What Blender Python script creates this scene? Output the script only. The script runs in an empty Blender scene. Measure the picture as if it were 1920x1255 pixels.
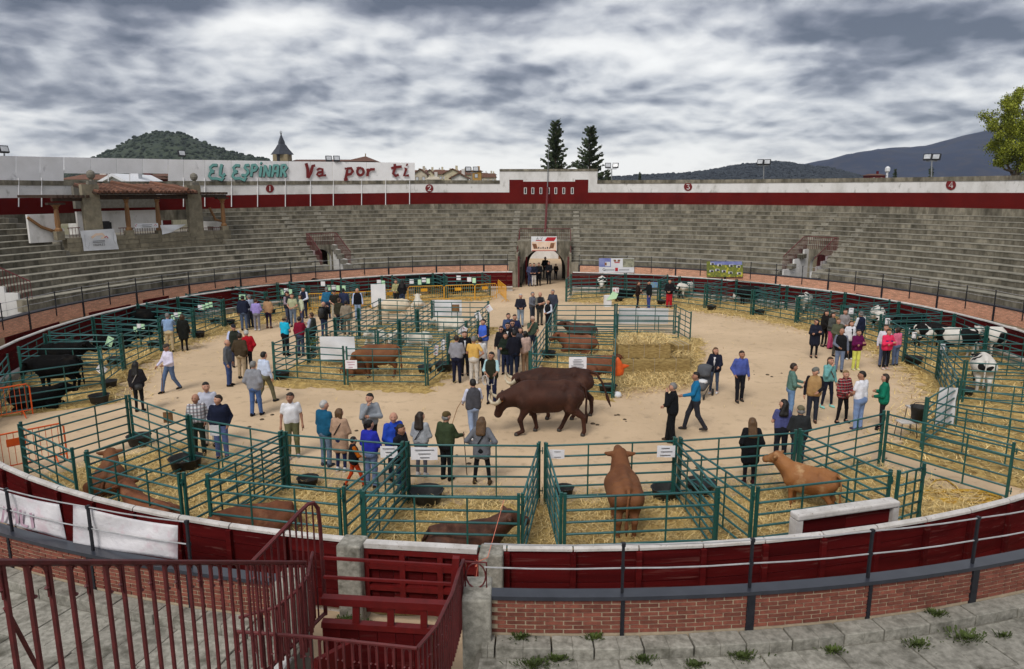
import bpy, math, random
import numpy as np
from math import sin, cos, pi, radians, hypot, atan2, sqrt
from mathutils import Vector, Matrix
random.seed(7)
rng = np.random.default_rng(7)
S = bpy.context.scene
COL = S.collection

# ------------------------------------------------------------------ camera
F_PX, W_PX, H_PX, HY, EYE = 1345.0, 1920.0, 1255.0, 359.6, 7.0
PITCH = math.atan((627.5 - HY) / F_PX)
cd = bpy.data.cameras.new('camera')
cd.sensor_width = 36.0
cd.lens = 36.0 * F_PX / W_PX
cd.clip_start = 0.1
cd.clip_end = 12000
cam = bpy.data.objects.new('camera', cd)
cam.location = (0, 0, EYE)
cam.rotation_euler = (pi / 2 - PITCH, 0, 0)
COL.objects.link(cam)
S.camera = cam
S.view_settings.view_transform = 'Standard'
S.view_settings.look = 'None'
S.view_settings.exposure = 0.84
S.view_settings.gamma = 1.0
S.view_settings.use_curve_mapping = False

# ------------------------------------------------------------------ node helpers
class NT:
    def __init__(self, tree):
        self.t = tree
    def n(self, typ, **kw):
        nd = self.t.nodes.new(typ)
        ins = kw.pop('i', {})
        for k, v in kw.items():
            setattr(nd, k, v)
        for k, v in ins.items():
            if hasattr(v, 'is_output') or isinstance(v, bpy.types.NodeSocket):
                self.t.links.new(v, nd.inputs[k])
            else:
                nd.inputs[k].default_value = v
        return nd
    def m(self, op, a, b=0.0, c=None, clamp=False):
        i = {0: a, 1: b}
        if c is not None:
            i[2] = c
        nd = self.n('ShaderNodeMath', operation=op, i=i)
        nd.use_clamp = clamp
        return nd.outputs[0]
    def mix(self, f, a, b, blend='MIX'):
        nd = self.n('ShaderNodeMix', data_type='RGBA', blend_type=blend)
        for k, v in ((0, f), (6, a), (7, b)):
            if isinstance(v, bpy.types.NodeSocket):
                self.t.links.new(v, nd.inputs[k])
            else:
                nd.inputs[k].default_value = v if k == 0 else (*v[:3], 1)
        return nd.outputs[2]
    def ramp(self, f, stops):
        nd = self.n('ShaderNodeValToRGB')
        self.t.links.new(f, nd.inputs[0])
        cr = nd.color_ramp
        while len(cr.elements) < len(stops):
            cr.elements.new(0.5)
        for e, (p, c) in zip(cr.elements, stops):
            e.position = p
            e.color = (*c, 1) if len(c) == 3 else c
        return nd.outputs[0]
    def noise(self, vec, scale, detail=4, rough=0.55, dist=0.0):
        nd = self.n('ShaderNodeTexNoise', i={'Scale': scale, 'Detail': detail, 'Roughness': rough, 'Distortion': dist})
        self.t.links.new(vec, nd.inputs['Vector'])
        return nd.outputs[0]
    def link(self, a, b):
        self.t.links.new(a, b)

# ------------------------------------------------------------------ world: overcast sky with broken cloud
wd = bpy.data.worlds.new('World')
S.world = wd
wd.use_nodes = True
wd.node_tree.nodes.clear()
w = NT(wd.node_tree)
SUN_EL, SUN_AZ = radians(48), radians(205)
sky = w.n('ShaderNodeTexSky', sky_type='NISHITA', sun_disc=False, sun_elevation=SUN_EL, sun_rotation=SUN_AZ)
skyc = w.mix(1.0, sky.outputs[0], (0.1, 0.1, 0.1), 'MULTIPLY')
tc = w.n('ShaderNodeTexCoord')
sx = w.n('ShaderNodeSeparateXYZ')
w.link(tc.outputs['Generated'], sx.inputs[0])
X, Y, Z = sx.outputs
zc = w.m('MAXIMUM', Z, 0.0)
den = w.m('ADD', zc, 0.26)
pv = w.n('ShaderNodeCombineXYZ', i={0: w.m('DIVIDE', X, den), 1: w.m('DIVIDE', Y, den), 2: 0.0})
P2 = pv.outputs[0]
warp = w.n('ShaderNodeTexNoise', i={'Scale': 2.2, 'Detail': 4.0})
w.link(P2, warp.inputs['Vector'])
wv = w.n('ShaderNodeVectorMath', operation='MULTIPLY_ADD', i={1: (0.17, 0.20, 0.0)})
w.link(warp.outputs['Color'], wv.inputs[0])
w.link(P2, wv.inputs[2])
PW = wv.outputs[0]
def clouds(vec):
    b_ = w.noise(vec, 0.95, 4, 0.5)
    m_ = w.noise(vec, 3.4, 11, 0.60, 0.0)
    o_ = w.m('MULTIPLY_ADD', b_, 0.85, w.m('MULTIPLY', m_, 0.42))
    for sc_, am_ in ((2.6, 0.24), (6.5, 0.12), (15.0, 0.06)):      # billows
        v_ = w.n('ShaderNodeTexVoronoi', feature='SMOOTH_F1', voronoi_dimensions='2D', i={'Scale': sc_, 'Smoothness': 0.35})
        w.link(vec, v_.inputs['Vector'])
        o_ = w.m('MULTIPLY_ADD', w.m('SUBTRACT', 0.45, v_.outputs['Distance']), am_, o_)
    return o_
dens = clouds(PW)
shv = w.n('ShaderNodeVectorMath', operation='ADD', i={1: (0.02, 0.07, 0.0)})
w.link(PW, shv.inputs[0])
lit = w.m('SUBTRACT', clouds(shv.outputs[0]), dens)      # brighter towards the thin edges of each cloud
stv = w.n('ShaderNodeMapping', i={'Scale': (0.30, 1.0, 1.0), 'Location': (3.1, 1.7, 0)})
w.link(PW, stv.inputs[0])
streak = w.noise(stv.outputs[0], 2.0, 6, 0.55)
ysafe = w.m('MAXIMUM', Y, 0.15)
az = w.m('DIVIDE', X, ysafe)
el = w.m('DIVIDE', Z, ysafe)
front = w.m('GREATER_THAN', Y, 0.15)
# slow drift of thick and thin cloud over the valley (cloud masses, as tangent azimuth / elevation)
def blob(a, e, sa, se, amp):
    da = w.m('POWER', w.m('DIVIDE', w.m('SUBTRACT', az, a), sa), 2.0)
    de = w.m('POWER', w.m('DIVIDE', w.m('SUBTRACT', el, e), se), 2.0)
    return w.m('MULTIPLY', w.m('MULTIPLY', w.m('EXPONENT', w.m('MULTIPLY', w.m('ADD', da, de), -1.0)), front), amp)
acc = w.m('MULTIPLY_ADD', streak, 0.22, w.m('MULTIPLY_ADD', lit, 1.1, w.m('MULTIPLY', dens, -1.0)))
for b in ((0.0, 0.30, 1.3, 0.085, -0.17), (-0.50, 0.272, 0.27, 0.050, -0.32), (-0.68, 0.19, 0.12, 0.03, -0.10), (0.56, 0.205, 0.22, 0.038, -0.36), (0.66, 0.26, 0.16, 0.03, -0.16), (0.33, 0.270, 0.09, 0.018, -0.18), (-0.02, 0.265, 0.16, 0.022, -0.20), (0.21, 0.225, 0.03, 0.018, -0.10),
          (0.03, 0.157, 0.13, 0.018, -0.20), (-0.58, 0.145, 0.34, 0.024, -0.12), (-0.1, 0.11, 0.4, 0.018, -0.10), (0.34, 0.125, 0.14, 0.010, -0.06), (-0.32, 0.225, 0.08, 0.035, 0.36), (-0.20, 0.20, 0.05, 0.02, 0.10), (-0.44, 0.205, 0.05, 0.02, 0.05),
          (0.16, 0.185, 0.10, 0.024, 0.28), (0.27, 0.165, 0.10, 0.018, 0.24), (0.60, 0.125, 0.22, 0.014, 0.12), (-0.2, 0.02, 0.9, 0.040, 0.50), (-0.67, 0.10, 0.10, 0.012, 0.14), (0.3, 0.02, 0.6, 0.03, 0.08)):
    acc = w.m('ADD', acc, blob(*b))
cc = w.ramp(w.m('MULTIPLY_ADD', w.m('SUBTRACT', acc, -0.635), 1.25, 0.33), [(0.0, (0.060, 0.067, 0.088)), (0.18, (0.125, 0.133, 0.160)), (0.34, (0.235, 0.243, 0.268)), (0.47, (0.34, 0.347, 0.365)), (0.62, (0.45, 0.452, 0.455)), (0.80, (0.545, 0.542, 0.532)), (1.0, (0.60, 0.595, 0.58))])
skymix = w.mix(0.93, skyc, cc)
ground = w.mix(w.m('GREATER_THAN', Z, -0.003), (0.16, 0.15, 0.13), skymix)
bg = w.n('ShaderNodeBackground', i={'Strength': 1.0})
w.link(ground, bg.inputs[0])
wo = w.n('ShaderNodeOutputWorld')
w.link(bg.outputs[0], wo.inputs[0])
wd.cycles.sampling_method = 'MANUAL'
wd.cycles.sample_map_resolution = 1024

sd = bpy.data.lights.new('sun', 'SUN')
sd.energy = 1.35
sd.angle = radians(25)
sd.color = (1.0, 0.96, 0.9)
sun = bpy.data.objects.new('sun', sd)
sun.rotation_euler = (pi / 2 - SUN_EL, 0, pi - SUN_AZ + pi)
COL.objects.link(sun)
dirv = Vector((sin(SUN_AZ) * cos(SUN_EL), cos(SUN_AZ) * cos(SUN_EL), sin(SUN_EL)))
sun.rotation_euler = dirv.to_track_quat('Z', 'Y').to_euler()

# ------------------------------------------------------------------ pixel -> place helpers (photo pixels, 1920 x 1255)
FW = Vector((0, cos(PITCH), -sin(PITCH)))
UP = Vector((0, sin(PITCH), cos(PITCH)))
def ray(px, py):
    return Vector((px - 960, 0, 0)) + UP * (627.5 - py) + FW * F_PX
def at(px, py, z=0.0):
    d = ray(px, py)
    t = (z - EYE) / d.z
    return Vector((d.x * t, d.y * t, z))
CX, CY = 0.8, 30.9
def atr(px, py, r, near=False):
    d = ray(px, py)
    a = d.x * d.x + d.y * d.y
    b = -2 * (d.x * CX + d.y * CY)
    c = CX * CX + CY * CY - r * r
    q = sqrt(max(b * b - 4 * a * c, 0))
    t = (-b - q) / (2 * a) if near else (-b + q) / (2 * a)
    return Vector((d.x * t, d.y * t, EYE + d.z * t))
def atd(px, py, D):
    d = ray(px, py)
    t = D / d.y
    return Vector((d.x * t, D, EYE + d.z * t))
def ang(p):            # ring angle: 0 = far side, positive to the right
    return atan2(p[0] - CX, p[1] - CY)
def ring(r, a, z=0.0):
    return Vector((CX + r * sin(a), CY + r * cos(a), z))

# ------------------------------------------------------------------ materials
MATS = {}
def mat(name, col, col2=None, scale=6.0, rough=0.8, metal=0.0, bump=0.0, bscale=None, detail=5, lo=0.35, hi=0.65, rnd=0.12, attr=0.0, spec=0.3, stretch=None, col3=None, s3=1.0, lo3=.55, hi3=.7, coord='Object'):
    if name in MATS:
        return MATS[name]
    m = bpy.data.materials.new(name)
    m.use_nodes = True
    t = m.node_tree
    t.nodes.clear()
    q = NT(t)
    tcn = q.n('ShaderNodeTexCoord')
    if coord == 'World':
        vec = q.n('ShaderNodeNewGeometry').outputs['Position']
    else:
        vec = tcn.outputs[coord]
    if stretch:
        mp = q.n('ShaderNodeMapping', i={'Scale': stretch})
        q.link(vec, mp.inputs[0])
        vec = mp.outputs[0]
    oi = q.n('ShaderNodeObjectInfo')
    if coord == 'Object':     # so copies do not repeat the same stains
        ofs = q.n('ShaderNodeVectorMath', operation='MULTIPLY_ADD', i={1: (37.0, 17.0, 23.0)})
        cmb = q.n('ShaderNodeCombineXYZ', i={0: oi.outputs['Random'], 1: oi.outputs['Random'], 2: oi.outputs['Random']})
        q.link(cmb.outputs[0], ofs.inputs[0])
        q.link(vec, ofs.inputs[2])
        vec = ofs.outputs[0]
    c2 = col2 or tuple(x * 0.72 for x in col)
    nz = q.noise(vec, scale, detail, 0.6)
    c = q.mix(q.n('ShaderNodeMapRange', i={0: nz, 1: lo, 2: hi}).outputs[0], c2, col)
    if col3:
        n3 = q.noise(vec, scale * s3, 4, 0.6)
        c = q.mix(q.n('ShaderNodeMapRange', i={0: n3, 1: lo3, 2: hi3}).outputs[0], c, col3)
    hsv = None
    val = None
    if rnd:
        val = q.m('MULTIPLY_ADD', oi.outputs['Random'], 2 * rnd, 1 - rnd)
    if attr:
        at_ = q.n('ShaderNodeAttribute', attribute_name='rnd')
        v2 = q.m('MULTIPLY_ADD', at_.outputs['Fac'], 2 * attr, 1 - attr)
        val = q.m('MULTIPLY', val, v2) if val is not None else v2
    if val is not None:
        hs = q.n('ShaderNodeHueSaturation', i={'Value': val})
        q.link(c, hs.inputs['Color'])
        c = hs.outputs[0]
    b = q.n('ShaderNodeBsdfPrincipled', i={'Roughness': rough, 'Metallic': metal, 'Specular IOR Level': spec})
    q.link(c, b.inputs['Base Color'])
    if bump:
        nb = q.noise(vec, bscale or scale * 3, 5, 0.65)
        bp = q.n('ShaderNodeBump', i={'Strength': 1.0, 'Distance': bump, 'Height': nb})
        q.link(bp.outputs[0], b.inputs['Normal'])
    o = q.n('ShaderNodeOutputMaterial')
    q.link(b.outputs[0], o.inputs[0])
    MATS[name] = m
    return m
def srgb(h):
    h = h.lstrip('#')
    return tuple((lambda v: v / 12.92 if v <= 0.04045 else ((v + 0.055) / 1.055) ** 2.4)(int(h[i:i + 2], 16) / 255) for i in (0, 2, 4))

M_sand = mat('sand', (0.60, 0.445, 0.290), (0.50, 0.368, 0.235), scale=0.35, rough=0.95, bump=0.02, bscale=14, detail=9, rnd=0, col3=(0.38, 0.28, 0.18), s3=7.0, lo3=.56, hi3=.76, coord='World')
M_earth = mat('earth', (0.20, 0.17, 0.11), (0.10, 0.11, 0.05), scale=0.02, rough=0.95, rnd=0, coord='World')
M_stone = mat('granite', (0.235, 0.211, 0.162), (0.115, 0.101, 0.074), scale=3.2, rough=0.92, bump=0.02, bscale=26, detail=8, rnd=0.0, attr=0.33, lo=.36, hi=.62, col3=(0.062, 0.056, 0.038), s3=.55, lo3=.5, hi3=.74, coord='World', stretch=(1, 1, .45))
M_stoneN = mat('granite_near', (0.36, 0.342, 0.295), (0.20, 0.19, 0.16), scale=11, rough=0.92, bump=0.012, bscale=38, detail=9, rnd=0.0, attr=0.12, col3=(0.095, 0.09, 0.07), s3=.3, lo3=.50, hi3=.72, coord='World')
M_joint = mat('joint_stone', (0.21, 0.195, 0.165), (0.15, 0.14, 0.115), scale=5, rough=0.95, rnd=0, coord='World')  # pale mortar-toned stone of the cores, showing between the blocks
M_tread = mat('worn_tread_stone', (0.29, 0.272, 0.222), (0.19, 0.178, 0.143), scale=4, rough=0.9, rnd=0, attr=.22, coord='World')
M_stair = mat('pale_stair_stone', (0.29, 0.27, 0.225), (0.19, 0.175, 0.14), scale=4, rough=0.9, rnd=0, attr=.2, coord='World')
M_white = mat('whitewash', (0.70, 0.685, 0.67), (0.50, 0.485, 0.46), scale=0.8, rough=0.85, bump=0.008, detail=9, lo=.3, hi=.55, rnd=0, col3=(0.36, 0.35, 0.32), s3=2.3, lo3=.60, hi3=.74, coord='World', stretch=(1, 1, .6))
M_whiteb = mat('white_board', (0.84, 0.83, 0.84), (0.73, 0.72, 0.72), scale=0.7, rough=0.6, detail=8, rnd=0.03, col3=(0.38, 0.37, 0.38), s3=1.2, lo3=.60, hi3=.72, coord='World')
M_redwall = mat('oxblood_wall_paint', (0.125, 0.0125, 0.0110), (0.092, 0.0100, 0.0095), scale=0.6, spec=.03, rough=0.85, detail=8, rnd=0, coord='World')
M_red = mat('oxblood_wood', (0.094, 0.0075, 0.0080), (0.052, 0.0045, 0.0052), scale=2.0, spec=.04, rough=0.7, bump=0.004, bscale=30, detail=8, rnd=0.18, stretch=(.12, 1, 3.0), col3=(0.125, 0.045, 0.040), s3=2.5, lo3=.60, hi3=.72)
M_redm = mat('oxblood_metal', (0.125, 0.020, 0.021), (0.080, 0.014, 0.015), scale=9, rough=0.55, rnd=0.04, spec=.4, bump=.002, coord='World')
M_redw = mat('red_gate_paint', (0.145, 0.010, 0.010), (0.105, 0.009, 0.009), scale=6, spec=.2, rough=0.5, rnd=0.05, coord='World')
M_cap = mat('white_painted_wood', (0.58, 0.555, 0.535), (0.43, 0.405, 0.38), scale=4, rough=0.7, rnd=0.05, bump=.004, col3=(0.24, 0.20, 0.17), s3=5, lo3=.62, hi3=.70, coord='World')
M_black = mat('black_iron', (0.012, 0.013, 0.018), (0.02, 0.021, 0.026), scale=8, rough=0.5, rnd=0, coord='World')
M_navy = mat('dark_cap_paint', (0.036, 0.040, 0.052), (0.025, 0.028, 0.038), scale=3, rough=0.32, rnd=0, spec=.5, coord='World')
M_brick = mat('brick_red', (0.225, 0.072, 0.047), (0.150, 0.048, 0.034), scale=14, rough=0.9, bump=0.003, bscale=60, rnd=0.0, attr=0.25, coord='World')
M_brickf = mat('brick_orange', (0.76, 0.40, 0.27), (0.62, 0.31, 0.20), scale=14, rough=0.9, rnd=0.0, attr=0.18, coord='World')
M_mortar = mat('mortar', (0.45, 0.36, 0.25), (0.36, 0.285, 0.20), scale=12, rough=0.95, rnd=0, coord='World')
M_green = mat('green_tube_paint', (0.019, 0.115, 0.114), (0.012, 0.072, 0.074), scale=5, rough=0.42, rnd=0.10, spec=.5, col3=(0.10, 0.15, 0.14), s3=3, lo3=.66, hi3=.74)
M_greenp = mat('green_post_paint', (0.013, 0.088, 0.072), (0.010, 0.065, 0.055), scale=5, rough=0.45, rnd=0.08, spec=.5, col3=(.05, .06, .05), s3=3, lo3=.66, hi3=.74)
M_straw = mat('straw', (0.56, 0.39, 0.135), (0.25, 0.160, 0.052), scale=7, rough=0.9, bump=0.05, bscale=30, detail=10, rnd=0, lo=.3, hi=.6, coord='World', col3=(0.20, 0.125, 0.045), s3=.35, lo3=.56, hi3=.74)
M_strawb = mat('straw_blades', (0.76, 0.585, 0.275), (0.50, 0.355, 0.14), scale=3, rough=0.75, rnd=0, attr=0.42, coord='World')
M_bale = mat('straw_bale', (0.47, 0.34, 0.135), (0.25, 0.165, 0.06), scale=6, rough=0.95, bump=0.05, bscale=22, detail=10, rnd=.1, stretch=(1, 1, 5), lo=.35, hi=.6)
M_rubber = mat('black_rubber', (0.016, 0.017, 0.018), (0.03, 0.03, 0.03), scale=8, rough=0.6, rnd=0.2)
M_sheet = mat('white_sheet', (0.70, 0.71, 0.73), (0.62, 0.63, 0.66), scale=2, rough=0.8, rnd=0.04, bump=.02, bscale=3)
M_paper = mat('white_paper', (0.78, 0.77, 0.80), (0.72, 0.71, 0.74), scale=3, rough=0.8, rnd=0.05)
M_paperg = mat('green_paper', (0.50, 0.76, 0.50), (0.45, 0.70, 0.46), scale=3, rough=0.8, rnd=0.05)
M_print = mat('print_ink', (0.06, 0.06, 0.07), rough=0.8, rnd=0)
M_printr = mat('print_red', (0.50, 0.02, 0.03), rough=0.7, rnd=0)
M_yellow = mat('yellow_barrier_paint', (0.72, 0.36, 0.025), (0.60, 0.29, 0.02), scale=6, rough=0.45, rnd=0.05)
M_orange = mat('orange_barrier_paint', (0.68, 0.10, 0.015), (0.55, 0.08, 0.015), scale=6, rough=0.45, rnd=0.04)
M_hose = mat('yellow_hose', (0.50, 0.30, 0.03), (0.40, 0.22, 0.02), scale=4, rough=0.45, rnd=0)
M_steel = mat('grey_steel', (0.32, 0.33, 0.34), rough=0.45, metal=.6, rnd=0.05)
M_cable = mat('grey_cable', (0.40, 0.40, 0.41), rough=0.5, rnd=0)
M_glass = mat('lamp_glass', (0.55, 0.57, 0.60), rough=0.15, spec=.6, rnd=0)
M_tile = mat('roof_tile', (0.165, 0.075, 0.046), (0.095, 0.048, 0.034), scale=3, rough=0.9, rnd=0.18, bump=.01, attr=.3, coord='World')
M_wood = mat('turned_wood', (0.27, 0.14, 0.055), (0.16, 0.08, 0.035), scale=6, rough=0.6, rnd=.08, stretch=(1, 1, .2))
M_palco = mat('weathered_sandstone', (0.27, 0.235, 0.165), (0.16, 0.14, 0.10), scale=2.5, rough=.9, bump=.02, bscale=20, rnd=.22, coord='World')
M_darkwood = mat('dark_beam', (0.035, 0.022, 0.016), (0.06, 0.035, 0.022), scale=5, rough=0.8, rnd=.08)
M_teal = mat('teal_lettering', (0.17, 0.40, 0.37), (0.14, 0.34, 0.32), scale=3, rough=.7, rnd=0)
M_tealsh = mat('lettering_outline', (0.018, 0.025, 0.028), rough=.7, rnd=0)
M_letred = mat('red_lettering', (0.175, 0.016, 0.017), (0.135, 0.014, 0.015), scale=3, rough=.7, rnd=0)
M_leaf = mat('spring_leaf', (0.27, 0.29, 0.022), (0.15, 0.18, 0.018), scale=.8, rough=.6, rnd=0, attr=.45, coord='World')
M_weed = mat('weed_leaf', (0.060, 0.085, 0.016), (0.035, 0.052, 0.011), scale=2, rough=.7, rnd=.1, attr=.4, coord='World')
M_fir = mat('fir_needles', (0.050, 0.070, 0.030), (0.026, 0.040, 0.019), scale=1.2, rough=.7, rnd=0, attr=.4, coord='World')
M_bark = mat('bark', (0.10, 0.075, 0.055), (0.06, 0.045, 0.035), scale=8, rough=.9, rnd=.1)
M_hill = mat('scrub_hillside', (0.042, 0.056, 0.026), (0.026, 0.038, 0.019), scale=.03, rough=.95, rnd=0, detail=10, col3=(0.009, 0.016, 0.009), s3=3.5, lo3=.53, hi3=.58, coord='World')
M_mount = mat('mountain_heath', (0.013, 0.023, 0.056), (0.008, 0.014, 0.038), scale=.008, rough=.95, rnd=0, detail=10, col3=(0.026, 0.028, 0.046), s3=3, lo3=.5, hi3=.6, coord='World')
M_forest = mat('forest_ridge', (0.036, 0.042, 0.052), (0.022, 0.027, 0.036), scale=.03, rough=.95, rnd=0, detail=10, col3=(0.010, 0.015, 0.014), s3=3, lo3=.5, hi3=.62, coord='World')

# ------------------------------------------------------------------ mesh builder
class MB:
    def __init__(self):
        self.v, self.f, self.r, self.mi = [], [], [], []
    def add(self, vs, fs, rnd=None, mi=0):
        b = len(self.v)
        self.v.extend([tuple(p) for p in vs])
        rr = random.random() if rnd is None else rnd
        for q in fs:
            self.f.append(tuple(b + i for i in q))
            self.r.append(rr)
            self.mi.append(mi)
    def hexa(self, p, rnd=None, mi=0):   # p: 4 bottom (ccw) + 4 top
        self.add(p, [(3, 2, 1, 0), (4, 5, 6, 7), (0, 1, 5, 4), (1, 2, 6, 5), (2, 3, 7, 6), (3, 0, 4, 7)], rnd, mi)
    def box(self, c, s, rz=0.0, rnd=None, mi=0):
        ca, sa = cos(rz), sin(rz)
        ps = []
        for dz in (-.5, .5):
            for dx, dy in ((-.5, -.5), (.5, -.5), (.5, .5), (-.5, .5)):
                x, y = dx * s[0], dy * s[1]
                ps.append((c[0] + x * ca - y * sa, c[1] + x * sa + y * ca, c[2] + dz * s[2]))
        self.hexa(ps, rnd, mi)
    def tube(self, pts, r, n=6, cap=True, rnd=None, mi=0):
        pts = [Vector(p) for p in pts]
        rs = r if isinstance(r, (list, tuple)) else [r] * len(pts)
        vs, fs = [], []
        for i, p in enumerate(pts):
            d = (pts[min(i + 1, len(pts) - 1)] - pts[max(i - 1, 0)])
            d = d.normalized() if d.length > 1e-9 else Vector((0, 0, 1))
            a = Vector((0, 0, 1)) if abs(d.z) < .95 else Vector((0, 1, 0))
            u = d.cross(a).normalized()
            v = d.cross(u)
            for k in range(n):
                t = 2 * pi * (k + .5) / n
                vs.append(p + (u * cos(t) + v * sin(t)) * rs[i])
        for i in range(len(pts) - 1):
            for k in range(n):
                fs.append((i * n + k, i * n + (k + 1) % n, (i + 1) * n + (k + 1) % n, (i + 1) * n + k))
        if cap:
            fs.append(tuple(range(n - 1, -1, -1)))
            fs.append(tuple((len(pts) - 1) * n + k for k in range(n)))
        self.add(vs, fs, rnd, mi)
    def lathe(self, c, prof, n=10, rnd=None, mi=0):
        vs, fs = [], []
        for r, z in prof:
            for k in range(n):
                t = 2 * pi * k / n
                vs.append((c[0] + r * cos(t), c[1] + r * sin(t), c[2] + z))
        for i in range(len(prof) - 1):
            for k in range(n):
                fs.append((i * n + k, i * n + (k + 1) % n, (i + 1) * n + (k + 1) % n, (i + 1) * n + k))
        fs.append(tuple(range(n - 1, -1, -1)))
        fs.append(tuple((len(prof) - 1) * n + k for k in range(n)))
        self.add(vs, fs, rnd, mi)
    def ringbox(self, a0, a1, r0, r1, z0, z1, n=1, rnd=None, mi=0):
        for k in range(n):
            b0, b1 = a0 + (a1 - a0) * k / n, a0 + (a1 - a0) * (k + 1) / n
            p = [ring(r0, b0), ring(r0, b1), ring(r1, b1), ring(r1, b0)]
            # far ring runs clockwise seen from above: reverse for outward normals
            p = p[::-1]
            self.hexa([(q.x, q.y, z0) for q in p] + [(q.x, q.y, z1) for q in p], rnd, mi)
    def mesh(self, name):
        me = bpy.data.meshes.new(name)
        me.from_pydata(self.v, [], self.f)
        a = me.attributes.new('rnd', 'FLOAT', 'FACE')
        a.data.foreach_set('value', self.r)
        if any(self.mi):
            me.polygons.foreach_set('material_index', self.mi)
        me.update()
        return me
    def build(self, name, m, parent=None, smooth=False, loc=None):
        if loc is not None:
            l = Vector(loc)
            self.v = [(p[0] - l.x, p[1] - l.y, p[2] - l.z) for p in self.v]
        me = self.mesh(name)
        return link(name, me, m, parent, smooth, loc)
def link(name, me, m, parent=None, smooth=False, loc=None):
    if not me.materials:
        for x in (m if isinstance(m, (list, tuple)) else [m]):
            me.materials.append(x)
    if smooth:
        me.polygons.foreach_set('use_smooth', [True] * len(me.polygons))
    o = bpy.data.objects.new(name, me)
    COL.objects.link(o)
    if loc is not None:
        o.location = loc
    if parent:
        o.parent = parent
    return o
def inst(name, me, parent=None, loc=(0, 0, 0), rot=(0, 0, 0), scale=(1, 1, 1)):
    o = bpy.data.objects.new(name, me)
    COL.objects.link(o)
    o.location, o.rotation_euler, o.scale = loc, rot, scale
    if parent:
        o.parent = parent
    return o
def empty(name, loc=(0, 0, 0), rz=0.0):
    o = bpy.data.objects.new(name, None)
    o.empty_display_size = .2
    COL.objects.link(o)
    o.location = loc
    o.rotation_euler = (0, 0, rz)
    return o
def tag(o, label, cat, group=None):
    o['label'] = label
    o['category'] = cat
    if group:
        o['group'] = group
    return o
def kind(o, k):
    o['kind'] = k
    return o
# ================================================================== SETTING
# ground: one sheet to the horizon, and the arena sand a little above it
mb = MB()
mb.add([(-4400, -280, -0.06), (4400, -280, -0.06), (4400, 4400, -0.06), (-4400, 4400, -0.06)], [(0, 1, 2, 3)])
kind(mb.build('ground', M_earth), 'structure')
mb = MB()
N = 96
vs = [(CX, CY, 0)]
for r in (6, 12, 17, 20, 22.3):
    vs += [tuple(ring(r, 2 * pi * k / N)) for k in range(N)]
fs = [(0, 1 + (k + 1) % N, 1 + k) for k in range(N)]
for j in range(4):
    for k in range(N):
        a, b = 1 + j * N + k, 1 + j * N + (k + 1) % N
        fs.append((a, b, b + N, a + N))
mb.add(vs, fs)
g0, g1 = -.012, .150
mb.ringbox(g0 + .01, g1 - .01, 22.3, 62, -.05, 0.0, 6)
kind(mb.build('arena_sand', M_sand), 'structure')

R_BAR, R_BRK, R_ROW, D_ROW, H_ROW, NROW, R_WALL = 20.26, 22.18, 24.2, 0.68, 0.30, 13, 33.2
Z_BAR, Z_CAP, Z_WALK = 1.40, 1.73, 1.02
GATE_C = (ang(at(980, 545)) + ang(at(1058, 545))) / 2
A_NP = ang(Vector((-1.62, 8.75))) % (2 * pi)     # near passage axis
def adiff(a, b):
    return (a - b + pi) % (2 * pi) - pi
def cl(px, py, r=24):                 # ring angle of a far-side pixel
    return ang(atr(px, py, r))
# openings in the tiers: (angle, half width m, rows cut)
VOM = [(cl(634, 490), 1.0, 5), (cl(1492, 500), 1.0, 5), (cl(30, 560), 1.3, 6)]
GATE_A = cl(1020, 490)

def in_gap(a0, a1, r, row):
    am = (a0 + a1) / 2
    if abs(adiff(am, GATE_A)) * r < 2.05 and row < 5:
        return True
    for va, hw, n in VOM:
        if row < n and abs(adiff(am, va)) * r < hw:
            return True
    return False

# palco (president's box) takes this stretch of tiers away
PAL0, PAL1 = ang(atr(128, 450, 28.1)), ang(atr(432, 435, 28.1))
def in_palco(a, row):
    return row >= 6 and PAL0 < a < PAL1

# grandstand core (under the stone blocks, seen only in the joints)
A0, A1 = radians(-118), radians(118)
def core(a0, a1, mbx):
    n = max(1, int((a1 - a0) * 30 / 1.0))
    for k in range(n):
        b0, b1 = a0 + (a1 - a0) * k / n, a0 + (a1 - a0) * (k + 1) / n
        am = (b0 + b1) / 2
        for i in range(NROW):
            r0 = R_ROW + i * D_ROW
            if in_gap(am - .005, am + .005, r0, i) or in_palco(am, i):
                continue
            z1 = 1.9 + i * H_ROW - .035
            mbx.ringbox(b0, b1, r0 + .03, r0 + D_ROW + .03, z1 - (H_ROW + .05 if i else 1.9), z1)
mb = MB()
core(A0, A1, mb)
stand = mb.build('grandstand', M_joint)
kind(stand, 'structure')
# stone seat blocks: every block an own piece; the nearest 300 are parts
blocks = []
for i in range(NROW):
    r0 = R_ROW + i * D_ROW
    z1 = 1.9 + i * H_ROW
    a = A0 + random.random() * .02
    while a < A1:
        wdt = random.choice((.62, .75, .9, 1.0, 1.15)) * random.uniform(.92, 1.08)
        b = a + wdt / r0
        if not in_gap(a, b, r0, i) and not in_palco((a + b) / 2, i):
            c = ring(r0, (a + b) / 2, z1)
            blocks.append((hypot(c.x, c.y), a + .006 / r0, b - .006 / r0, r0 + random.uniform(-.012, .012), z1 + random.uniform(-.008, .008), i))
        a = b
def block_geo(m, q, loc=None):
    _, a, b, r0, z1, i = q
    d = random.random()
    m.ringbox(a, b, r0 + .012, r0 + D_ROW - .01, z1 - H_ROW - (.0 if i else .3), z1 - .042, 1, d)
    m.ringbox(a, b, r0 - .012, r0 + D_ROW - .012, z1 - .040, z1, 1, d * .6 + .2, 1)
cx_ = lambda q: ring(q[3], (q[1] + q[2]) / 2, q[4])
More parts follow.
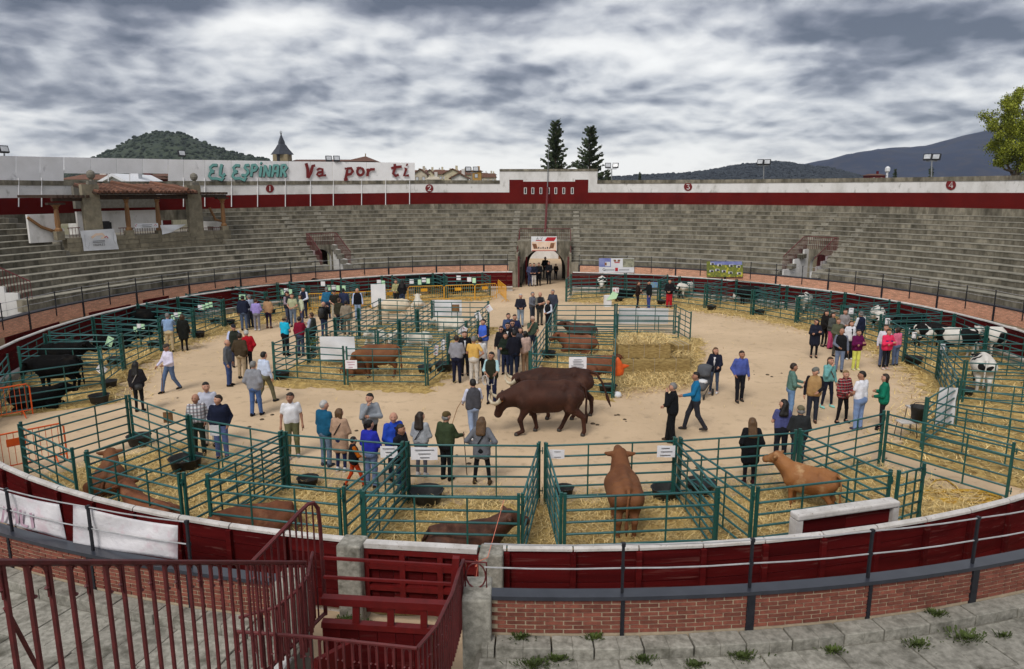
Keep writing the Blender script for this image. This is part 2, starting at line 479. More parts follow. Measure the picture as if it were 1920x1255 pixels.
def view_x(p):
    dpt = p.y * cos(PITCH) - (p.z - EYE) * sin(PITCH)
    return 960 + F_PX * p.x / dpt if dpt > .3 else -9999
vis = [q for q in blocks if -20 < view_x(cx_(q)) < 1940]
vis.sort(key=lambda q: q[0])
near = set(id(q) for q in vis[:296])
mb = MB()
for q in blocks:
    if id(q) in near:
        m1 = MB()
        block_geo(m1, q)
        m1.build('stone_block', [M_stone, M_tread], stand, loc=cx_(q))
    else:
        block_geo(mb, q)
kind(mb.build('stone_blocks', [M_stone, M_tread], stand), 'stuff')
# pale half-height stair steps running up beside the openings
mb = MB()
def stair(a, r_from, n, side):
    for i in range(n):
        r0 = R_ROW + (r_from + i) * D_ROW
        if r_from + i >= NROW:
            break
        aa = a + side(r0)
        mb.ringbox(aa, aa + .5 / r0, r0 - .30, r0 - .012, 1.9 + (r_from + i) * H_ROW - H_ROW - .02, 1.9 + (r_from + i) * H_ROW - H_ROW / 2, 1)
for va, hw, n in VOM[:2]:
    stair(va, 0, 13, lambda r: (hw + .15) / r)
    stair(va, 0, 13, lambda r: -(hw + .65) / r)
stair(GATE_A, 0, 13, lambda r: 2.3 / r)
stair(GATE_A, 0, 13, lambda r: -2.8 / r)
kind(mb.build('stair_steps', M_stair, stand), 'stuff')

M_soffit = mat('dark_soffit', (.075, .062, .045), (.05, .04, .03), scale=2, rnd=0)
# vomitory openings: side walls, back wall with an arched doorway
def arch_wall(mb, c, ux, uy, w, h, aw, ah, t, mi=0, n=10):
    """wall in the plane (ux, z) centred at c with an arched hole; uy = depth direction"""
    def P(x, z, d):
        return (c[0] + ux[0] * x + uy[0] * d, c[1] + ux[1] * x + uy[1] * d, c[2] + z)
    pts = [(-aw / 2, 0)] + [(-aw / 2 * cos(pi * k / n), ah - aw / 2 + aw / 2 * sin(pi * k / n)) for k in range(n + 1)] + [(aw / 2, 0)]
    out = [(-w / 2, 0)] + [(-w / 2 + w * k / n, h) for k in range(n + 1)] + [(w / 2, 0)]
    for k in range(len(pts) - 1):
        a, b, p, q = pts[k], pts[k + 1], out[k], out[k + 1]
        mb.add([P(*p, 0), P(*q, 0), P(*b, 0), P(*a, 0), P(*p, t), P(*q, t), P(*b, t), P(*a, t)],
               [(0, 1, 2, 3), (7, 6, 5, 4), (1, 0, 4, 5)], None, mi)
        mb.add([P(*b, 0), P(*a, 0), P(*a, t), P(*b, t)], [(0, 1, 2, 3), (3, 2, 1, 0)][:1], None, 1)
for j, (va, hw, n) in enumerate(VOM):
    e = empty('stair_opening', ring(R_ROW, va, Z_WALK))
    tag(e, ('whitewashed stair opening in the tiers left of the gate', 'whitewashed stair opening in the tiers on the right', 'whitewashed stair opening at the far left of the tiers')[j], 'stair opening')
    inv = Matrix.Translation(e.location).inverted()
    rad = Vector((sin(va), cos(va), 0))
    tan = Vector((cos(va), -sin(va), 0))
    r_back = R_ROW + n * D_ROW
    m1 = MB()
    c = ring(r_back - .02, va, Z_WALK) - e.location
    arch_wall(m1, c, tan, rad, 2 * hw + .02, 1.9 + n * H_ROW - H_ROW - Z_WALK + .0, 1.5, 1.75, .4)
    m1.build('back_wall', [M_stone, M_white], e)
    for s in (-1, 1):
        m2 = MB()
        for i in range(n):
            r0, r1 = R_ROW + i * D_ROW, R_ROW + (i + 1) * D_ROW
            c0 = ring(r0 + .015, va) + tan * s * hw
            c1 = ring(r1, va) + tan * s * hw
            w0, w1 = tan * s * -.10, tan * s * .02
            bq = [c0 + w0, c0 + w1, c1 + w1, c1 + w0]
            if s > 0:
                pass
            else:
                bq = bq[::-1]
            zt = 1.9 + i * H_ROW - .0
            m2.hexa([(p.x - e.location.x, p.y - e.location.y, 0) for p in bq] + [(p.x - e.location.x, p.y - e.location.y, zt - .01 - Z_WALK) for p in bq])
        m2.build('side_wall', M_white, e)
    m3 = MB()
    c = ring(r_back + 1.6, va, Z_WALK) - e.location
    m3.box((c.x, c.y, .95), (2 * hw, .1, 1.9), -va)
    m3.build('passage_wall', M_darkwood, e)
    # red railing round the opening
    rl = empty('opening_railing', ring(R_ROW, va, 1.9))
    tag(rl, ('dark red railing round the stair opening left of the gate', 'dark red railing round the stair opening on the right', 'dark red railing round the stair opening at far left')[j], 'railing')
    for s in (-1, 1):
        top, m4 = [], MB()
        for i in range(n + 1):
            r0 = R_ROW + i * D_ROW + (.1 if i < n else -.02)
            p = ring(r0, va, 1.9 + min(i, n - 1) * H_ROW + .0) + tan * s * (hw + .06)
            top.append(p + Vector((0, 0, .85)))
        loc = rl.location
        m4.tube([p - loc for p in top], .03, 6)
        m4.build('handrail', M_redm, rl)
        m5 = MB()
        for i in range(n):
            for q in range(4):
                p = top[i].lerp(top[i + 1], q / 4)
                zb = 1.9 + i * H_ROW
                m5.tube([p - loc, Vector((p.x, p.y, zb)) - loc], .016, 4)
        kind(m5.build('balusters', M_redm, rl), 'stuff')
    pts = [ring(r_back - .02, va, 1.9 + (n - 1) * H_ROW + .85) + tan * s * (hw + .06) for s in (-1, 1)]
    m6 = MB()
    m6.tube([p - loc for p in pts], .03, 6)
    m6.build('handrail', M_redm, rl)
    m7 = MB()
    for q in range(17):
        p = pts[0].lerp(pts[1], q / 16)
        m7.tube([p - loc, Vector((p.x, p.y, 1.9 + (n - 1) * H_ROW)) - loc], .016, 4)
    kind(m7.build('balusters', M_redm, rl), 'stuff')

# ------------------------------------------------------------------ gate arch on the far side
e = empty('gate_arch', ring(22.35, GATE_A, 0))
tag(e, 'stone entrance arch in the middle of the far tiers', 'gate')
loc = e.location
rad = Vector((sin(GATE_A), cos(GATE_A), 0))
tan = Vector((cos(GATE_A), -sin(GATE_A), 0))
m1 = MB()
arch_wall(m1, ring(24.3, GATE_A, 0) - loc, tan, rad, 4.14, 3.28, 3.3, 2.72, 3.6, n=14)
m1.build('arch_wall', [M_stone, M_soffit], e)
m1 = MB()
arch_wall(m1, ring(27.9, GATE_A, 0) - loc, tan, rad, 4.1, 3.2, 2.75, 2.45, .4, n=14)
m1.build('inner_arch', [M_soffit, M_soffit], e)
for s in (-1, 1):
    m1 = MB()
    c = ring(23.2, GATE_A) + tan * s * 1.98 - loc
    m1.box((c.x, c.y, 1.25), (.16, 2.2, 2.5), -GATE_A)
    m1.build('passage_side', M_stone, e)
    m1 = MB()
    c = ring(22.25, GATE_A) + tan * s * 2.3 - loc
    m1.box((c.x, c.y, .95), (.55, .55, 1.9), -GATE_A)
    m1.build('stone_pillar', M_stone, e)
    m1 = MB()
    c = ring(22.2, GATE_A) + tan * s * 1.85 - loc
    m1.box((c.x, c.y, 1.0), (.16, .16, 2.6), -GATE_A)
    m1.build('red_post', M_redm, e)
    # sloping railings up the tiers either side
    m1 = MB()
    m2 = MB()
    prev = None
    for i in range(6):
        p = ring(R_ROW - 1.2 + i * D_ROW * 1.15, GATE_A, 2.35 + i * .34) + tan * s * 2.02 - loc
        if prev is not None:
            m1.tube([prev, p], .03, 5)
            for q in range(4):
                k = prev.lerp(p, q / 4)
                m2.tube([k, k - Vector((0, 0, .8))], .015, 4)
        prev = p
    m1.build('handrail', M_redm, e)
    kind(m2.build('balusters', M_redm, e), 'stuff')
m1 = MB()
p0 = ring(R_ROW + 2.75, GATE_A, 4.1) + tan * -2.02 - loc
p1 = ring(R_ROW + 2.75, GATE_A, 4.1) + tan * 2.02 - loc
m1.tube([p0, p1], .03, 5)
m1.build('handrail', M_redm, e)
m1 = MB()
for q in range(24):
    k = p0.lerp(p1, q / 23)
    m1.tube([k, k - Vector((0, 0, .85))], .014, 4)
kind(m1.build('balusters', M_redm, e), 'stuff')
m1 = MB()
c = ring(24.4, GATE_A) + tan * -1.35 - loc
m1.box((c.x, c.y, 1.05), (.08, 1.3, 2.1), -GATE_A)
m1.build('gate_leaf', M_red, e)
# courtyard wall beyond the gate
mb = MB()
c = ring(46, GATE_A)
mb.box((c.x, c.y, 2.2), (14, .4, 4.4), -GATE_A)
o = mb.build('courtyard_wall', M_white, loc=c)
tag(o, 'white courtyard wall seen through the gate arch', 'wall')
mb = MB()
c = ring(45.5, GATE_A) + tan * 1.9
mb.box((c.x, c.y, 1.5), (1.8, .12, 3.0), -GATE_A)
o = mb.build('courtyard_door', M_wood, loc=c)
tag(o, 'brown wooden door in the courtyard beyond the gate arch', 'door')

# ------------------------------------------------------------------ inner brick wall with cap
def near_gap(a, r=22.2, hw=1.30):
    return abs(adiff(a, A_NP)) * r < hw
bw = empty('brick_wall', ring(R_BRK, pi, 0))
tag(bw, 'round brick wall with dark coping between alley and tiers', 'wall')
bl = bw.location
mbm, mbc = MB(), MB()
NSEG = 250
for k in range(NSEG):
    a0, a1 = 2 * pi * k / NSEG, 2 * pi * (k + 1) / NSEG
    am = (a0 + a1) / 2
    if near_gap(am) or abs(adiff(am, GATE_A)) * 22.2 < 2.3:
        continue
    ri_, ro_ = (-.10, .040) if abs(adiff(am, pi)) < 1.3 else (.012, .288)      # a thinner wall on the near side
    mbm.ringbox(a0, a1, R_BRK + ri_, R_BRK + ro_, .0, Z_CAP - .055)
    mbc.ringbox(a0, a1, R_BRK + ri_ - .03, R_BRK + ro_ + .045, Z_CAP - .055, Z_CAP)
for m_, nm_, mt_ in ((mbm, 'mortar_core', M_mortar), (mbc, 'coping', M_navy)):
    m_.v = [(p[0] - bl.x, p[1] - bl.y, p[2] - bl.z) for p in m_.v]
    m_.build(nm_, mt_, bw)
# bricks: near outer face singly, the rest joined; far inner face joined
BL, BH, MO = .236, .043, .0185
bricks = []
def course(face, a_from, a_to, zlo, zhi):
    z = zhi - MO
    row = 0
    while z - BH > zlo:
        a = a_from + (row % 2) * (BL + MO) / 2 / R_BRK
        while a < a_to:
            b = a + BL / R_BRK
            if not near_gap((a + b) / 2) and abs(adiff((a + b) / 2, GATE_A)) * 22.2 > 2.35:
                r0, r1 = (R_BRK + .002, R_BRK + .052) if face else (R_BRK, R_BRK + .05)
                jz = random.uniform(-.002, .002)
                bricks.append((a, b, r0 + random.uniform(-.002, .002), r1 + random.uniform(-.003, .003), z - BH + jz, z + jz, face))
            a += (BL + MO) / R_BRK
        z -= BH + MO
        row += 1
course(1, pi - .62, pi + .66, 1.14, Z_CAP - .055)
course(0, -1.75, 1.75, .95, Z_CAP - .055)
def bdist(q):
    p = ring(q[2], (q[0] + q[1]) / 2, q[4])
    vx = view_x(p)
    pen = 0 if -10 < vx < 1930 else 1000
    return pen + (Vector((0, 0, EYE)) - p).length + (0 if q[6] else 100)
bricks.sort(key=bdist)
mb = MB()
for n_, q in enumerate(bricks):
    if n_ < 298:
        m1 = MB()
        m1.ringbox(q[0], q[1], q[2], q[3], q[4], q[5])
        c = ring(q[3], (q[0] + q[1]) / 2, q[5])
        m1.build('brick', M_brick, bw, loc=c).location -= bl
    else:
        mb.ringbox(q[0], q[1], q[2], q[3], q[4], q[5], 1, None, 0 if q[6] else 1)
mb.v = [(p[0] - bl.x, p[1] - bl.y, p[2] - bl.z) for p in mb.v]
kind(mb.build('bricks', [M_brick, M_brickf], bw), 'stuff')
# posts, pilasters and cables on the brick wall
cr = empty('cable_railing', ring(R_BRK + .15, pi, Z_CAP))
tag(cr, 'black post and cable railing on the round brick wall', 'railing')
cl_ = cr.location
A_REF = ang(atr(1175, 1100, 22.45, True)) % (2 * pi)
A_REL = ang(atr(329, 1055, 22.45, True)) % (2 * pi)
STEP = 1.77 / 22.4
runs = []
for a_first, sg_, a_last in ((A_REF, -1, GATE_A + .11), (A_REL, 1, 2 * pi + GATE_A - .11)):
    run, k, a = [], 0, a_first
    while (a - a_last) * sg_ < 0:
        p = ring(R_BRK - .02, a, Z_CAP)
        run.append(p)
        m1 = MB()
        m1.box((0, 0, .36), (.035, .035, .72), -a)
        m1.box((0, 0, .70), (.05, .05, .05), -a)
        m1.box((0, 0, .36), (.05, .05, .05), -a)
        o = m1.build('post', M_black, cr)
        o.location = p - cl_
        # iron strap down the face, a broad one at every second post
        m1 = MB()
        wd_ = .11 if k % 2 else .05
        m1.ringbox(a - wd_ / 44, a + wd_ / 44, R_BRK + (.022 if abs(adiff(a, pi)) < 1.3 else .27), R_BRK + (.070 if abs(adiff(a, pi)) < 1.3 else .318), 1.0, Z_CAP - .056)
        m1.ringbox(a - wd_ / 44, a + wd_ / 44, R_BRK - .02, R_BRK + .03, .7 if k % 2 else 1.3, Z_CAP - .056)
        m1.v = [(q[0] - cl_.x, q[1] - cl_.y, q[2] - cl_.z) for q in m1.v]
        m1.build('strap', M_black, cr)
        k += 1
        a += STEP * sg_
    if sg_ < 0:      # the last short bay ends at the passage block
        run.insert(0, ring(R_BRK - .02, A_NP - 1.25 / 22.3, Z_CAP))
    runs.append(run)
for zz in (.70, .36):
    for run in runs:
        m1 = MB()
        pts = []
        for i in range(len(run) - 1):
            for q in range(3):
                s_ = q / 3
                pts.append(run[i].lerp(run[i + 1], s_) + Vector((0, 0, zz - .08 * s_ * (1 - s_))) - cl_)
        pts.append(run[-1] + Vector((0, 0, zz)) - cl_)
        m1.tube(pts, .011, 5)
        m1.build('cable', M_cable, cr)

# ------------------------------------------------------------------ near walkway slabs behind the brick wall
wk = MB()
wk.ringbox(pi - 1.15, A_NP - 1.2 / 23, R_BRK + .06, 30, .0, Z_WALK - .03, 40)
wk.ringbox(A_NP + 1.2 / 23, pi + 1.15, R_BRK + .06, 30, .0, Z_WALK - .03, 40)
wko = kind(wk.build('walkway', M_joint), 'structure')
def slabs(r0, r1, z0, z1, wmin, wmax, a_from, a_to):
    for lo_, hi_ in ((a_from, A_NP - 1.22 / r0), (A_NP + 1.22 / r0, a_to)):
        a = lo_ if lo_ == a_from else lo_
        while a < hi_ - .05 / r0:
            b = min(a + random.uniform(wmin, wmax) / r0, hi_)
            m1 = MB()
            j = random.uniform(-.008, .008)
            m1.ringbox(a + .010 / r0, b - .010 / r0, r0, r1 - .016 + random.uniform(-.006, .006), z0, z1 + j, 2, random.random())
            o = m1.build('paving_slab', M_stoneN, wko, loc=ring(r0, (a + b) / 2, z1))
            bv = o.modifiers.new('bevel', 'BEVEL')
            bv.width = .012
            bv.segments = 2
            a = b
slabs(R_BRK + .06, R_BRK + .37, .9, Z_WALK + .13, .55, .8, pi - .50, pi + .56)
slabs(R_BRK + .38, R_BRK + 1.2, .8, Z_WALK - .005, .8, 1.15, pi - .42, pi + .50)
slabs(R_BRK + 1.2, R_BRK + 2.15, .8, Z_WALK + .01, .8, 1.2, pi - .3, pi + .44)
slabs(R_BRK + 2.15, R_BRK + 3.1, .8, Z_WALK + .02, .8, 1.2, pi - .1, pi + .40)

# ------------------------------------------------------------------ wooden barrier round the ring
ba = empty('wooden_barrier', ring(R_BAR, pi, 0))
tag(ba, 'round dark red plank barrier with white top rail enclosing the ring', 'barrier')
bal = ba.location
G1, G2 = ang(atr(690, 1010, R_BAR, True)), ang(atr(895, 1018, R_BAR, True))     # near gate opening
gc, gh = (G1 + G2) / 2, abs(adiff(G1, G2)) / 2 + .020
BURL = [ang(atr(1627, 990, R_BAR, True))]
def bay(a0, a1):
    am = (a0 + a1) / 2
    zs = [.12, .45, .78, 1.08, Z_BAR - .06]
    for i in range(4):
        m1 = MB()
        j = random.uniform(-.008, .008)
        m1.ringbox(a0 + .003 / 20, a1 - .003 / 20, R_BAR - .02 + j, R_BAR + .025 + j, zs[i] + .006, zs[i + 1] - .006)
        m1.build('plank', M_red, ba, loc=ring(R_BAR, a0, zs[i])).location -= bal
    m1 = MB()
    n = 5
    pr = [(-.06, .005), (-.058, .045), (-.025, .075), (.025, .075), (.058, .045), (.06, .005)]
    vs, fs = [], []
    for e_ in (0, 1):
        aa = (a0 + .012 / 20, a1 - .012 / 20)[e_]
        for r_, z_ in pr:
            vs.append(ring(R_BAR + r_, aa, Z_BAR - .058 + z_))
    for k in range(6):
        fs.append((k, (k + 1) % 6, 6 + (k + 1) % 6, 6 + k))
    fs += [(5, 4, 3, 2, 1, 0), (6, 7, 8, 9, 10, 11)]
    m1.add(vs, fs)
    m1.build('top_rail', M_cap, ba, loc=ring(R_BAR, a0, Z_BAR)).location -= bal
    m1 = MB()
    m1.ringbox(a0 - .045 / 20, a0 + .045 / 20, R_BAR + .035, R_BAR + .10, 0, Z_BAR - .07)
    m1.build('stud', M_red, ba, loc=ring(R_BAR + .05, a0, 0)).location -= bal
    m1 = MB()
    m1.ringbox(a0 + .01 / 20, a1 - .01 / 20, R_BAR - .24, R_BAR - .03, 0.28, .36)
    m1.ringbox(a0 + .01 / 20, a1 - .01 / 20, R_BAR - .10, R_BAR - .04, 0.0, .28)
    m1.build('foot_board', M_cap, ba, loc=ring(R_BAR, a0, 0)).location -= bal
g_lo, g_hi = (gc - gh) % (2 * pi), (gc + gh) % (2 * pi)
a = GATE_A + 2.15 / R_BAR
end = GATE_A - 2.15 / R_BAR + 2 * pi
while a < end - .01:
    if g_lo - .001 < a < g_hi:
        a = g_hi
    nearby = abs(adiff(a, pi)) < 1.05
    b = min(a + (1.06 if nearby else 2.15) / R_BAR, end)
    if a < g_lo - .001:
        b = min(b, g_lo)
    am = (a + b) / 2
    if abs(adiff(am, BURL[0])) * R_BAR < .32:
        a += .5 / R_BAR
        continue
    bay(a, b)
    a = b
# short shield standing inside the ring in front of the barrier opening
def shield(p0, p1, z0, z1, label, capw=True, inward=True, cat='shield'):
    e = empty('plank_shield', (p0 + p1) / 2)
    e.location.z = 0
    d = (p1 - p0)
    L = hypot(d.x, d.y)
    e.rotation_euler = (0, 0, atan2(d.y, d.x))
    tag(e, label, cat)
    nb = max(2, int(L / 1.1))
    for k in range(nb):
        for i in range(4):
            m1 = MB()
            zz0, zz1 = z0 + (z1 - z0) * i / 4, z0 + (z1 - z0) * (i + 1) / 4
            m1.box((-L / 2 + L * (k + .5) / nb, random.uniform(-.006, .006), (zz0 + zz1) / 2), (L / nb - .01, .05, zz1 - zz0 - .01))
            m1.build('plank', M_red, e)
    if capw:
        m1 = MB()
        m1.box((0, 0, z1 + .06), (L + .26, .24, .12))
        o = m1.build('top_rail', M_cap, e)
        bv = o.modifiers.new('b', 'BEVEL'); bv.width = .03; bv.segments = 2
        for s in (-1, 1):
            m1 = MB()
            m1.box((s * (L / 2 + .065), 0, z1 / 2 - .001), (.13, .20, z1 - .003))
            m1.build('end_post', M_cap, e)
    return e
bz = atr(1580, 950, 19.35, True).z
shield(atr(1500, 965, 19.5, True), atr(1668, 946, 19.5, True), .1, atr(1580, 962, 19.5, True).z, 'tall dark red shield with thick white frame inside the ring at lower right')
for (x0, y0, x1, y1, lab) in ((10, 640, 110, 597, 'tall red plank shield by the far left brick wall'), (167, 590, 244, 567, 'red plank shield by the brick wall above the lying black cattle'),
                          (268, 564, 316, 553, 'small red plank shield third from the left along the brick wall'), (372, 548, 421, 540, 'narrow red plank shield below the palco'), (438, 541, 479, 533, 'narrow red plank shield right of the palco'),
                          (527, 534, 599, 525, 'red plank shield by the brick wall left of the small stair opening'), (1766, 580, 1833, 596, 'red plank shield by the brick wall at the right')):
    p0, p1 = atr(x0, y0, 21.6), atr(x1, y1, 21.6)
    shield(p0, p1, .9, (p0.z + p1.z) / 2, lab, capw=False)

# ------------------------------------------------------------------ near gate in the barrier, stone pillars, passage with railings
def pillar(px0, px1, ytop, lab):
    p = atr((px0 + px1) / 2, ytop + 10, R_BAR + .1, True)
    dpt = (p - Vector((0, 0, EYE))).dot(FW)
    wd2 = (px1 - px0) / F_PX * dpt
    m1 = MB()
    m1.box((0, 0, (p.z) / 2), (wd2, .42, p.z), -ang(p))
    o = m1.build('stone_pillar', M_stoneN, loc=None)
    o.location = (p.x, p.y, 0)
    bv = o.modifiers.new('b', 'BEVEL'); bv.width = .04; bv.segments = 3
    tag(o, lab, 'pillar')
    return p
pA = pillar(637, 684, 1003, 'lichened stone gate pillar left of the near red ring gate')
pB = pillar(899, 944, 1020, 'lichened stone gate pillar right of the near red ring gate')
g = empty('ring_gate', (pA + pB) / 2)
g.location.z = 0
d = pB - pA
g.rotation_euler = (0, 0, atan2(d.y, d.x))
tag(g, 'dark red panelled wooden gate between two stone pillars', 'gate')
L = hypot(d.x, d.y) - .36
for i in range(8):
    m1 = MB()
    m1.box((-L / 2 + L * (i + .5) / 8, .05, .72), (L / 8 - .008, .04, 1.16))
    m1.build('plank', M_red, g)
for zz in (.22, .62, 1.0, 1.26):
    m1 = MB()
    m1.box((0, -.01, zz), (L, .07, .09))
    m1.build('rail', M_redw, g)
for xx in (-.5, -.17, .17, .5):
    m1 = MB()
    m1.box((xx * (L - .1), -.018, .74), (.09, .07, 1.02))
    m1.build('stile', M_redw, g)
m1 = MB()
m1.tube([(-L / 2 - .05, -.09, .80), (-L / 2 + .5, -.09, .80)], .018, 6)
m1.build('bolt', M_black, g)
m1 = MB()
m1.box((-.05, 0.03, 1.36), (L, .16, .08))
m1.build('top_rail', M_cap, g)
# passage gate frame in line with the brick wall
D0 = 8.72
pf = empty('passage_gate', atd(735, 1130, D0))
pf.location.z = 0
tag(pf, 'bright red wooden gate frame across the near passage, open above', 'gate')
pfl = pf.location
def bar3(a, b, w, h, nm, m_, par, off):
    a, b = Vector(a), Vector(b)
    d = (b - a)
    L = d.length
    x = d.normalized()
    y = Vector((0, 0, 1)).cross(x)
    y = y.normalized() if y.length > .05 else Vector((0, 1, 0))
    z = x.cross(y)
    ps = []
    for s in (-1, 1):
        for (e_, t) in ((0, -1), (1, -1), (1, 1), (0, 1)):
            ps.append(a + d * e_ + y * t * w / 2 + z * s * h / 2 - off)
    m1 = MB()
    m1.hexa(ps)
    return m1.build(nm, m_, par)
pd = lambda x, y, dd=0.0: atd(x, y, D0 + dd)
bar3(pd(604, 1124), pd(852, 1137), .12, .10, 'beam', M_redw, pf, pfl)
bar3(pd(604, 1168), pd(840, 1183), .11, .08, 'beam', M_redw, pf, pfl)
for x in (668, 733, 795):
    t_ = (x - 604) / 248
    bar3(pd(x, 1130 + 13 * t_), pd(x, 1166 + 15 * t_), .07, .09, 'post', M_redw, pf, pfl)
bar3(pd(607, 1046), pd(858, 1062), .035, .035, 'thin_rail', M_redw, pf, pfl)
bar3(pd(607, 1082), pd(858, 1096), .035, .035, 'thin_rail', M_redw, pf, pfl)
bar3(pd(855, 1045), pd(850, 1135), .09, .09, 'post', M_redw, pf, pfl)
q0, q1 = pd(604, 1172, -.03), pd(845, 1187, -.03)
for i in range(7):
    a_, b_ = q0.lerp(q1, i / 7), q0.lerp(q1, (i + 1) / 7 - .004)
    m1 = MB()
    m1.hexa([Vector((p.x, p.y + o_, z_)) - pfl for z_, pp in ((.1, None), (min(a_.z, b_.z) - .03, None)) for p, o_ in ((a_, 0), (b_, 0), (b_, .05), (a_, .05))])
    m1.build('plank', M_red, pf)
# stone blocks that close the brick wall at the passage
def stone_end(px0, px1, ytop, dd, lab):
    p0, p1 = atd(px0, ytop, dd), atd(px1, ytop, dd)
    z = p0.z
    m1 = MB()
    m1.box((0, 0, z / 2), (abs(p1.x - p0.x), .62, z))
    o = m1.build('wall_end_block', M_stoneN)
    o.location = ((p0.x + p1.x) / 2, dd + .28, 0)
    bv = o.modifiers.new('b', 'BEVEL'); bv.width = .03; bv.segments = 3
    tag(o, lab, 'stone block')
stone_end(866, 921, 1124, 8.55, 'rough granite block ending the brick wall right of the passage')
stone_end(505, 556, 1106, 8.72, 'rough granite block ending the brick wall left of the passage')
# passage side walls
for s, lab in ((-1, 'white plastered side wall of the near passage, left'), (1, 'white plastered side wall of the near passage, right')):
    tn = Vector((cos(A_NP), -sin(A_NP), 0))
    rd = Vector((sin(A_NP), cos(A_NP), 0))
    c = ring(24.6, A_NP) + tn * s * -1.28
    m1 = MB()
    m1.box((0, 0, .52), (.14, 3.6, 1.04), -A_NP)
    o = m1.build('passage_wall', M_white)
    o.location = c
    tag(o, lab, 'wall')
# open red door leaf lying against the passage
bar3(atd(590, 1262, 7.6), atd(662, 1222, 8.3), .07, .32, 'passage_door', M_redw, None, Vector((0, 0, 0)))
o = bpy.data.objects['passage_door']
tag(o, 'red door leaf tilted open down in the near passage', 'door')

def railing(nm, lab, top, drop, m_, nbar, scroll=True, rr=.022, br=.011, low=None):
    e = empty(nm, top[0] - Vector((0, 0, drop)))
    tag(e, lab, 'railing')
    l = e.location
    m1 = MB()
    for a_, b_ in zip(top, top[1:]):
        m1.tube([a_ - l, b_ - l], rr, 6)
    m1.build('handrail', M_redm, e)
    seg = [(b_ - a_).length for a_, b_ in zip(top, top[1:])]
    tot = sum(seg)
    for k in range(nbar):
        s_ = (k + .25) / nbar * tot
        i = 0
        while s_ > seg[i] and i < len(seg) - 1:
            s_ -= seg[i]
            i += 1
        p = top[i].lerp(top[i + 1], s_ / seg[i])
        dv = (top[i + 1] - top[i]).normalized() * (tot / nbar)
        m1 = MB()
        m1.box((0, 0, -drop / 2), (2 * br, 2 * br, drop), atan2(dv.y, dv.x))
        o = m1.build('baluster', m_, e)
        o.location = p - l
        if scroll and k % 2 == 0:
            m1 = MB()
            h = .24
            up = [Vector((0, 0, -h)), Vector((0, 0, -.07))] 
            n_ = 5
            for q in range(n_ + 1):
                t_ = pi * q / n_
                c_ = dv * (.5 - .36 * cos(t_))
                up.append(c_ + Vector((0, 0, -.07 + .055 * sin(t_))))
            up.append(dv * .86 + Vector((0, 0, -h)))
            up[0] = dv * .14 + Vector((0, 0, -h))
            up[1] = dv * .14 + Vector((0, 0, -.09))
            m1.tube(up, .009, 5)
            for t_ in (.2, .8):
                q_ = dv * t_
                m1.lathe((q_.x, q_.y, -h - .015), [(.006, -.012), (.018, 0), (.006, .014)], 6)
            o = m1.build('scroll', m_, e)
            o.location = p - l
    if low:
        m1 = MB()
        for a_, b_ in zip(top, top[1:]):
            m1.tube([a_ - l - Vector((0, 0, low)), b_ - l - Vector((0, 0, low))], rr * .7, 6)
        m1.build('bottom_rail', M_redm, e)
    return e
# A: handrail going down the tiers from near left to the passage
pa0, pa1 = ray(-60, 1055), ray(573, 1055)
A_s = Vector((0, 0, EYE)) + pa0 * (3.7 / pa0.y)
A_e = Vector((0, 0, EYE)) + pa1 * (8.35 / pa1.y)
rA = railing('stair_railing', 'dark red wrought iron railing with scrolls descending the tiers at lower left', [A_s, A_e], 1.25, M_redm, 27, rr=.024, br=.0125)
m1 = MB()
i1 = Vector((0, 0, EYE)) + ray(10, 1140) * (4.25 / ray(10, 1140).y)
i2 = Vector((0, 0, EYE)) + ray(75, 1262) * (4.6 / ray(75, 1262).y)
m1.tube([i1 - rA.location, i2 - rA.location], .016, 5)
m1.build('brace', M_redm, rA)
# B: open barred gate leaf with an arched corner beside the passage
tB = [atd(470, 1057, 7.75), atd(520, 1005, 8.25), atd(560, 962, 8.7), atd(577, 946, 8.92), atd(588, 943, 9.02), atd(596, 953, 9.09), atd(600, 985, 9.12)]
e = empty('barred_gate', (tB[-1].x, tB[-1].y, 1.15))
tag(e, 'tall dark red barred iron gate leaf with rounded corner, standing open by the passage', 'gate')
l = e.location
m1 = MB()
zb = 1.17
m1.tube([p - l for p in tB] + [Vector((tB[-1].x + .01, tB[-1].y, zb)) - l], .028, 6)
m1.build('frame', M_redm, e)
m1 = MB()
m1.tube([Vector((tB[0].x, tB[0].y, zb + .02)) - l, Vector((tB[-1].x, tB[-1].y, zb + .02)) - l], .028, 6)
m1.build('bottom_rail', M_redm, e)
for k in range(11):
    t_ = k / 11
    x_ = tB[0].x + (tB[-1].x - tB[0].x) * t_
    # height of the frame above this place
    for i in range(len(tB) - 1):
        if tB[i].y <= tB[0].y + (tB[-1].y - tB[0].y) * t_ <= tB[i + 1].y:
            f_ = (tB[0].y + (tB[-1].y - tB[0].y) * t_ - tB[i].y) / (tB[i + 1].y - tB[i].y)
            pt_ = tB[i].lerp(tB[i + 1], f_)
            break
    m1 = MB()
    m1.tube([pt_ - l, Vector((pt_.x, pt_.y, zb + .02)) - l], .0125, 5)
    m1.build('bar', M_redm, e)
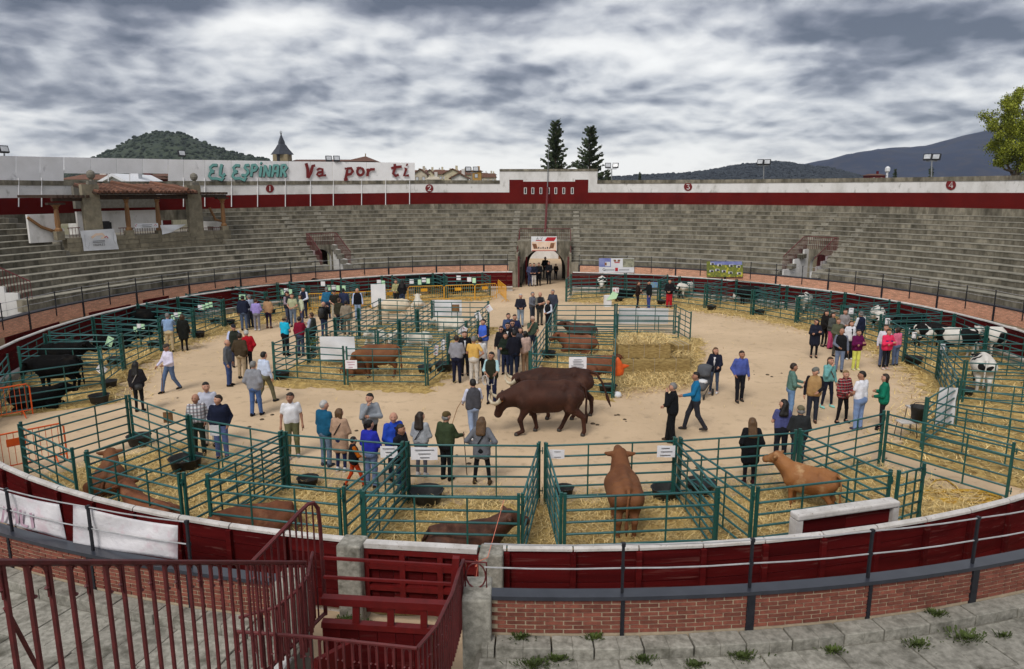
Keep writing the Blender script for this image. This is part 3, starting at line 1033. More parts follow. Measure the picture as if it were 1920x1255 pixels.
# U: rail round the passage opening
zU = 2.12
U = [at(448, 1158, zU - .15), at(518, 1139, zU - .05), at(554, 1110, zU), at(576, 1082, zU), at(586, 1036, zU)]
railing('passage_railing', 'dark red low railing curving along the left edge of the near passage', U, .95, M_redm, 16, rr=.022, br=.0105)
V = [at(440, 1184, zU - .1), at(577, 1194, zU - .1), at(782, 1216, zU - .1)]
railing('passage_railing', 'dark red railing across the back of the near passage opening', V, 1.0, M_redm, 22, rr=.022, br=.0105)
Wp = [at(782, 1216, zU - .1), at(818, 1174, zU - .05), at(848, 1112, zU), at(862, 1066, zU), at(869, 1050, zU)]
eW = railing('passage_railing', 'dark red railing curving along the right edge of the near passage', Wp, .95, M_redm, 22, rr=.024, br=.0105)
# ring ornament at its end
c0, c1 = at(872, 1053, zU), at(912, 1055, zU)
m1 = MB()
h = .40
l = eW.location
m1.tube([c0 - l, c1 - l, c1 - l - Vector((0, 0, h)), c0 - l - Vector((0, 0, h)), c0 - l], .014, 5)
cc_ = (c0 + c1) / 2 - Vector((0, 0, h / 2)) - l
hw_ = (c1 - c0) * .46
m1.tube([cc_ + hw_ * cos(2 * pi * k / 16) + Vector((0, 0, h * .46 * sin(2 * pi * k / 16))) for k in range(17)], .012, 5)
for q in (c0, c1):
    m1.tube([q - l - Vector((0, 0, h)), q - l - Vector((0, 0, .9))], .014, 5)
m1.build('ring_ornament', M_redm, eW)
# ------------------------------------------------------------------ perimeter wall with painted bands
def zoff(a):
    t_ = min(max((-a - .25) / .75, 0), 1)
    return -.30 * t_
pw = empty('perimeter_wall', ring(R_WALL, 0, 5.5))
tag(pw, 'high perimeter wall with oxblood and white bands and stone coping', 'wall')
pwl = pw.location
bands = {'stone_base': (MB(), M_stone), 'red_band': (MB(), M_redwall), 'white_band': (MB(), M_white), 'coping': (MB(), M_stone)}
CA0, CA1 = ang(atr(937, 330, R_WALL)), ang(atr(1120, 330, R_WALL))
CB0, CB1 = ang(atr(955, 350, R_WALL)), ang(atr(1103, 350, R_WALL))
PX = lambda x: ang(atr(x, 350, R_WALL))
edges = sorted([-2.0 + k * .02 for k in range(201)] + [CA0, CA1, CB0, CB1, PX(981), PX(1078)])
ZB, ZR, ZW, ZC = 5.95, 6.93, 7.68, 7.97
for a0, a1 in zip(edges, edges[1:]):
    if a1 - a0 < 1e-5:
        continue
    am = (a0 + a1) / 2
    o_ = zoff(am)
    zr, zw, zc = ZR + o_, ZW + o_, ZC + o_
    if CA0 < am < CA1:
        zw, zc = 8.74, 8.93
    if CB0 < am < CB1:
        zr = 8.02 if not PX(981) < am < PX(1078) else 7.86
    bands['stone_base'][0].ringbox(a0, a1, R_WALL - .20, R_WALL + .5, 5.0, ZB + o_)
    bands['red_band'][0].ringbox(a0, a1, R_WALL, R_WALL + .4, ZB + o_, zr)
    bands['white_band'][0].ringbox(a0, a1, R_WALL + .003, R_WALL + .4, zr, zw)
    bands['coping'][0].ringbox(a0, a1, R_WALL - .04, R_WALL + .45, zw, zc)
for nm, (m_, mt_) in bands.items():
    m_.v = [(p[0] - pwl.x, p[1] - pwl.y, p[2] - pwl.z) for p in m_.v]
    m_.build(nm, mt_, pw)
# slit windows over the gate
for x in (985, 999, 1014, 1028, 1042, 1057, 1073):
    p0, p1 = atr(x - 2.6, 364, R_WALL - .01), atr(x + 2.6, 352, R_WALL - .01)
    c = (p0 + p1) / 2
    m1 = MB()
    wx, hz = abs(p1.x - p0.x), abs(p1.z - p0.z)
    for sx_ in (-1, 1):
        m1.box((sx_ * wx * .40, -.01, 0), (wx * .2, .06, hz))
    for sz_ in (-1, 1):
        m1.box((0, -.01, sz_ * hz * .46), (wx * .6, .06, hz * .08))
    f_ = m1.build('slit_window', M_white, pw)
    f_.location = c - pwl
    m1 = MB()
    m1.box((0, .0, 0), (wx * .6, .04, hz * .84))
    m1.build('pane', M_black, f_)
# sector numbers in red discs
def stroke(mb, pts, wd, mapf, th, mi=0, taper=None):
    """flat ribbon of width wd along pts (picture units), mapped to the wall and given thickness th"""
    n = len(pts)
    L, Rr = [], []
    for i in range(n):
        ax, ay = pts[max(i - 1, 0)]
        bx, by = pts[min(i + 1, n - 1)]
        dx, dy = bx - ax, by - ay
        q = hypot(dx, dy) or 1
        nx, ny = -dy / q, dx / q
        w_ = wd / 2 * (taper[i] if taper else 1)
        L.append((pts[i][0] + nx * w_, pts[i][1] + ny * w_))
        Rr.append((pts[i][0] - nx * w_, pts[i][1] - ny * w_))
    vs = []
    for dd in (0, th):
        vs += [mapf(*p, dd) for p in L] + [mapf(*p, dd) for p in Rr]
    fs = []
    for i in range(n - 1):
        a, b, c, d_ = i, i + 1, n + i + 1, n + i
        fs.append((a, b, c, d_))
        o2 = 2 * n
        fs.append((o2 + d_, o2 + c, o2 + b, o2 + a))
        fs.append((a, o2 + a, o2 + b, b))
        fs.append((d_, c, o2 + c, o2 + d_))
    fs += [(0, n, 3 * n, 2 * n), (n - 1, 3 * n - 1, 4 * n - 1, 2 * n - 1)]
    mb.add(vs, fs, .5, mi)
DIG = {'1': [[(-.1, -.55), (.0, -.6), (.02, .6)]], '2': [[(-.35, -.3), (-.2, -.58), (.2, -.58), (.35, -.25), (.1, .1), (-.35, .55), (.4, .55)]],
       '3': [[(-.35, -.55), (.35, -.55), (-.05, -.08), (.3, .05), (.35, .4), (.05, .6), (-.35, .45)]], '4': [[(.2, .6), (.2, -.6), (-.4, .25), (.42, .25)]]}
for (x, y, dg, rr) in ((506, 354, '1', 7.6), (805, 353.5, '2', 7.6), (1290, 350.5, '3', 7.8), (1783, 347, '4', 9.6)):
    c = atr(x, y, R_WALL - .03)
    e = empty('sector_number', c)
    tag(e, 'round red sector disc with white numeral ' + ('one', 'two', 'three', 'four')[int(dg) - 1] + ' on the white wall', 'sign')
    mp = lambda a, b, d_: atr(a, b, R_WALL - .035 + d_) - c
    m1 = MB()
    n = 24
    vs = [mp(x, y, -.01)] + [mp(x + rr * cos(2 * pi * k / n), y + rr * sin(2 * pi * k / n), 0) for k in range(n)] + [mp(x + rr * cos(2 * pi * k / n), y + rr * sin(2 * pi * k / n), .035) for k in range(n)]
    m1.add(vs, [(0, 1 + k, 1 + (k + 1) % n) for k in range(n)] + [(1 + k, 1 + n + k, 1 + n + (k + 1) % n, 1 + (k + 1) % n) for k in range(n)])
    m1.build('disc', M_letred, e)
    m1 = MB()
    for s_ in DIG[dg]:
        stroke(m1, [(x + a * rr, y + b * rr) for a, b in s_], 1.5, lambda a, b, d_: mp(a, b, d_ - .022), .02)
    m1.build('numeral', M_white, e)

# ------------------------------------------------------------------ white hoarding on posts above the wall, with lettering
RH = R_WALL + .02
def btop(x):
    return np.interp(x, [-80, 0, 120, 344, 560, 778], [290, 292.5, 295, 299.5, 303, 305.5])
def bbot(x):
    return np.interp(x, [-80, 0, 120, 344, 560, 778], [341, 341, 340, 339.5, 340.5, 341])
hd = empty('hoarding', atr(400, 320, RH))
tag(hd, 'long white hoarding with EL ESPINAR Va por ti lettering above the wall', 'hoarding')
hl = hd.location
def board(x0, x1, yt0, yt1, yb0, yb1):
    m1 = MB()
    ps = [atr(x0, yb0, RH), atr(x1, yb1, RH), atr(x1, yb1, RH + .05), atr(x0, yb0, RH + .05), atr(x0, yt0, RH), atr(x1, yt1, RH), atr(x1, yt1, RH + .05), atr(x0, yt0, RH + .05)]
    m1.hexa([p - hl for p in ps])
    m1.build('board', M_whiteb, hd)
xs = [-75, -20, 30, 75, 119.6]
for a, b in zip(xs, xs[1:]):
    board(a + .15, b - .15, btop(a), btop(b), bbot(a), bbot(b))
xs = [120, 170, 218, 267, 315]
for a, b in zip(xs, xs[1:]):
    board(a + .15, b - .15, btop(a), btop(b), 325, 326)
    board(a + .15, b - .15, 342, 342, 347, 347)
xs = [315, 344.3, 384, 433.5, 484, 541.5, 582, 623, 687, 733, 778]
for a, b in zip(xs, xs[1:]):
    board(a + .15, b - .15, btop(a), btop(b), bbot(a), bbot(b))
for x in (35, 78, 344, 384, 434, 483, 535, 582, 625, 678, 723, 768, 203, 243):
    m1 = MB()
    a_, b_ = atr(x, bbot(x) - 6, RH - .03), atr(x, 388, R_WALL - .06)
    if x in (203, 243):
        a_, b_ = atr(x, 326, RH + .0), atr(x, 346, RH - .0)
    m1.tube([a_ - hl, b_ - hl], .035, 5)
    m1.build('support_post', M_whiteb, hd)
Zt = lambda p: (380 + p[0] / 4.683, 290 + p[1] / 4.683)
LET = {
 'E': ([[(128, 92), (90, 92), (66, 112), (70, 135), (98, 148)], [(98, 148), (66, 160), (56, 188), (78, 211), (120, 210), (168, 222), (184, 196)]], 24),
 'L': ([[(168, 84), (158, 130), (152, 178), (172, 190), (198, 168)]], 25),
 'E.001': ([[(326, 96), (292, 94), (270, 114), (276, 138), (304, 150)], [(304, 150), (272, 162), (262, 190), (284, 211), (326, 208), (368, 226), (378, 196)]], 24),
 'S': ([[(408, 92), (376, 94), (368, 114), (392, 134), (400, 156), (380, 182), (340, 180)]], 24),
 'P': ([[(434, 86), (432, 140), (424, 194)], [(432, 94), (462, 90), (478, 112), (462, 136), (436, 144)]], 23),
 'I': ([[(514, 100), (508, 150), (502, 196)], [(506, 72), (518, 80)]], 23),
 'N': ([[(548, 92), (544, 140), (534, 196)], [(548, 96), (578, 190)], [(594, 92), (588, 140), (582, 196)]], 19),
 'A': ([[(626, 92), (618, 140), (608, 196)], [(622, 96), (662, 94)], [(662, 90), (660, 140), (654, 196)], [(616, 146), (660, 146)]], 20),
 'R': ([[(694, 88), (692, 140), (684, 196)], [(692, 94), (724, 90), (738, 112), (722, 134), (696, 142)], [(706, 142), (722, 170), (728, 196)]], 21),
 'V': ([[(908, 76), (922, 130), (924, 206)], [(924, 206), (950, 160), (966, 100), (988, 98)]], 24),
 'a': ([[(1004, 138), (1022, 124), (1052, 128), (1054, 184), (1084, 182)], [(1052, 152), (1014, 158), (1004, 176), (1022, 190), (1052, 180)]], 19),
 'p': ([[(1248, 126), (1272, 122), (1264, 170), (1252, 222)], [(1240, 220), (1274, 216)], [(1268, 124), (1304, 120), (1318, 146), (1300, 172), (1266, 178)]], 21),
 'o': ([[(1385 + 28 * cos(2 * pi * k / 14 - 1.2), 150 + 32 * sin(2 * pi * k / 14 - 1.2)) for k in range(15)], [(1352, 124), (1376, 116)]], 20),
 'r': ([[(1446, 124), (1452, 150), (1446, 192)], [(1450, 150), (1476, 130), (1512, 130)]], 21),
 't': ([[(1686, 82), (1690, 120), (1672, 166), (1694, 188), (1722, 176)], [(1654, 122), (1700, 110), (1748, 106)]], 21),
 'i': ([[(1772, 124), (1790, 122), (1768, 186), (1812, 184)], [(1788, 86), (1800, 94)]], 20)}
for ch, (ss, wd_) in LET.items():
    red_ = ch[0] in 'Vaporti'
    lay = [(0, 0, M_letred if red_ else M_teal, .012, 0)] if red_ else [(5, 6, M_tealsh, .006, 3), (0, 0, M_teal, .014, 0)]
    for (ox, oy, mt_, off, ex) in lay:
        m1 = MB()
        for j, s_ in enumerate(ss):
            stroke(m1, [Zt((a + ox, b + oy)) for a, b in s_], (wd_ + ex) / 4.683 * (1.12 if red_ else 1), lambda a, b, d_, o_=off + j * .0011: atr(a, b, RH - .13 - o_ + d_) - hl, off - .001)
        m1.build('letter' if ox == 0 else 'letter_shadow', mt_, hd)
# weather stains of bare panel at the far left
for (x0, x1, y0, y1) in ():
    pass

# ------------------------------------------------------------------ floodlights on the wall
def flood(x, ytop, y0, n, dx, lab):
    r = R_WALL + .1
    b = atr(x, y0, r)
    t_ = atr(x, ytop + 12, r)
    e = empty('floodlight_pole', (b.x, b.y, min(b.z, 7.0)))
    tag(e, lab, 'floodlight')
    l = e.location
    m1 = MB()
    m1.tube([(0, 0, 0), t_ - l], .045, 6)
    m1.build('pole', M_steel, e)
    sc = (t_ - Vector((0, 0, EYE))).length / F_PX
    if n == 2:
        m1 = MB()
        m1.tube([t_ - l + Vector((-9 * sc, 0, 0)), t_ - l + Vector((9 * sc, 0, 0))], .03, 5)
        m1.build('crossbar', M_steel, e)
    for k in range(n):
        off = Vector(((k - (n - 1) / 2) * dx * sc, 0, 6 * sc))
        m1 = MB()
        m1.box((0, 0, 0), (.50, .16, .42))
        h_ = m1.build('lamp_head', M_black, e)
        h_.location = t_ - l + off
        h_.rotation_euler = (radians(-18), 0, -ang(t_) + (random.uniform(-.2, .2)))
        m1 = MB()
        m1.box((0, -.085, .0), (.40, .02, .30))
        m1.build('lamp_glass', M_glass, h_)
flood(8, 276, 345, 1, 0, 'single floodlight on a pole at the far left of the wall')
flood(341, 283, 345, 1, 0, 'single floodlight on a pole right of the palco')
flood(624, 292, 345, 2, 14, 'twin floodlights above the lettering Va por')
flood(885, 312, 350, 2, 14, 'twin floodlights on a pole beside sector number 2')
flood(1147, 305, 350, 2, 13.5, 'twin floodlights on a pole right of the raised wall centre')
flood(1432, 299, 350, 2, 12, 'twin floodlights on a pole right of sector number 3')
flood(1747, 290, 350, 2, 14, 'twin floodlights on a pole left of sector number 4')
# flagpole over the gate
e = empty('flagpole', atr(1022, 438, R_ROW + 4.2))
tag(e, 'bare flagpole with red foot rising above the gate', 'flagpole')
p0 = e.location.copy()
p1 = atr(1026.5, 352, R_WALL - .15)
p2 = atr(1029, 262, R_WALL - .15)
m1 = MB()
m1.tube([Vector((0, 0, -.3)), p1 - p0], .09, 7)
m1.build('lower_pole', M_redm, e)
m1 = MB()
m1.tube([p1 - p0, p2 - p0], [.05, .03], 6)
m1.build('upper_pole', M_steel, e)

# ------------------------------------------------------------------ palco (president's box)
ac = ang(atr(270, 440, 28.1))
PO = ring(28.1, ac)
PN = Vector((sin(ac), cos(ac), 0))
PT = Vector((cos(ac), -sin(ac), 0))
def pl(px, py, dr=0.0):
    d = ray(px, py)
    t_ = ((PO + PN * dr) - Vector((0, 0, EYE))).dot(PN) / d.dot(PN)
    return Vector((0, 0, EYE)) + d * t_
pal = empty('palco', (PO.x, PO.y, 3.4))
tag(pal, 'stone presidential box with tiled roof, pillars and turned columns', 'balcony')
pal.rotation_euler = (0, 0, -ac)
bpy.context.view_layer.update()
PI_ = (Matrix.Translation(pal.location) @ Matrix.Rotation(-ac, 4, 'Z')).inverted()
lp = lambda x, y, dr=0.0: PI_ @ pl(x, y, dr)     # local: x tangent, y outward, z up
def lbox(nm, x0, x1, y0, y1, d0, d1, m_, ref=0.0, par=None):
    a_, b_ = lp(x0, y1, ref), lp(x1, y0, ref)
    m1 = MB()
    m1.box(((a_.x + b_.x) / 2, (d0 + d1) / 2, (a_.z + b_.z) / 2), (abs(b_.x - a_.x), d1 - d0, abs(b_.z - a_.z)))
    return m1.build(nm, m_, par or pal)
# front wall of stones
a_, b_ = lp(128, 466), lp(432, 426)
zf0, zf1 = lp(250, 474).z, lp(250, 441).z
x = a_.x
rowz = [zf0 + (zf1 - zf0) * k / 4 for k in range(5)]
for k in range(4):
    x = a_.x
    while x < b_.x:
        w_ = random.uniform(.5, 1.1)
        w_ = min(w_, b_.x - x)
        m1 = MB()
        m1.box((x + w_ / 2, .25 + random.uniform(-.02, .02), (rowz[k] + rowz[k + 1]) / 2), (w_ - .015, .5, rowz[k + 1] - rowz[k] - .012))
        m1.build('stone', M_palco, pal)
        x += w_
m1 = MB()
m1.box(((a_.x + b_.x) / 2, 2.6, 0), (b_.x - a_.x, 4.2, 2 * zf1 - .1))
m1.build('floor_slab', M_stair, pal)
# side walls, back walls
zback = lp(240, 396, 3.4).z
m1 = MB()
xw0, xw1 = lp(163, 400, 3.4).x, lp(312, 400, 3.4).x
m1.box(((xw0 + xw1) / 2, 4.7, (zback + zf1 - .5) / 2), (xw1 - xw0, .2, zback - zf1 + .5))
m1.build('back_wall', M_white, pal)
m1 = MB()
m1.box((lp(235, 380, 3.4).x, 4.4, zback + .9), (lp(312, 380, 3.4).x - lp(160, 380, 3.4).x, .3, 1.4))
m1.build('upper_back_wall', M_joint, pal)
for xx in (a_.x + .1, b_.x - .1):
    m1 = MB()
    m1.box((xx, 2.6, zf1 + .25), (.2, 4.0, .6))
    m1.build('side_wall', M_white, pal)
for (x0, x1, yt, yb) in ((163, 184, 346, 443), (358, 375, 348, 446)):
    o = lbox('pillar', x0, x1, yt, yb, -.03, .27, M_palco)
    a2, b2 = lp(x0 + 1, yt + 1), lp(x1 - 1, yt - 10)
    m1 = MB()
    cxp = (a2.x + b2.x) / 2
    m1.box((cxp, .12, a2.z + .12), ((b2.x - a2.x) * .8, .26, .24))
    m1.lathe((cxp, .12, a2.z + .24), [(.12, 0), (.08, .08), (.2, .2), (.25, .36), (.2, .52), (.06, .62)], 12)
    m1.build('finial', M_joint, o)
# tiled roof
zr0, zr1 = lp(270, 361, -.5).z, lp(270, 347, 1.9).z
x0, x1 = lp(181, 360, -.5).x, lp(371, 360, -.5).x
m1 = MB()
m1.hexa([(x0, -.5, zr0 - .12), (x1, -.5, zr0 - .12), (x1, 2.0, zr1 - .12), (x0, 2.0, zr1 - .12), (x0, -.5, zr0 - .02), (x1, -.5, zr0 - .02), (x1, 2.0, zr1 - .02), (x0, 2.0, zr1 - .02)])
rf = m1.build('roof', M_darkwood, pal)
nt = int((x1 - x0) / .27)
for k in range(nt):
    xx = x0 + (x1 - x0) * (k + .5) / nt
    for j in range(4):
        m2 = MB()
        t0, t1 = j / 4 - (.03 if j else 0), (j + 1) / 4
        ps0 = Vector((xx, -.56 + 2.56 * t0, zr0 + (zr1 - zr0) * t0 + .03))
        ps1 = Vector((xx, -.56 + 2.56 * t1, zr0 + (zr1 - zr0) * t1 + .02))
        m2.tube([ps0, ps1], [.10, .08], 6)
        m2.build('roof_tile', M_tile, rf)
for f_ in (.37, .76):
    m1 = MB()
    m1.tube([(x0 + (x1 - x0) * f_ + .9, -.5, zr0 + .14), (x0 + (x1 - x0) * f_ - .1, 2.0, zr1 + .12)], .15, 6)
    m1.build('roof_ridge', M_tile, rf)
m1 = MB()
m1.box(((x0 + x1) / 2, .1, zr0 - .28), (x1 - x0 - .1, .25, .28))
m1.build('eaves_beam', M_darkwood, pal)
# columns
def column(px, yt, yb, nm='column'):
    t_, b2 = lp(px, yt, .2), lp(px, yb, .2)
    h_ = t_.z - b2.z
    m1 = MB()
    m1.lathe((b2.x, .2, b2.z), [(.2, 0), (.2, .12), (.13, .2), (.15, h_ * .3), (.12, h_ * .75), (.10, h_ * .84), (.16, h_ * .88), (.12, h_ * .9), (.22, h_ * .97), (.26, h_)], 10)
    o = m1.build(nm, M_wood, pal, smooth=False)
    m1 = MB()
    m1.box((b2.x, .2, b2.z - .25), (.42, .42, .5))
    m1.build('plinth', M_palco, o)
    m1 = MB()
    m1.box((b2.x, .2, t_.z + .05), (.95, .3, .12))
    m1.build('bracket', M_darkwood, o)
column(242, 371, 432)
column(299, 370, 432)
column(110, 384, 434)
column(420, 373, 424)
for (x0_, x1_, y_, d_) in ((100, 168, 375, 0), (372, 426, 368, 0)):
    a2, b2 = lp(x0_, y_), lp(x1_, y_)
    m1 = MB()
    m1.box(((a2.x + b2.x) / 2, .2, a2.z), (abs(b2.x - a2.x), .2, .18))
    m1.build('pergola_beam', M_darkwood, pal)
    for k in range(7):
        m1 = MB()
        m1.box((a2.x + (b2.x - a2.x) * (k + .5) / 7, 2.0, a2.z + .18), (.12, 4.4, .16))
        m1.build('rafter', M_darkwood, pal)
# iron balustrades between columns
for (x0_, x1_) in ((126, 150), (222, 240), (246, 292), (336, 357), (380, 416)):
    a2, b2 = lp(x0_, 428, .2), lp(x1_, 428, .2)
    zb_ = zf1 + .02
    m1 = MB()
    m1.tube([(a2.x, .2, a2.z), (b2.x, .2, a2.z)], .025, 5)
    nb = max(3, int((b2.x - a2.x) / .16))
    for k in range(nb):
        xx = a2.x + (b2.x - a2.x) * (k + .5) / nb
        m1.tube([(xx, .2, zb_), (xx, .2, a2.z)], .014, 4)
    m1.build('balustrade', M_redm, pal)
# sloped stair handrails of ochre wood
for pts in (((52, 408), (78, 426), (108, 436)), ((393, 390), (404, 412), (420, 416))):
    m1 = MB()
    m1.tube([lp(x_, y_, .5) for x_, y_ in pts], .09, 5)
    m1.build('stair_rail', M_wood, pal)
# dark box on the palco
m1 = MB()
p = pl(197, 424, .8)
m1.box((0, 0, 0), (.6, .4, .45), -ac)
m1.box((0, 0, .25), (.45, .3, .08), -ac)
o = m1.build('loudspeaker', M_rubber)
o.location = (p.x, p.y, p.z)
tag(o, 'grey loudspeaker standing on the palco behind its balustrade', 'loudspeaker')
# low white steps wall at the left of the palco
m1 = MB()
a3, b3 = pl(52, 412, .6), pl(112, 412, .6)
z0_, z1_ = pl(80, 455, .6).z, pl(80, 402, .6).z
m1.hexa([(q.x + PN.x * d_, q.y + PN.y * d_, z_) for z_ in (z0_, z1_) for q, d_ in ((a3, 0), (b3, 0), (b3, .2), (a3, .2))])
o = m1.build('white_stair_wall', M_white)
tag(o, 'whitewashed stair wall left of the palco', 'wall')
# ================================================================== PENS
HZ = [0.20, 0.44, 0.68, 0.92, 1.16, 1.42]
m1 = MB(); m1.box((0, 0, .75), (.055, .055, 1.5)); m1.box((0, 0, 1.505), (.062, .062, .012)); ME_post = m1.mesh('post'); ME_post.materials.append(M_greenp)
m1 = MB(); m1.tube([(0, 0, 0), (1, 0, 0)], .0235, 7); ME_rail = m1.mesh('rail'); ME_rail.materials.append(M_green)
ME_rail.polygons.foreach_set('use_smooth', [True] * len(ME_rail.polygons))
m1 = MB(); m1.box((0, 0, .81), (.032, .022, 1.24)); ME_up = m1.mesh('upright'); ME_up.materials.append(M_greenp)
m1 = MB(); m1.tube([(0, 0, 0), (.07, 0, 0)], .016, 5); m1.tube([(.05, 0, -.07), (.05, 0, .09)], .012, 5); ME_pin = m1.mesh('hinge_pin'); ME_pin.materials.append(M_greenp)
def hurdle(a, b, label, group=None, pin=True, nm='pen_hurdle'):
    a, b = Vector((a[0], a[1], 0)), Vector((b[0], b[1], 0))
    d = b - a
    L = d.length - .07
    a = a + d.normalized() * .035
    e = empty(nm, a, atan2(d.y, d.x))
    tag(e, label, 'pen hurdle', group)
    for x in (0.03, L - .03):
        inst('post', ME_post, e, (x, 0, random.uniform(-.015, .01)))
    for z in HZ:
        inst('rail', ME_rail, e, (.05, 0, z), scale=(L - .1, 1, 1))
    n = 2 if L < 3.8 else 3
    for k in range(n):
        inst('upright', ME_up, e, (L * (k + 1) / (n + 1) , -.012, 0))
    if pin:
        for z in (.35, 1.3):
            inst('hinge_pin', ME_pin, e, (L - .01, 0, z))
    return e
tp = lambda x, y, z=1.5: at(x, y, z)
P = {k: tp(*v) for k, v in dict(P0=(33, 794), P1=(240, 740), P2=(354, 778), P3=(532, 809), P4=(760, 828), P5=(1017, 830), P6=(1270, 821), P7=(1497, 806), P8=(1661, 770), P9=(1736, 746), P10=(1908, 831),
     F1=(137, 842), F1b=(157, 846), F2=(339, 888), F2b=(384, 890), F3=(641, 916), F3b=(675, 921), F4=(979, 928), F4b=(1053, 926), F5=(1350, 915), F6=(1416, 913), F7=(1675, 884), F7b=(1682, 883), F8=(1737, 869)).items()}
off = lambda p, dx: Vector((p.x + dx, p.y, 0))
FP = [('P0', 'P1', 'green hurdle nearest the orange barrier, end of the brown cow row at left'), ('P1', 'P2', 'green hurdle with a brown plate behind the two lying brown cows'),
      ('P2', 'P3', 'green hurdle with white plate beside the man in navy sweater'), ('P3', 'P4', 'green hurdle before the man in white T-shirt and the child in orange'),
      ('P4', 'P5', 'green hurdle in front of the man with green sweater and walking stick'), ('P5', 'P6', 'green hurdle straight in front of the brown cow seen from behind'),
      ('P6', 'P7', 'green hurdle before the long haired woman in black coat'), ('P7', 'P8', 'green hurdle closing the hose yard, before the man in white T-shirt and jeans'),
      ('P8', 'P10', 'long green hurdle above the yellow hose'), ('P0', 'F1', 'green side hurdle at the left end of the front pens'),
      ('P2', 'F1b', 'green divider hurdle behind the upright brown cow at left'), ('F1b', 'F2', 'green hurdle between the lying rust cow and the barrier at left'),
      ('P3', 'F2', 'green divider hurdle right of the lying rust cow, left one of its pair'), ('P3', 'F2b', 'green divider hurdle left of the resting red cow, right one of its pair'),
      ('F2b', 'F3', 'green hurdle behind the barred gate, beside the resting red cow'), ('P4', 'F3', 'green divider hurdle right of the resting red cow'),
      ('P4', 'F3b', 'green divider hurdle left of the lying dark brown bull'), ('F3b', 'F4', 'green hurdle directly behind the lying dark brown bull'),
      ('P5', 'F4', 'green divider hurdle right of the lying dark brown bull'), ('P5', 'F4b', 'green divider hurdle left of the brown cow seen from behind'),
      ('F4b', 'F5', 'green hurdle across the hind legs of the brown cow seen from behind'), ('P6', 'F5', 'green divider hurdle right of the brown cow seen from behind'),
      ('P6', 'F6', 'green divider hurdle left of the tan cow'), ('F6', 'F7', 'green hurdle behind the tan cow above the white framed shield'),
      ('P7', 'F7', 'green divider hurdle right of the tan cow'), ('F7b', 'F8', 'short green hurdle at the right end of the front pens'), ('P8', 'F7b', 'green divider hurdle between the tan cow pen and the hose')]
sgn = {('P3', 'F2'): -.05, ('P3', 'F2b'): .05, ('P4', 'F3'): -.05, ('P4', 'F3b'): .05, ('P5', 'F4'): -.09, ('P5', 'F4b'): .09, ('P6', 'F5'): -.04, ('P6', 'F6'): .06, ('P7', 'F7'): .05}
for a, b, lab in FP[:-1]:
    s_ = sgn.get((a, b), 0)
    hurdle(off(P[a], s_), P[b], lab)
# pens along the barrier, left half (black cattle) and right half (black and white cattle)
LI = [tp(*q) for q in ((187, 650), (227, 626), (300, 598), (362, 579), (418, 561), (499, 547), (578, 536), (671, 533), (754, 525), (836, 519), (920, 517))]
LO = [[tp(*q) for q in g] for g in (((32, 651), (32, 651)), ((83, 626), (90, 621)), ((173, 594), (189, 590)), ((258, 570), (273, 567)), ((333, 556), (347, 551)), ((425, 539), (440, 537)), ((520, 530), (541, 528)),
      ((623, 524), (638, 522)), ((716, 517), (734, 516)), ((812, 512), (831, 512)), ((905, 511), (905, 511)))]
RI = [tp(*q) for q in ((1061, 523), (1147, 519), (1236, 524), (1324, 533), (1412, 543), (1496, 556), (1579, 572), (1653, 590), (1700, 615), (1764, 640))]
RO = [[tp(*q) for q in g] for g in (((1070, 514), (1070, 514)), ((1173, 513), (1173, 513)), ((1253, 515), (1274, 518)), ((1355, 523), (1381, 524)), ((1464, 533), (1476, 536)), ((1560, 546), (1585, 548)), ((1670, 562), (1686, 566)),
      ((1768, 584), (1791, 589)), ((1852, 612), (1852, 612)), ((1962, 642), (1962, 642)))]
ORD = 'first second third fourth fifth sixth seventh eighth ninth tenth eleventh twelfth thirteenth fourteenth fifteenth sixteenth seventeenth'.split()
def ringpens(I, O, front, div, back, grp):
    for i in range(len(I) - 1):
        hurdle(I[i], I[i + 1], front + ', ' + ORD[i] + ' bay from the left', grp + ', front')
    div0 = div
    for i, q in enumerate(I):
        div = div0 + ', at the ' + ORD[i] + ' post from the left'
        dx = (q - Vector((CX, CY, 0))).normalized()
        t_ = Vector((-dx.y, dx.x, 0)) * .10
        o1, o2 = O[i]
        if (o1 - o2).length > .05:
            if (o1 - (q + t_)).length < (o1 - (q - t_)).length:
                hurdle(q + t_, o1, div + ', left one', grp + ', dividers'); hurdle(q - t_, o2, div + ', right one', grp + ', dividers')
            else:
                hurdle(q - t_, o1, div + ', left one', grp + ', dividers'); hurdle(q + t_, o2, div + ', right one', grp + ', dividers')
        else:
            hurdle(q, o1, div, grp + ', dividers')
    for i in range(len(O) - 1):
        hurdle(O[i][1], O[i + 1][0], back + ', ' + ORD[i] + ' bay from the left', grp + ', back')
ringpens(LI, LO, 'green front hurdle of the black cattle pens', 'green divider of the black cattle pens', 'green back hurdle of the black cattle pens', 'black cattle pens at left')
ringpens(RI, RO, 'green front hurdle of the pied cattle pens', 'green divider of the pied cattle pens', 'green back hurdle of the pied cattle pens', 'black and white cattle pens at right')
X1, X2 = tp(-40, 704), tp(191, 673)
hurdle(X1, X2, 'green hurdle in front of the black cow with the resting black calf')
hurdle(tp(187, 652), tp(191, 673), 'short green hurdle at the corner of the leftmost black cattle pen')
hurdle(tp(14, 663), tp(-30, 715), 'green hurdle at the far left edge beside the barrier')
S1, S2 = tp(1810, 676), tp(1798, 709)
hurdle(RI[-1], S1, 'green hurdle behind the cow with spotted white rump, left side')
hurdle(S1, tp(1985, 684), 'green hurdle across the hind legs of the cow with spotted white rump')
hurdle(RI[-1] - Vector((.06, .1, 0)), S2, 'green hurdle above the leaning white banner at right')
hurdle(S2, tp(1960, 727), 'green hurdle of the empty straw pen at right, upper side')
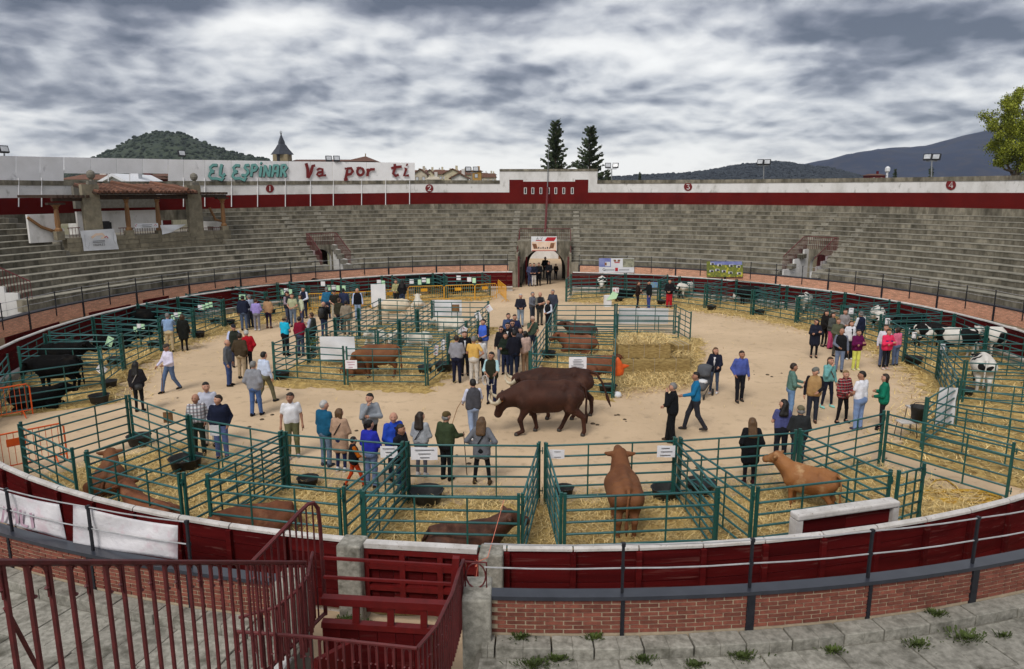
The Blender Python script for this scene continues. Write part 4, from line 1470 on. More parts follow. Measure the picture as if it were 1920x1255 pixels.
hurdle(P['P9'], S2, 'green hurdle beside the black bucket at right')
hurdle(P['P9'], tp(1990, 800), 'green hurdle of the empty straw pen at right, lower side')
# middle left block
Q = {k: tp(*v) for k, v in dict(A=(509, 642), B=(646, 650), C=(800, 651), D=(841, 625), E=(875, 602), F=(897, 583), G=(917, 565), H=(811, 564), I=(711, 560), J=(575, 616), K=(627, 596), L=(671, 579), M=(706, 620), N=(748, 600), O=(782, 580)).items()}
for a, b, lab in (('A', 'B', 'green hurdle left of the notice before the chestnut cow'), ('B', 'C', 'green hurdle in front of the standing chestnut cow'), ('C', 'D', 'green hurdle with white notices right of the chestnut cow'), ('D', 'E', 'green hurdle behind the man in grey hoodie'),
                  ('E', 'F', 'green hurdle with a yellow and white poster by the man in blue vest'), ('F', 'G', 'green hurdle with white notice at the back right corner of the middle left pens'), ('G', 'H', 'green hurdle with white sheet and brown board'), ('H', 'I', 'green hurdle behind the standing cream cow'),
                  ('A', 'J', 'green hurdle beside the man in cyan shirt'), ('J', 'K', 'green hurdle beside the man with burgundy sweater'), ('K', 'L', 'green hurdle beside the photographer with backpack'), ('L', 'I', 'green hurdle before the man in black vest at the middle left pens'),
                  ('J', 'M', 'green hurdle behind the white sheet and potted palm'), ('M', 'D', 'green hurdle between chestnut cow and white calves'), ('M', 'N', 'green divider hurdle between the resting white calves'), ('K', 'N', 'green hurdle left of centre in the white calves pens'),
                  ('N', 'E', 'green hurdle right of centre in the white calves pens'), ('N', 'O', 'green divider hurdle right of the cream cow'), ('O', 'H', 'green divider hurdle behind the cream cow at right'), ('L', 'O', 'green hurdle in front of the cream cow'), ('O', 'F', 'green hurdle of the pen with the lying white bullock')):
    hurdle(Q[a], Q[b], lab)
# middle right block
V_ = {k: tp(*v) for k, v in dict(a=(992, 659), b=(1153, 668), c=(1042, 570), d=(1155, 570), e=(1267, 571), f=(1297, 585), h=(1024, 607), k=(1155, 611), i=(1006, 633), c2=(1038, 588), d2=(1156, 589), g=(1276, 590)).items()}
for a, b, lab in (('a', 'b', 'green hurdle with large notice behind the dark oxen'), ('a', 'i', 'green hurdle by the woman in beige blazer'), ('i', 'h', 'green hurdle left of the lying reddish cattle'), ('h', 'c', 'green hurdle at the left back of the reddish cattle pen'),
                  ('c', 'd', 'green back hurdle of the reddish cattle pen'), ('d', 'e', 'green hurdle behind the white sheet over the straw bales'), ('e', 'f', 'green end hurdle right of the straw bales'), ('h', 'k', 'green hurdle across the reddish cattle pen'),
                  ('c2', 'd2', 'green front hurdle of the empty back pen, left'), ('d2', 'g', 'green hurdle carrying the white sheet by the bales'), ('k', 'b', 'green divider hurdle left of the straw bales'), ('d', 'k', 'green divider hurdle left of the white sheet over the bales')):
    hurdle(V_[a], V_[b], lab)

# ================================================================== STRAW
sb = MB()
def straw_ring(a0, a1, r0, r1, hz=.06):
    na, nr = max(4, int((a1 - a0) * 18 / .22)), int((r1 - r0) / .22)
    vs, fs = [], []
    for i in range(nr + 1):
        for k in range(na + 1):
            edge = i in (0, nr) or k in (0, na)
            r = r0 + (r1 - r0) * i / nr + random.uniform(-.09, .09) + (random.uniform(-.35, .35) if i == 0 else 0)
            a = a0 + (a1 - a0) * k / na
            z = .004 if edge else .015 + hz * random.random() ** 1.6
            vs.append(ring(r, a, z))
    for i in range(nr):
        for k in range(na):
            b = i * (na + 1) + k
            fs.append((b, b + na + 1, b + na + 2, b + 1))
    sb.add(vs, fs)
def straw_quad(p, hz=.06, grow=.5):
    c = sum((Vector(q) for q in p), Vector()) / 4
    p = [Vector(q) + (Vector(q) - c).normalized() * grow for q in p]
    L1, L2 = (p[1] - p[0]).length, (p[3] - p[0]).length
    n1, n2 = max(3, int(L1 / .2)), max(3, int(L2 / .2))
    vs, fs = [], []
    for i in range(n1 + 1):
        for k in range(n2 + 1):
            u, v = i / n1, k / n2
            q = p[0].lerp(p[1], u).lerp(p[3].lerp(p[2], u), v)
            edge = i in (0, n1) or k in (0, n2)
            j = .25 if edge else .07
            vs.append((q.x + random.uniform(-j, j), q.y + random.uniform(-j, j), .005 if edge else .016 + hz * random.random() ** 1.6))
    for i in range(n1):
        for k in range(n2):
            b = i * (n2 + 1) + k
            fs.append((b, b + n2 + 1, b + n2 + 2, b + 1))
    if fs:
        a_, b_, c_ = Vector(vs[fs[0][0]]), Vector(vs[fs[0][1]]), Vector(vs[fs[0][2]])
        if (b_ - a_).cross(c_ - a_).z < 0:
            fs = [q[::-1] for q in fs]
    sb.add(vs, fs)
AF0, AF1 = ang(P['P0']), ang(P['P8'])
af0, af1 = AF0 % (2 * pi), AF1 % (2 * pi)
straw_ring(min(af0, af1) + .02, max(af0, af1) - .0, 15.6, 20.1, .11)
aL0, aL1 = ang(LI[0]) - .16, ang(LI[-1])
straw_ring(aL0, aL1, 16.0, 20.1)
aR0, aR1 = ang(RI[0]) + .01, ang(RI[-1]) + .62
straw_ring(aR0, aR1, 15.3, 20.1)
straw_quad([Q['A'], Q['C'], Q['G'], Q['I']], grow=.8)
straw_quad([V_['a'], V_['b'], V_['d'], V_['c']], grow=.3)
BQ = [at(1155, 722), at(1300, 712), at(1310, 640), at(1160, 620)]
straw_quad(BQ, .05, .5)
kind(sb.build('straw', M_straw), 'stuff')
# loose stalks
def stalks(pts, ln, wd):
    n = len(pts)
    th = rng.uniform(0, 2 * pi, n)
    ti = rng.normal(0, .28, n)
    l = rng.uniform(.5, 1.3, n) * ln
    d = np.stack([np.cos(th) * np.cos(ti), np.sin(th) * np.cos(ti), np.abs(np.sin(ti))], 1) * l[:, None]
    s = np.stack([-np.sin(th), np.cos(th), np.zeros(n)], 1) * (wd * rng.uniform(.6, 1.3, n))[:, None]
    base = pts
    mid = base + d * .5 + np.stack([np.zeros(n), np.zeros(n), rng.uniform(0, .03, n)], 1)
    end = base + d
    v = np.stack([base - s / 2, base + s / 2, mid + s / 2, mid - s / 2, end + s / 3, end - s / 3], 1).reshape(-1, 3)
    i0 = np.arange(n) * 6
    f = np.concatenate([np.stack([i0, i0 + 1, i0 + 2, i0 + 3], 1), np.stack([i0 + 3, i0 + 2, i0 + 4, i0 + 5], 1)])
    return v, f
VV, FF = [], []
def scatter_ring(a0, a1, r0, r1, n, ln, wd, zh=.05):
    a = rng.uniform(a0, a1, n)
    r = np.sqrt(rng.uniform(r0 * r0, r1 * r1, n))
    r = np.where(rng.random(n) < .12, r0 - np.abs(rng.normal(0, .5, n)), r)
    p = np.stack([CX + r * np.sin(a), CY + r * np.cos(a), rng.uniform(.0, zh, n) * (r > r0)], 1)
    VV.append(stalks(p, ln, wd))
def scatter_quad(q, n, ln, wd, grow=.3, zh=.05):
    u, v = rng.uniform(0, 1, n), rng.uniform(0, 1, n)
    q = [np.array(x) for x in q]
    a = q[0] + (q[1] - q[0]) * u[:, None]
    b = q[3] + (q[2] - q[3]) * u[:, None]
    p = a + (b - a) * v[:, None]
    p[:, :2] += rng.normal(0, grow, (n, 2))
    p[:, 2] = rng.uniform(0, zh, n)
    VV.append(stalks(p, ln, wd))
scatter_ring(min(af0, af1), max(af0, af1), 15.6, 20.1, 42000, .24, .010, .12)
scatter_ring(aL0, aL1, 16.0, 20.1, 12000, .3, .020)
scatter_ring(aR0, aR1, 15.3, 20.1, 14000, .3, .020)
scatter_quad([Q['A'], Q['C'], Q['G'], Q['I']], 9000, .28, .018, .45)
scatter_quad([V_['a'], V_['b'], V_['d'], V_['c']], 4000, .28, .018, .3)
scatter_quad(BQ, 6000, .28, .018, .4, .12)
scatter_quad([at(1150, 745), at(1290, 728), at(1320, 700), at(1160, 700)], 2500, .26, .016, .3, .10)
top_ = lambda x, y, z: at(x, y, z)
scatter_quad([top_(1160, 648, 1.13), top_(1255, 648, 1.13), top_(1250, 628, 1.13), top_(1162, 628, 1.13)], 1500, .26, .016, .05, .06)
VV[-1][0][:, 2] += 1.13
scatter_quad([top_(1255, 672, .62), top_(1295, 672, .62), top_(1290, 640, .62), top_(1255, 640, .62)], 900, .26, .016, .06, .12)
VV[-1][0][:, 2] += .62
th_ = rng.uniform(0, 2 * pi, 3500); rr_ = 16.5 * np.sqrt(rng.random(3500))
keep_ = rng.random(3500) < .25 + .75 * (np.sin(th_ * 5) * np.sin(rr_ * .9) > .1)
VV.append(stalks(np.stack([CX + rr_ * np.sin(th_), CY + rr_ * np.cos(th_), np.full(3500, .004)], 1)[keep_], .16, .010))
cnt = 0
av, af_ = [], []
for v, f in VV:
    av.append(v)
    af_.append(f + cnt)
    cnt += len(v)
av, af_ = np.concatenate(av), np.concatenate(af_)
me = bpy.data.meshes.new('loose_straw')
me.vertices.add(len(av)); me.vertices.foreach_set('co', av.ravel())
me.loops.add(len(af_) * 4); me.loops.foreach_set('vertex_index', af_.ravel().astype(np.int32))
me.polygons.add(len(af_)); me.polygons.foreach_set('loop_start', np.arange(len(af_), dtype=np.int32) * 4)
at_ = me.attributes.new('rnd', 'FLOAT', 'FACE'); at_.data.foreach_set('value', rng.random(len(af_)).astype(np.float32))
me.update(); me.validate()
kind(link('loose_straw', me, M_strawb), 'stuff')

# dung and hoof-turned clods on the open sand
mb = MB()
for px_, py_, n_ in ((1700, 890, 14), (1640, 905, 8), (1725, 905, 8), (1160, 790, 6), (1350, 860, 5), (880, 840, 6), (640, 800, 6), (430, 800, 6), (1420, 700, 6), (320, 760, 5), (1250, 640, 5), (980, 700, 5), (560, 720, 5), (1560, 730, 6)):
    c = at(px_, py_)
    for k in range(n_):
        q = (c.x + random.gauss(0, .5), c.y + random.gauss(0, .7), 0)
        s_ = random.uniform(.02, .07)
        mb.lathe(q, [(s_ * 1.2, .0), (s_, s_ * .35), (s_ * .4, s_ * .6)], 6)
kind(mb.build('dung', mat('dung', (.10, .07, .04), (.06, .042, .025), rnd=0)), 'stuff')
# straw bales
def bale(c, s, rz, lab):
    nx, ny, nz = [max(3, int(q / .11)) for q in s]
    bm_ = MB()
    def face(o, u, v, nu, nv):
        vs, fs = [], []
        for i in range(nu + 1):
            for k in range(nv + 1):
                p = o + u * (i / nu) + v * (k / nv)
                h = Vector(((hash((round(p.x, 2), round(p.y, 2), round(p.z, 2))) % 997) / 997 - .5, (hash((round(p.y, 2), round(p.z, 2), 3)) % 991) / 991 - .5, (hash((round(p.z, 2), round(p.x, 2), 7)) % 983) / 983 - .5)) * .055
                vs.append(p + h)
        for i in range(nu):
            for k in range(nv):
                b = i * (nv + 1) + k
                fs.append((b, b + nv + 1, b + nv + 2, b + 1))
        bm_.add(vs, fs)
    x, y, z = Vector((s[0], 0, 0)), Vector((0, s[1], 0)), Vector((0, 0, s[2]))
    o = Vector((-s[0] / 2, -s[1] / 2, 0))
    face(o, x, z, nx, nz); face(o + y, z, x, nz, nx); face(o, z, y, nz, ny); face(o + x, y, z, ny, nz); face(o + z, x, y, nx, ny)
    me = bm_.mesh('straw_bale')
    ob = link('straw_bale', me, M_bale, smooth=True)
    ob.location = c
    ob.rotation_euler = (0, 0, rz)
    tag(ob, lab, 'straw bale')
    # baling twine
    m1 = MB()
    for f_ in (-.3, 0, .3):
        m1.tube([(s[0] * f_, -s[1] / 2 - .03, .02), (s[0] * f_, -s[1] / 2 - .03, s[2] + .02), (s[0] * f_, s[1] / 2, s[2] + .03)], .006, 4)
    m1.build('twine', M_cap, ob)
b0, b1 = at(1160, 703), at(1293, 703)
w_ = (b1 - b0).length
bale(b0.lerp(b1, .5) + Vector((0, .55, 0)), (w_, 1.1, .60), 0, 'long straw bale at the bottom of the stack')
u0 = at(1158, 671, .61); u1 = at(1256, 673, .61)
bale(u0.lerp(u1, .5) + Vector((0, .62, 0)), ((u1 - u0).length, 1.2, .52), .02, 'big straw bale on top of the stack, left')
bale(at(1276, 664, .60) + Vector((0, .45, 0)), (.72, .9, .36), .2, 'broken low straw bale on top of the stack, right')

# ================================================================== SMALL FITTINGS
m1 = MB(); m1.lathe((0, 0, 0), [(.20, 0), (.26, .02), (.31, .26), (.34, .28), (.30, .275), (.24, .06), (.02, .05)], 14); ME_tub = m1.mesh('feed_tub'); ME_tub.materials.append(M_rubber)
ME_tub.polygons.foreach_set('use_smooth', [True] * len(ME_tub.polygons))
TUBS = [(262, 836, 'feed tub under the back corner of the brown cow pen at left', 1.0), (350, 884, 'feed tub beside the green posts before the checked shirt man', 1.25), (578, 914, 'low feed pan in the resting red cow pen', .8), (800, 947, 'large feed tub in the lying bull pen', 1.2), (1246, 938, 'feed tub right of the brown cow seen from behind', 1.0), (1312, 928, 'feed tub left of the tan cow', 1.1), (1058, 930, 'feed tub at the post left of the brown cow seen from behind', .7),
        (528, 712, 'feed tub at the corner left of the chestnut cow', 1.0), (797, 700, 'feed tub at the right of the chestnut cow pen', .9), (832, 697, 'wide feed tub behind the man in grey hoodie', 1.2), (700, 630, 'feed tub under the cream cow pen rail', .9), (1028, 672, 'feed tub by the woman in beige blazer', 1.0), (1139, 738, 'feed tub behind the tail of the dark oxen', 1.0),
        (187, 757, 'feed tub by the leftmost pen corner post', 1.0), (205, 728, 'feed tub left of the corner post in the leftmost pen', .9), (216, 684, 'feed tub in the second black cattle pen', 1.0), (290, 652, 'feed tub in the third black cattle pen', 1.0), (372, 634, 'feed tub beside the woman in black coat and boots', 1.0), (404, 608, 'feed tub left of the green post in the black cattle pens', .9), (431, 610, 'feed tub right of the green post in the black cattle pens', .9), (508, 590, 'feed tub behind the person in tan jacket', .9),
        (1160, 566, 'feed tub behind the girl in brown jacket', .9), (1240, 572, 'feed tub beside the youth in red trousers', .9), (1334, 582, 'feed tub at the third post of the right pens', .9), (1424, 591, 'feed tub at the fourth post of the right pens', .9), (1712, 684, 'feed tub by the photo notice at the right pens', 1.1), (1808, 742, 'feed tub behind the spotted rump cow', .9)]
for x, y, lab, s_ in TUBS:
    o = inst('feed_tub', ME_tub, None, at(x, y) + Vector((0, 0, .03)), (0, 0, random.random() * 6), (s_, s_, s_))
    tag(o, 'black rubber ' + lab, 'feed tub', 'black rubber feed tubs')

def notice(x, y, w, h, z, m_, lab, grp=None, tilt=0.0, lines=3, ink=M_print, nm='notice', art=None):
    c = at(x, y, z) + Vector((0, -.06, 0))
    dpt = (c - Vector((0, 0, EYE))).dot(FW)
    s_ = dpt / F_PX
    e = empty(nm, c)
    a_ = atan2(-c.x, -c.y + 0) if False else 0
    e.rotation_euler = (0, tilt, a_)
    tag(e, lab, 'notice', grp)
    W, H = w * s_, h * s_ * 1.04
    m1 = MB()
    n_ = 4
    for k in range(n_):
        b0_, b1_ = .012 * sin(k * 1.7), .012 * sin((k + 1) * 1.7)
        xa, xb = -W / 2 + W * k / n_, -W / 2 + W * (k + 1) / n_
        m1.hexa([(xa, b0_, -H / 2), (xb, b1_, -H / 2), (xb, b1_ + .004, -H / 2), (xa, b0_ + .004, -H / 2), (xa, b0_, H / 2), (xb, b1_, H / 2), (xb, b1_ + .004, H / 2), (xa, b0_ + .004, H / 2)])
    m1.build('sheet', m_, e)
    if lines:
        m1 = MB()
        for k in range(lines):
            zz = H * (.30 - .60 * k / max(lines - 1, 1))
            ww = W * random.uniform(.35, .75)
            m1.box((random.uniform(-.05, .05) * W, -.018, zz), (ww, .003, H * (.055 if lines < 5 else .03)))
        kind(m1.build('print', ink, e), 'stuff')
    return e
GW, GG = 'white notices on the black cattle pens', 'green notices on the black cattle pens'
nth = dict(w=-1, g=-1)
for x, y, c_ in ((255, 617, 'g'), (262, 611, 'w'), (269, 612, 'g'), (325, 595, 'g'), (331, 590, 'w'), (338, 590, 'g'), (376, 576, 'w'), (382, 576, 'g'), (389, 573, 'g'), (396, 571, 'g'), (530, 548, 'g'), (537, 545, 'w'), (545, 547, 'g'), (606, 532, 'w'), (617, 540, 'g'), (626, 539, 'w'), (634, 540, 'g'), (645, 540, 'g'), (711, 529, 'w'), (719, 531, 'g'), (772, 528, 'w'), (787, 529, 'g'), (795, 525, 'w'), (803, 527, 'g'), (860, 521, 'w'), (880, 524, 'w'), (889, 526, 'g')):
    nth[c_] += 1
    notice(x, y, 8 if c_ == 'w' else 6.5, 8 if c_ == 'w' else 9, 1.32, M_paper if c_ == 'w' else M_paperg, ('small white notice on the black cattle pens, ' if c_ == 'w' else 'small green notice on the black cattle pens, ') + ORD[nth[c_]] + ' from the left', GW if c_ == 'w' else GG, lines=0)
notice(192, 692, 17, 16, 1.0, M_paper, 'white notice hanging askew on the leftmost black cattle pen', tilt=.7, lines=2)
notice(455, 557, 12, 9, 1.3, M_paperg, 'green sheet on the rail before the two men at the black cattle pens', lines=1)
notice(207, 640, 12, 18, 1.2, M_paperg, 'pale green sheet hanging on the second black cattle pen', lines=2, tilt=.4)
for x, y, lab in ((1595, 583, 'white notice above the woman in grey top at the right pens'), (1653, 595, 'black and white photo notice left of the spotted white calf'), (1663, 602, 'white notice beside the photo notice at the right pens'), (1700, 620, 'dark photo notice on the right pens near the woman in pink'), (1713, 628, 'white notice on the right pens near the woman in pink shirt'), (1766, 650, 'white notice with dark picture on the corner post at right')):
    notice(x, y, 9, 11, 1.35, M_paper, lab, lines=2)
notice(1154, 544, 12, 9, .85, M_paper, 'white sign with red letters A V on the right pens', lines=0)
c = at(1154, 544, .85) + Vector((0, -.085, 0))
e = bpy.data.objects['notice'] if False else [o for o in bpy.data.objects if o.get('label') == 'white sign with red letters A V on the right pens'][0]
m1 = MB()
k = (c - Vector((0, 0, EYE))).dot(FW) / F_PX
for s_ in ([(-4.5, 3), (-2.8, -3), (-1.2, 3)], [(-3.8, 1.2), (-2, 1.2)], [(1.2, -3), (2.8, 3), (4.5, -3)]):
    stroke(m1, s_, 1.1, lambda a, b, d_: Vector((a * k, -.026 + d_, -b * k)), .003)
m1.build('lettering', M_printr, e)
notice(1225, 534, 16, 10, 1.2, mat('blue_poster', (.10, .22, .50), (.2, .3, .25), scale=4, rnd=0), 'small blue and green poster on the right pens', lines=0)
notice(659, 683, 22, 16, .95, M_paper, 'white notice with pink text at the nose of the chestnut cow', lines=3, ink=mat('pink_ink', (.5, .15, .25), rnd=0))
notice(818, 656, 8, 19, 1.15, M_paper, 'white notice left one on the pen beside the man in grey hoodie', lines=2, tilt=.1, ink=M_printr)
notice(831, 646, 8, 19, 1.15, M_paper, 'white notice right one on the pen beside the man in grey hoodie', lines=2, tilt=.1)
notice(868, 620, 13, 16, 1.2, M_paper, 'white poster with yellow and red arc near the man in blue vest', lines=2, tilt=.5, ink=M_printr)
notice(897, 593, 10, 15, 1.25, M_paper, 'white poster above the man in blue vest', lines=1, tilt=-.35)
notice(917, 578, 10, 12, 1.25, M_paper, 'white poster with red edge on the back right corner pen', lines=1, tilt=-.6, ink=M_printr)
notice(1083, 681, 33, 24, 1.2, M_paper, 'large white notice above the back of the dark oxen', lines=6)
notice(730, 846, 32, 22, 1.28, M_paper, 'large white notice on the pen under the man in black', lines=3)
notice(796, 849, 50, 24, 1.28, M_paper, 'widest white notice left of the man with walking stick', lines=3)
notice(1044, 850, 28, 17, 1.28, M_paper, 'white notice on the rail left of the brown cow seen from behind', lines=2, ink=M_steel)
notice(1248, 845, 34, 22, 1.28, M_paper, 'large white notice with dark text right of the brown cow seen from behind', lines=3)
notice(404, 806, 18, 20, 1.1, M_paper, 'white sheet on the pen under the man in navy sweater', lines=0)
notice(317, 782, 18, 20, 1.15, M_wood, 'brown wooden plate on the hurdle left of the checked shirt man', lines=0, nm='wooden_plate')
notice(854, 578, 15, 14, 1.0, M_wood, 'brown board on the hurdle at the back of the middle left pens', lines=0, nm='wooden_plate')
def sheet(p4, lab, nm='banner', m_=None, n=8, amp=.03, cat='banner', thick=.01):
    m1 = MB()
    vs, fs = [], []
    for d_ in (0, thick):
        for i in range(n + 1):
            for k in range(n + 1):
                u, v = i / n, k / n
                q = p4[0].lerp(p4[1], u).lerp(p4[3].lerp(p4[2], u), v)
                q = q + Vector((0, -d_ + amp * sin(5 * u + 3 * v) * sin(3.1 * v + .5) + amp * .5 * sin(11 * u * v + 1), 0))
                vs.append(q)
    N_ = (n + 1) ** 2
    for i in range(n):
        for k in range(n):
            b = i * (n + 1) + k
            fs.append((b, b + 1, b + n + 2, b + n + 1))
            fs.append((N_ + b, N_ + b + n + 1, N_ + b + n + 2, N_ + b + 1))
    m1.add(vs, fs)
    c = sum(p4, Vector()) / 4
    e = empty(nm, c)
    tag(e, lab, cat)
    m1.v = [(p[0] - c.x, p[1] - c.y, p[2] - c.z) for p in m1.v]
    m1.build('cloth', m_ or M_sheet, e, smooth=True)
    return e
def sheet_px(x0, x1, yt, yb, z0, z1, lab, **k):
    a, b = at(x0, yb, z0), at(x1, yb, z0)
    return sheet([Vector((a.x, a.y - .05, a.z)), Vector((b.x, b.y - .05, b.z)), Vector((b.x, b.y - .05, z1)), Vector((a.x, a.y - .05, z1))], lab, **k)
sheet_px(602, 667, 633, 674, .35, 1.3, 'white sheet on the hurdle left of the chestnut cow')
sheet_px(811, 866, 566, 592, .5, 1.35, 'white sheet on the hurdle left of the brown board')
sheet_px(1159, 1252, 582, 607, .45, 1.25, 'wide white sheet on the hurdle above the straw bales')
sheet_px(697, 724, 545, 575, .25, 1.6, 'upright white board standing by the yellow barriers', amp=.0)
sheet_px(1752, 1785, 705, 795, .1, 1.25, 'white banner with green print leaning at the right pens')
# orange bag hanging on the pen corner
def blobmesh(nm, c, pts, m_, lab, cat):
    m1 = MB()
    m1.tube(*pts)
    o = m1.build(nm, m_, None, smooth=True)
    o.location = c
    tag(o, lab, cat)
    return o
c = at(1157, 686, 1.05) + Vector((0, -.12, 0))
m1 = MB()
m1.lathe((0, 0, 0), [(.02, .30), (.10, .22), (.21, .05), (.25, -.12), (.22, -.26), (.10, -.30)], 9)
m1.tube([(.18, -.02, .0), (.42, -.04, .03)], [.10, .02], 5)
o = m1.build('orange_bag', mat('orange_plastic', (.72, .11, .015), rough=.5, rnd=0, bump=.02, bscale=6), None, smooth=True)
o.location = c
o.scale = (.95, .5, 1.1)
tag(o, 'bright orange plastic bag tied to the pen corner post', 'bag')
m1 = MB(); m1.lathe((0, 0, 0), [(.12, 0), (.17, .08), (.12, .17), (.03, .2)], 8)
o = m1.build('white_bag', M_sheet, None, smooth=True); o.location = at(1157, 745); tag(o, 'crumpled white plastic bag at the pen corner by the oxen', 'bag')

def crowd_barrier(a, b, m_, lab, grp=None, h=1.05, plate=True, nm='crowd_barrier'):
    a, b = Vector((a.x, a.y, 0)), Vector((b.x, b.y, 0))
    d = b - a
    L = d.length
    e = empty(nm, a, atan2(d.y, d.x))
    tag(e, lab, 'crowd barrier', grp)
    m1 = MB()
    pts = [(0, 0, .05), (0, 0, h - .1), (.08, 0, h), (L - .08, 0, h), (L, 0, h - .1), (L, 0, .05)]
    m1.tube(pts, .022, 6)
    m1.tube([(0, 0, .2), (L, 0, .2)], .018, 5)
    m1.build('frame', m_, e)
    n = max(5, int(L / .13))
    me = None
    for k in range(1, n):
        if me is None:
            q = MB(); q.tube([(0, 0, .2), (0, 0, h - .01)], .009, 4); me = q.mesh('bar'); me.materials.append(m_)
        inst('bar', me, e, (L * k / n, 0, 0))
    if plate:
        q = MB(); q.box((L * .45, -.015, .8), (.42, .012, .2)); q.build('plate', m_, e)
    for x in (.25, L - .25):
        q = MB(); q.tube([(x, -.26, .02), (x, 0, .2), (x, .26, .02)], .018, 5); q.build('foot', m_, e)
for n_, (x0, y0, x1, y1) in enumerate(((578, 584, 640, 582), (641, 582, 703, 578), (704, 578, 764, 571), (766, 568, 832, 566), (834, 566, 890, 564), (891, 564, 931, 561))):
    crowd_barrier(at(x0, y0), at(x1, y1), M_yellow, 'yellow crowd barrier before the far black cattle pens, ' + ORD[n_] + ' from the left', 'yellow crowd barriers')
crowd_barrier(at(934, 553), at(949, 567), M_yellow, 'yellow crowd barrier standing alone beside the entrance arch')
crowd_barrier(at(-45, 800), at(62, 779), M_orange, 'orange crowd barrier before the resting black calf', plate=False)
crowd_barrier(at(-40, 902), at(127, 864), M_orange, 'orange crowd barrier by the left end of the front pens')
# yellow hose
pts = []
c = at(1800, 935)
for k in range(90):
    t_ = k / 89
    a = t_ * 2 * pi * 3.6
    pts.append(c + Vector((cos(a) * (.95 - .15 * t_) + .1 * sin(a * 1.7), sin(a) * (.28 + .1 * sin(t_ * 9)), .03 + .04 * abs(sin(a * 2.3)))))
lead = [at(1742, 915), at(1755, 902), at(1775, 902), at(1795, 917), at(1800, 932)]
m1 = MB()
m1.tube([Vector((p.x, p.y, .03)) for p in lead] + pts + [at(1872, 940) + Vector((0, 0, .03)), at(1890, 938) + Vector((0, 0, .03))], .024, 6)
tail_ = [at(1742, 915), at(1748, 925), at(1790, 938), at(1815, 942)]
m1.tube([Vector((p.x, p.y, .05)) for p in tail_], .024, 6)
tag(m1.build('hose', M_hose, None, smooth=True), 'yellow water hose coiled on the sand at right', 'hose')
# bucket on a stool and folding stools
p = at(1697, 822)
e = empty('folding_stool', p); tag(e, 'small folding stool with white top under the black bucket', 'stool')
m1 = MB(); m1.box((0, 0, .5), (.5, .34, .035)); m1.build('seat', M_cap, e)
for sx_, sy_ in ((-1, -1), (1, -1), (1, 1), (-1, 1)):
    m1 = MB(); m1.tube([(sx_ * .2, sy_ * .13, .49), (sx_ * .24, sy_ * .18, 0)], .012, 5); m1.build('leg', M_black, e)
p = at(1714, 800)
e = empty('folding_stool', p); tag(e, 'folding stool with papers behind the black bucket', 'stool')
m1 = MB(); m1.box((0, 0, .62), (.5, .34, .035)); m1.build('seat', M_cap, e)
for sx_, sy_ in ((-1, -1), (1, -1), (1, 1), (-1, 1)):
    m1 = MB(); m1.tube([(sx_ * .2, sy_ * .13, .61), (sx_ * .24, sy_ * .18, 0)], .012, 5); m1.build('leg', M_black, e)
m1 = MB(); m1.lathe((0, 0, 0), [(.17, 0), (.24, .42), (.26, .44), (.23, .43), (.17, .05)], 14); m1.tube([(-.24, 0, .43), (-.15, 0, .55), (.15, 0, .55), (.24, 0, .43)], .012, 5)
o = m1.build('bucket', M_rubber, None, smooth=True); o.location = at(1722, 790, .55) ; tag(o, 'large black bucket standing by the green corner post at right', 'bucket')
# pink twine tied round the right gate pillar
m1 = MB()
c = Vector((pB.x, pB.y - .3, pB.z - .15))
m1.tube([c + Vector((-.2, 0, .1)), c + Vector((-.05, -.02, .18)), at(945, 938, 1.5)], .006, 4)
m1.tube([c + Vector((-.2, 0, .1)), c + Vector((-.25, -.03, -.3))], .006, 4)
for k in range(5):
    m1.tube([c + Vector((-.2, 0, .1)), c + Vector((-.2 - .06 * random.random(), -.04, .1 + random.uniform(-.12, .06)))], .006, 4)
tag(m1.build('twine', mat('pink_twine', (.72, .22, .14), rnd=0)), 'salmon pink baling twine tied from the gate pillar to the pen', 'twine')
# potted palm behind the white sheet
p = at(588, 672)
e = empty('potted_palm', p); tag(e, 'small green palm plant by the white sheet', 'plant')
m1 = MB(); m1.lathe((0, 0, 0), [(.12, 0), (.16, .25), (.13, .24)], 8); m1.build('pot', M_rubber, e)
for k in range(12):
    m1 = MB()
    a = k * 2.4; r_ = random.uniform(.3, .55)
    q0, q1, q2 = Vector((0, 0, .25)), Vector((cos(a) * r_ * .5, sin(a) * r_ * .5, .85)), Vector((cos(a) * r_, sin(a) * r_, .65))
    s_ = Vector((-sin(a), cos(a), 0)) * .035
    m1.add([q0 - s_ * .3, q0 + s_ * .3, q1 + s_, q1 - s_, q2], [(0, 1, 2, 3), (3, 2, 4)])
    m1.build('leaf', M_weed, e)

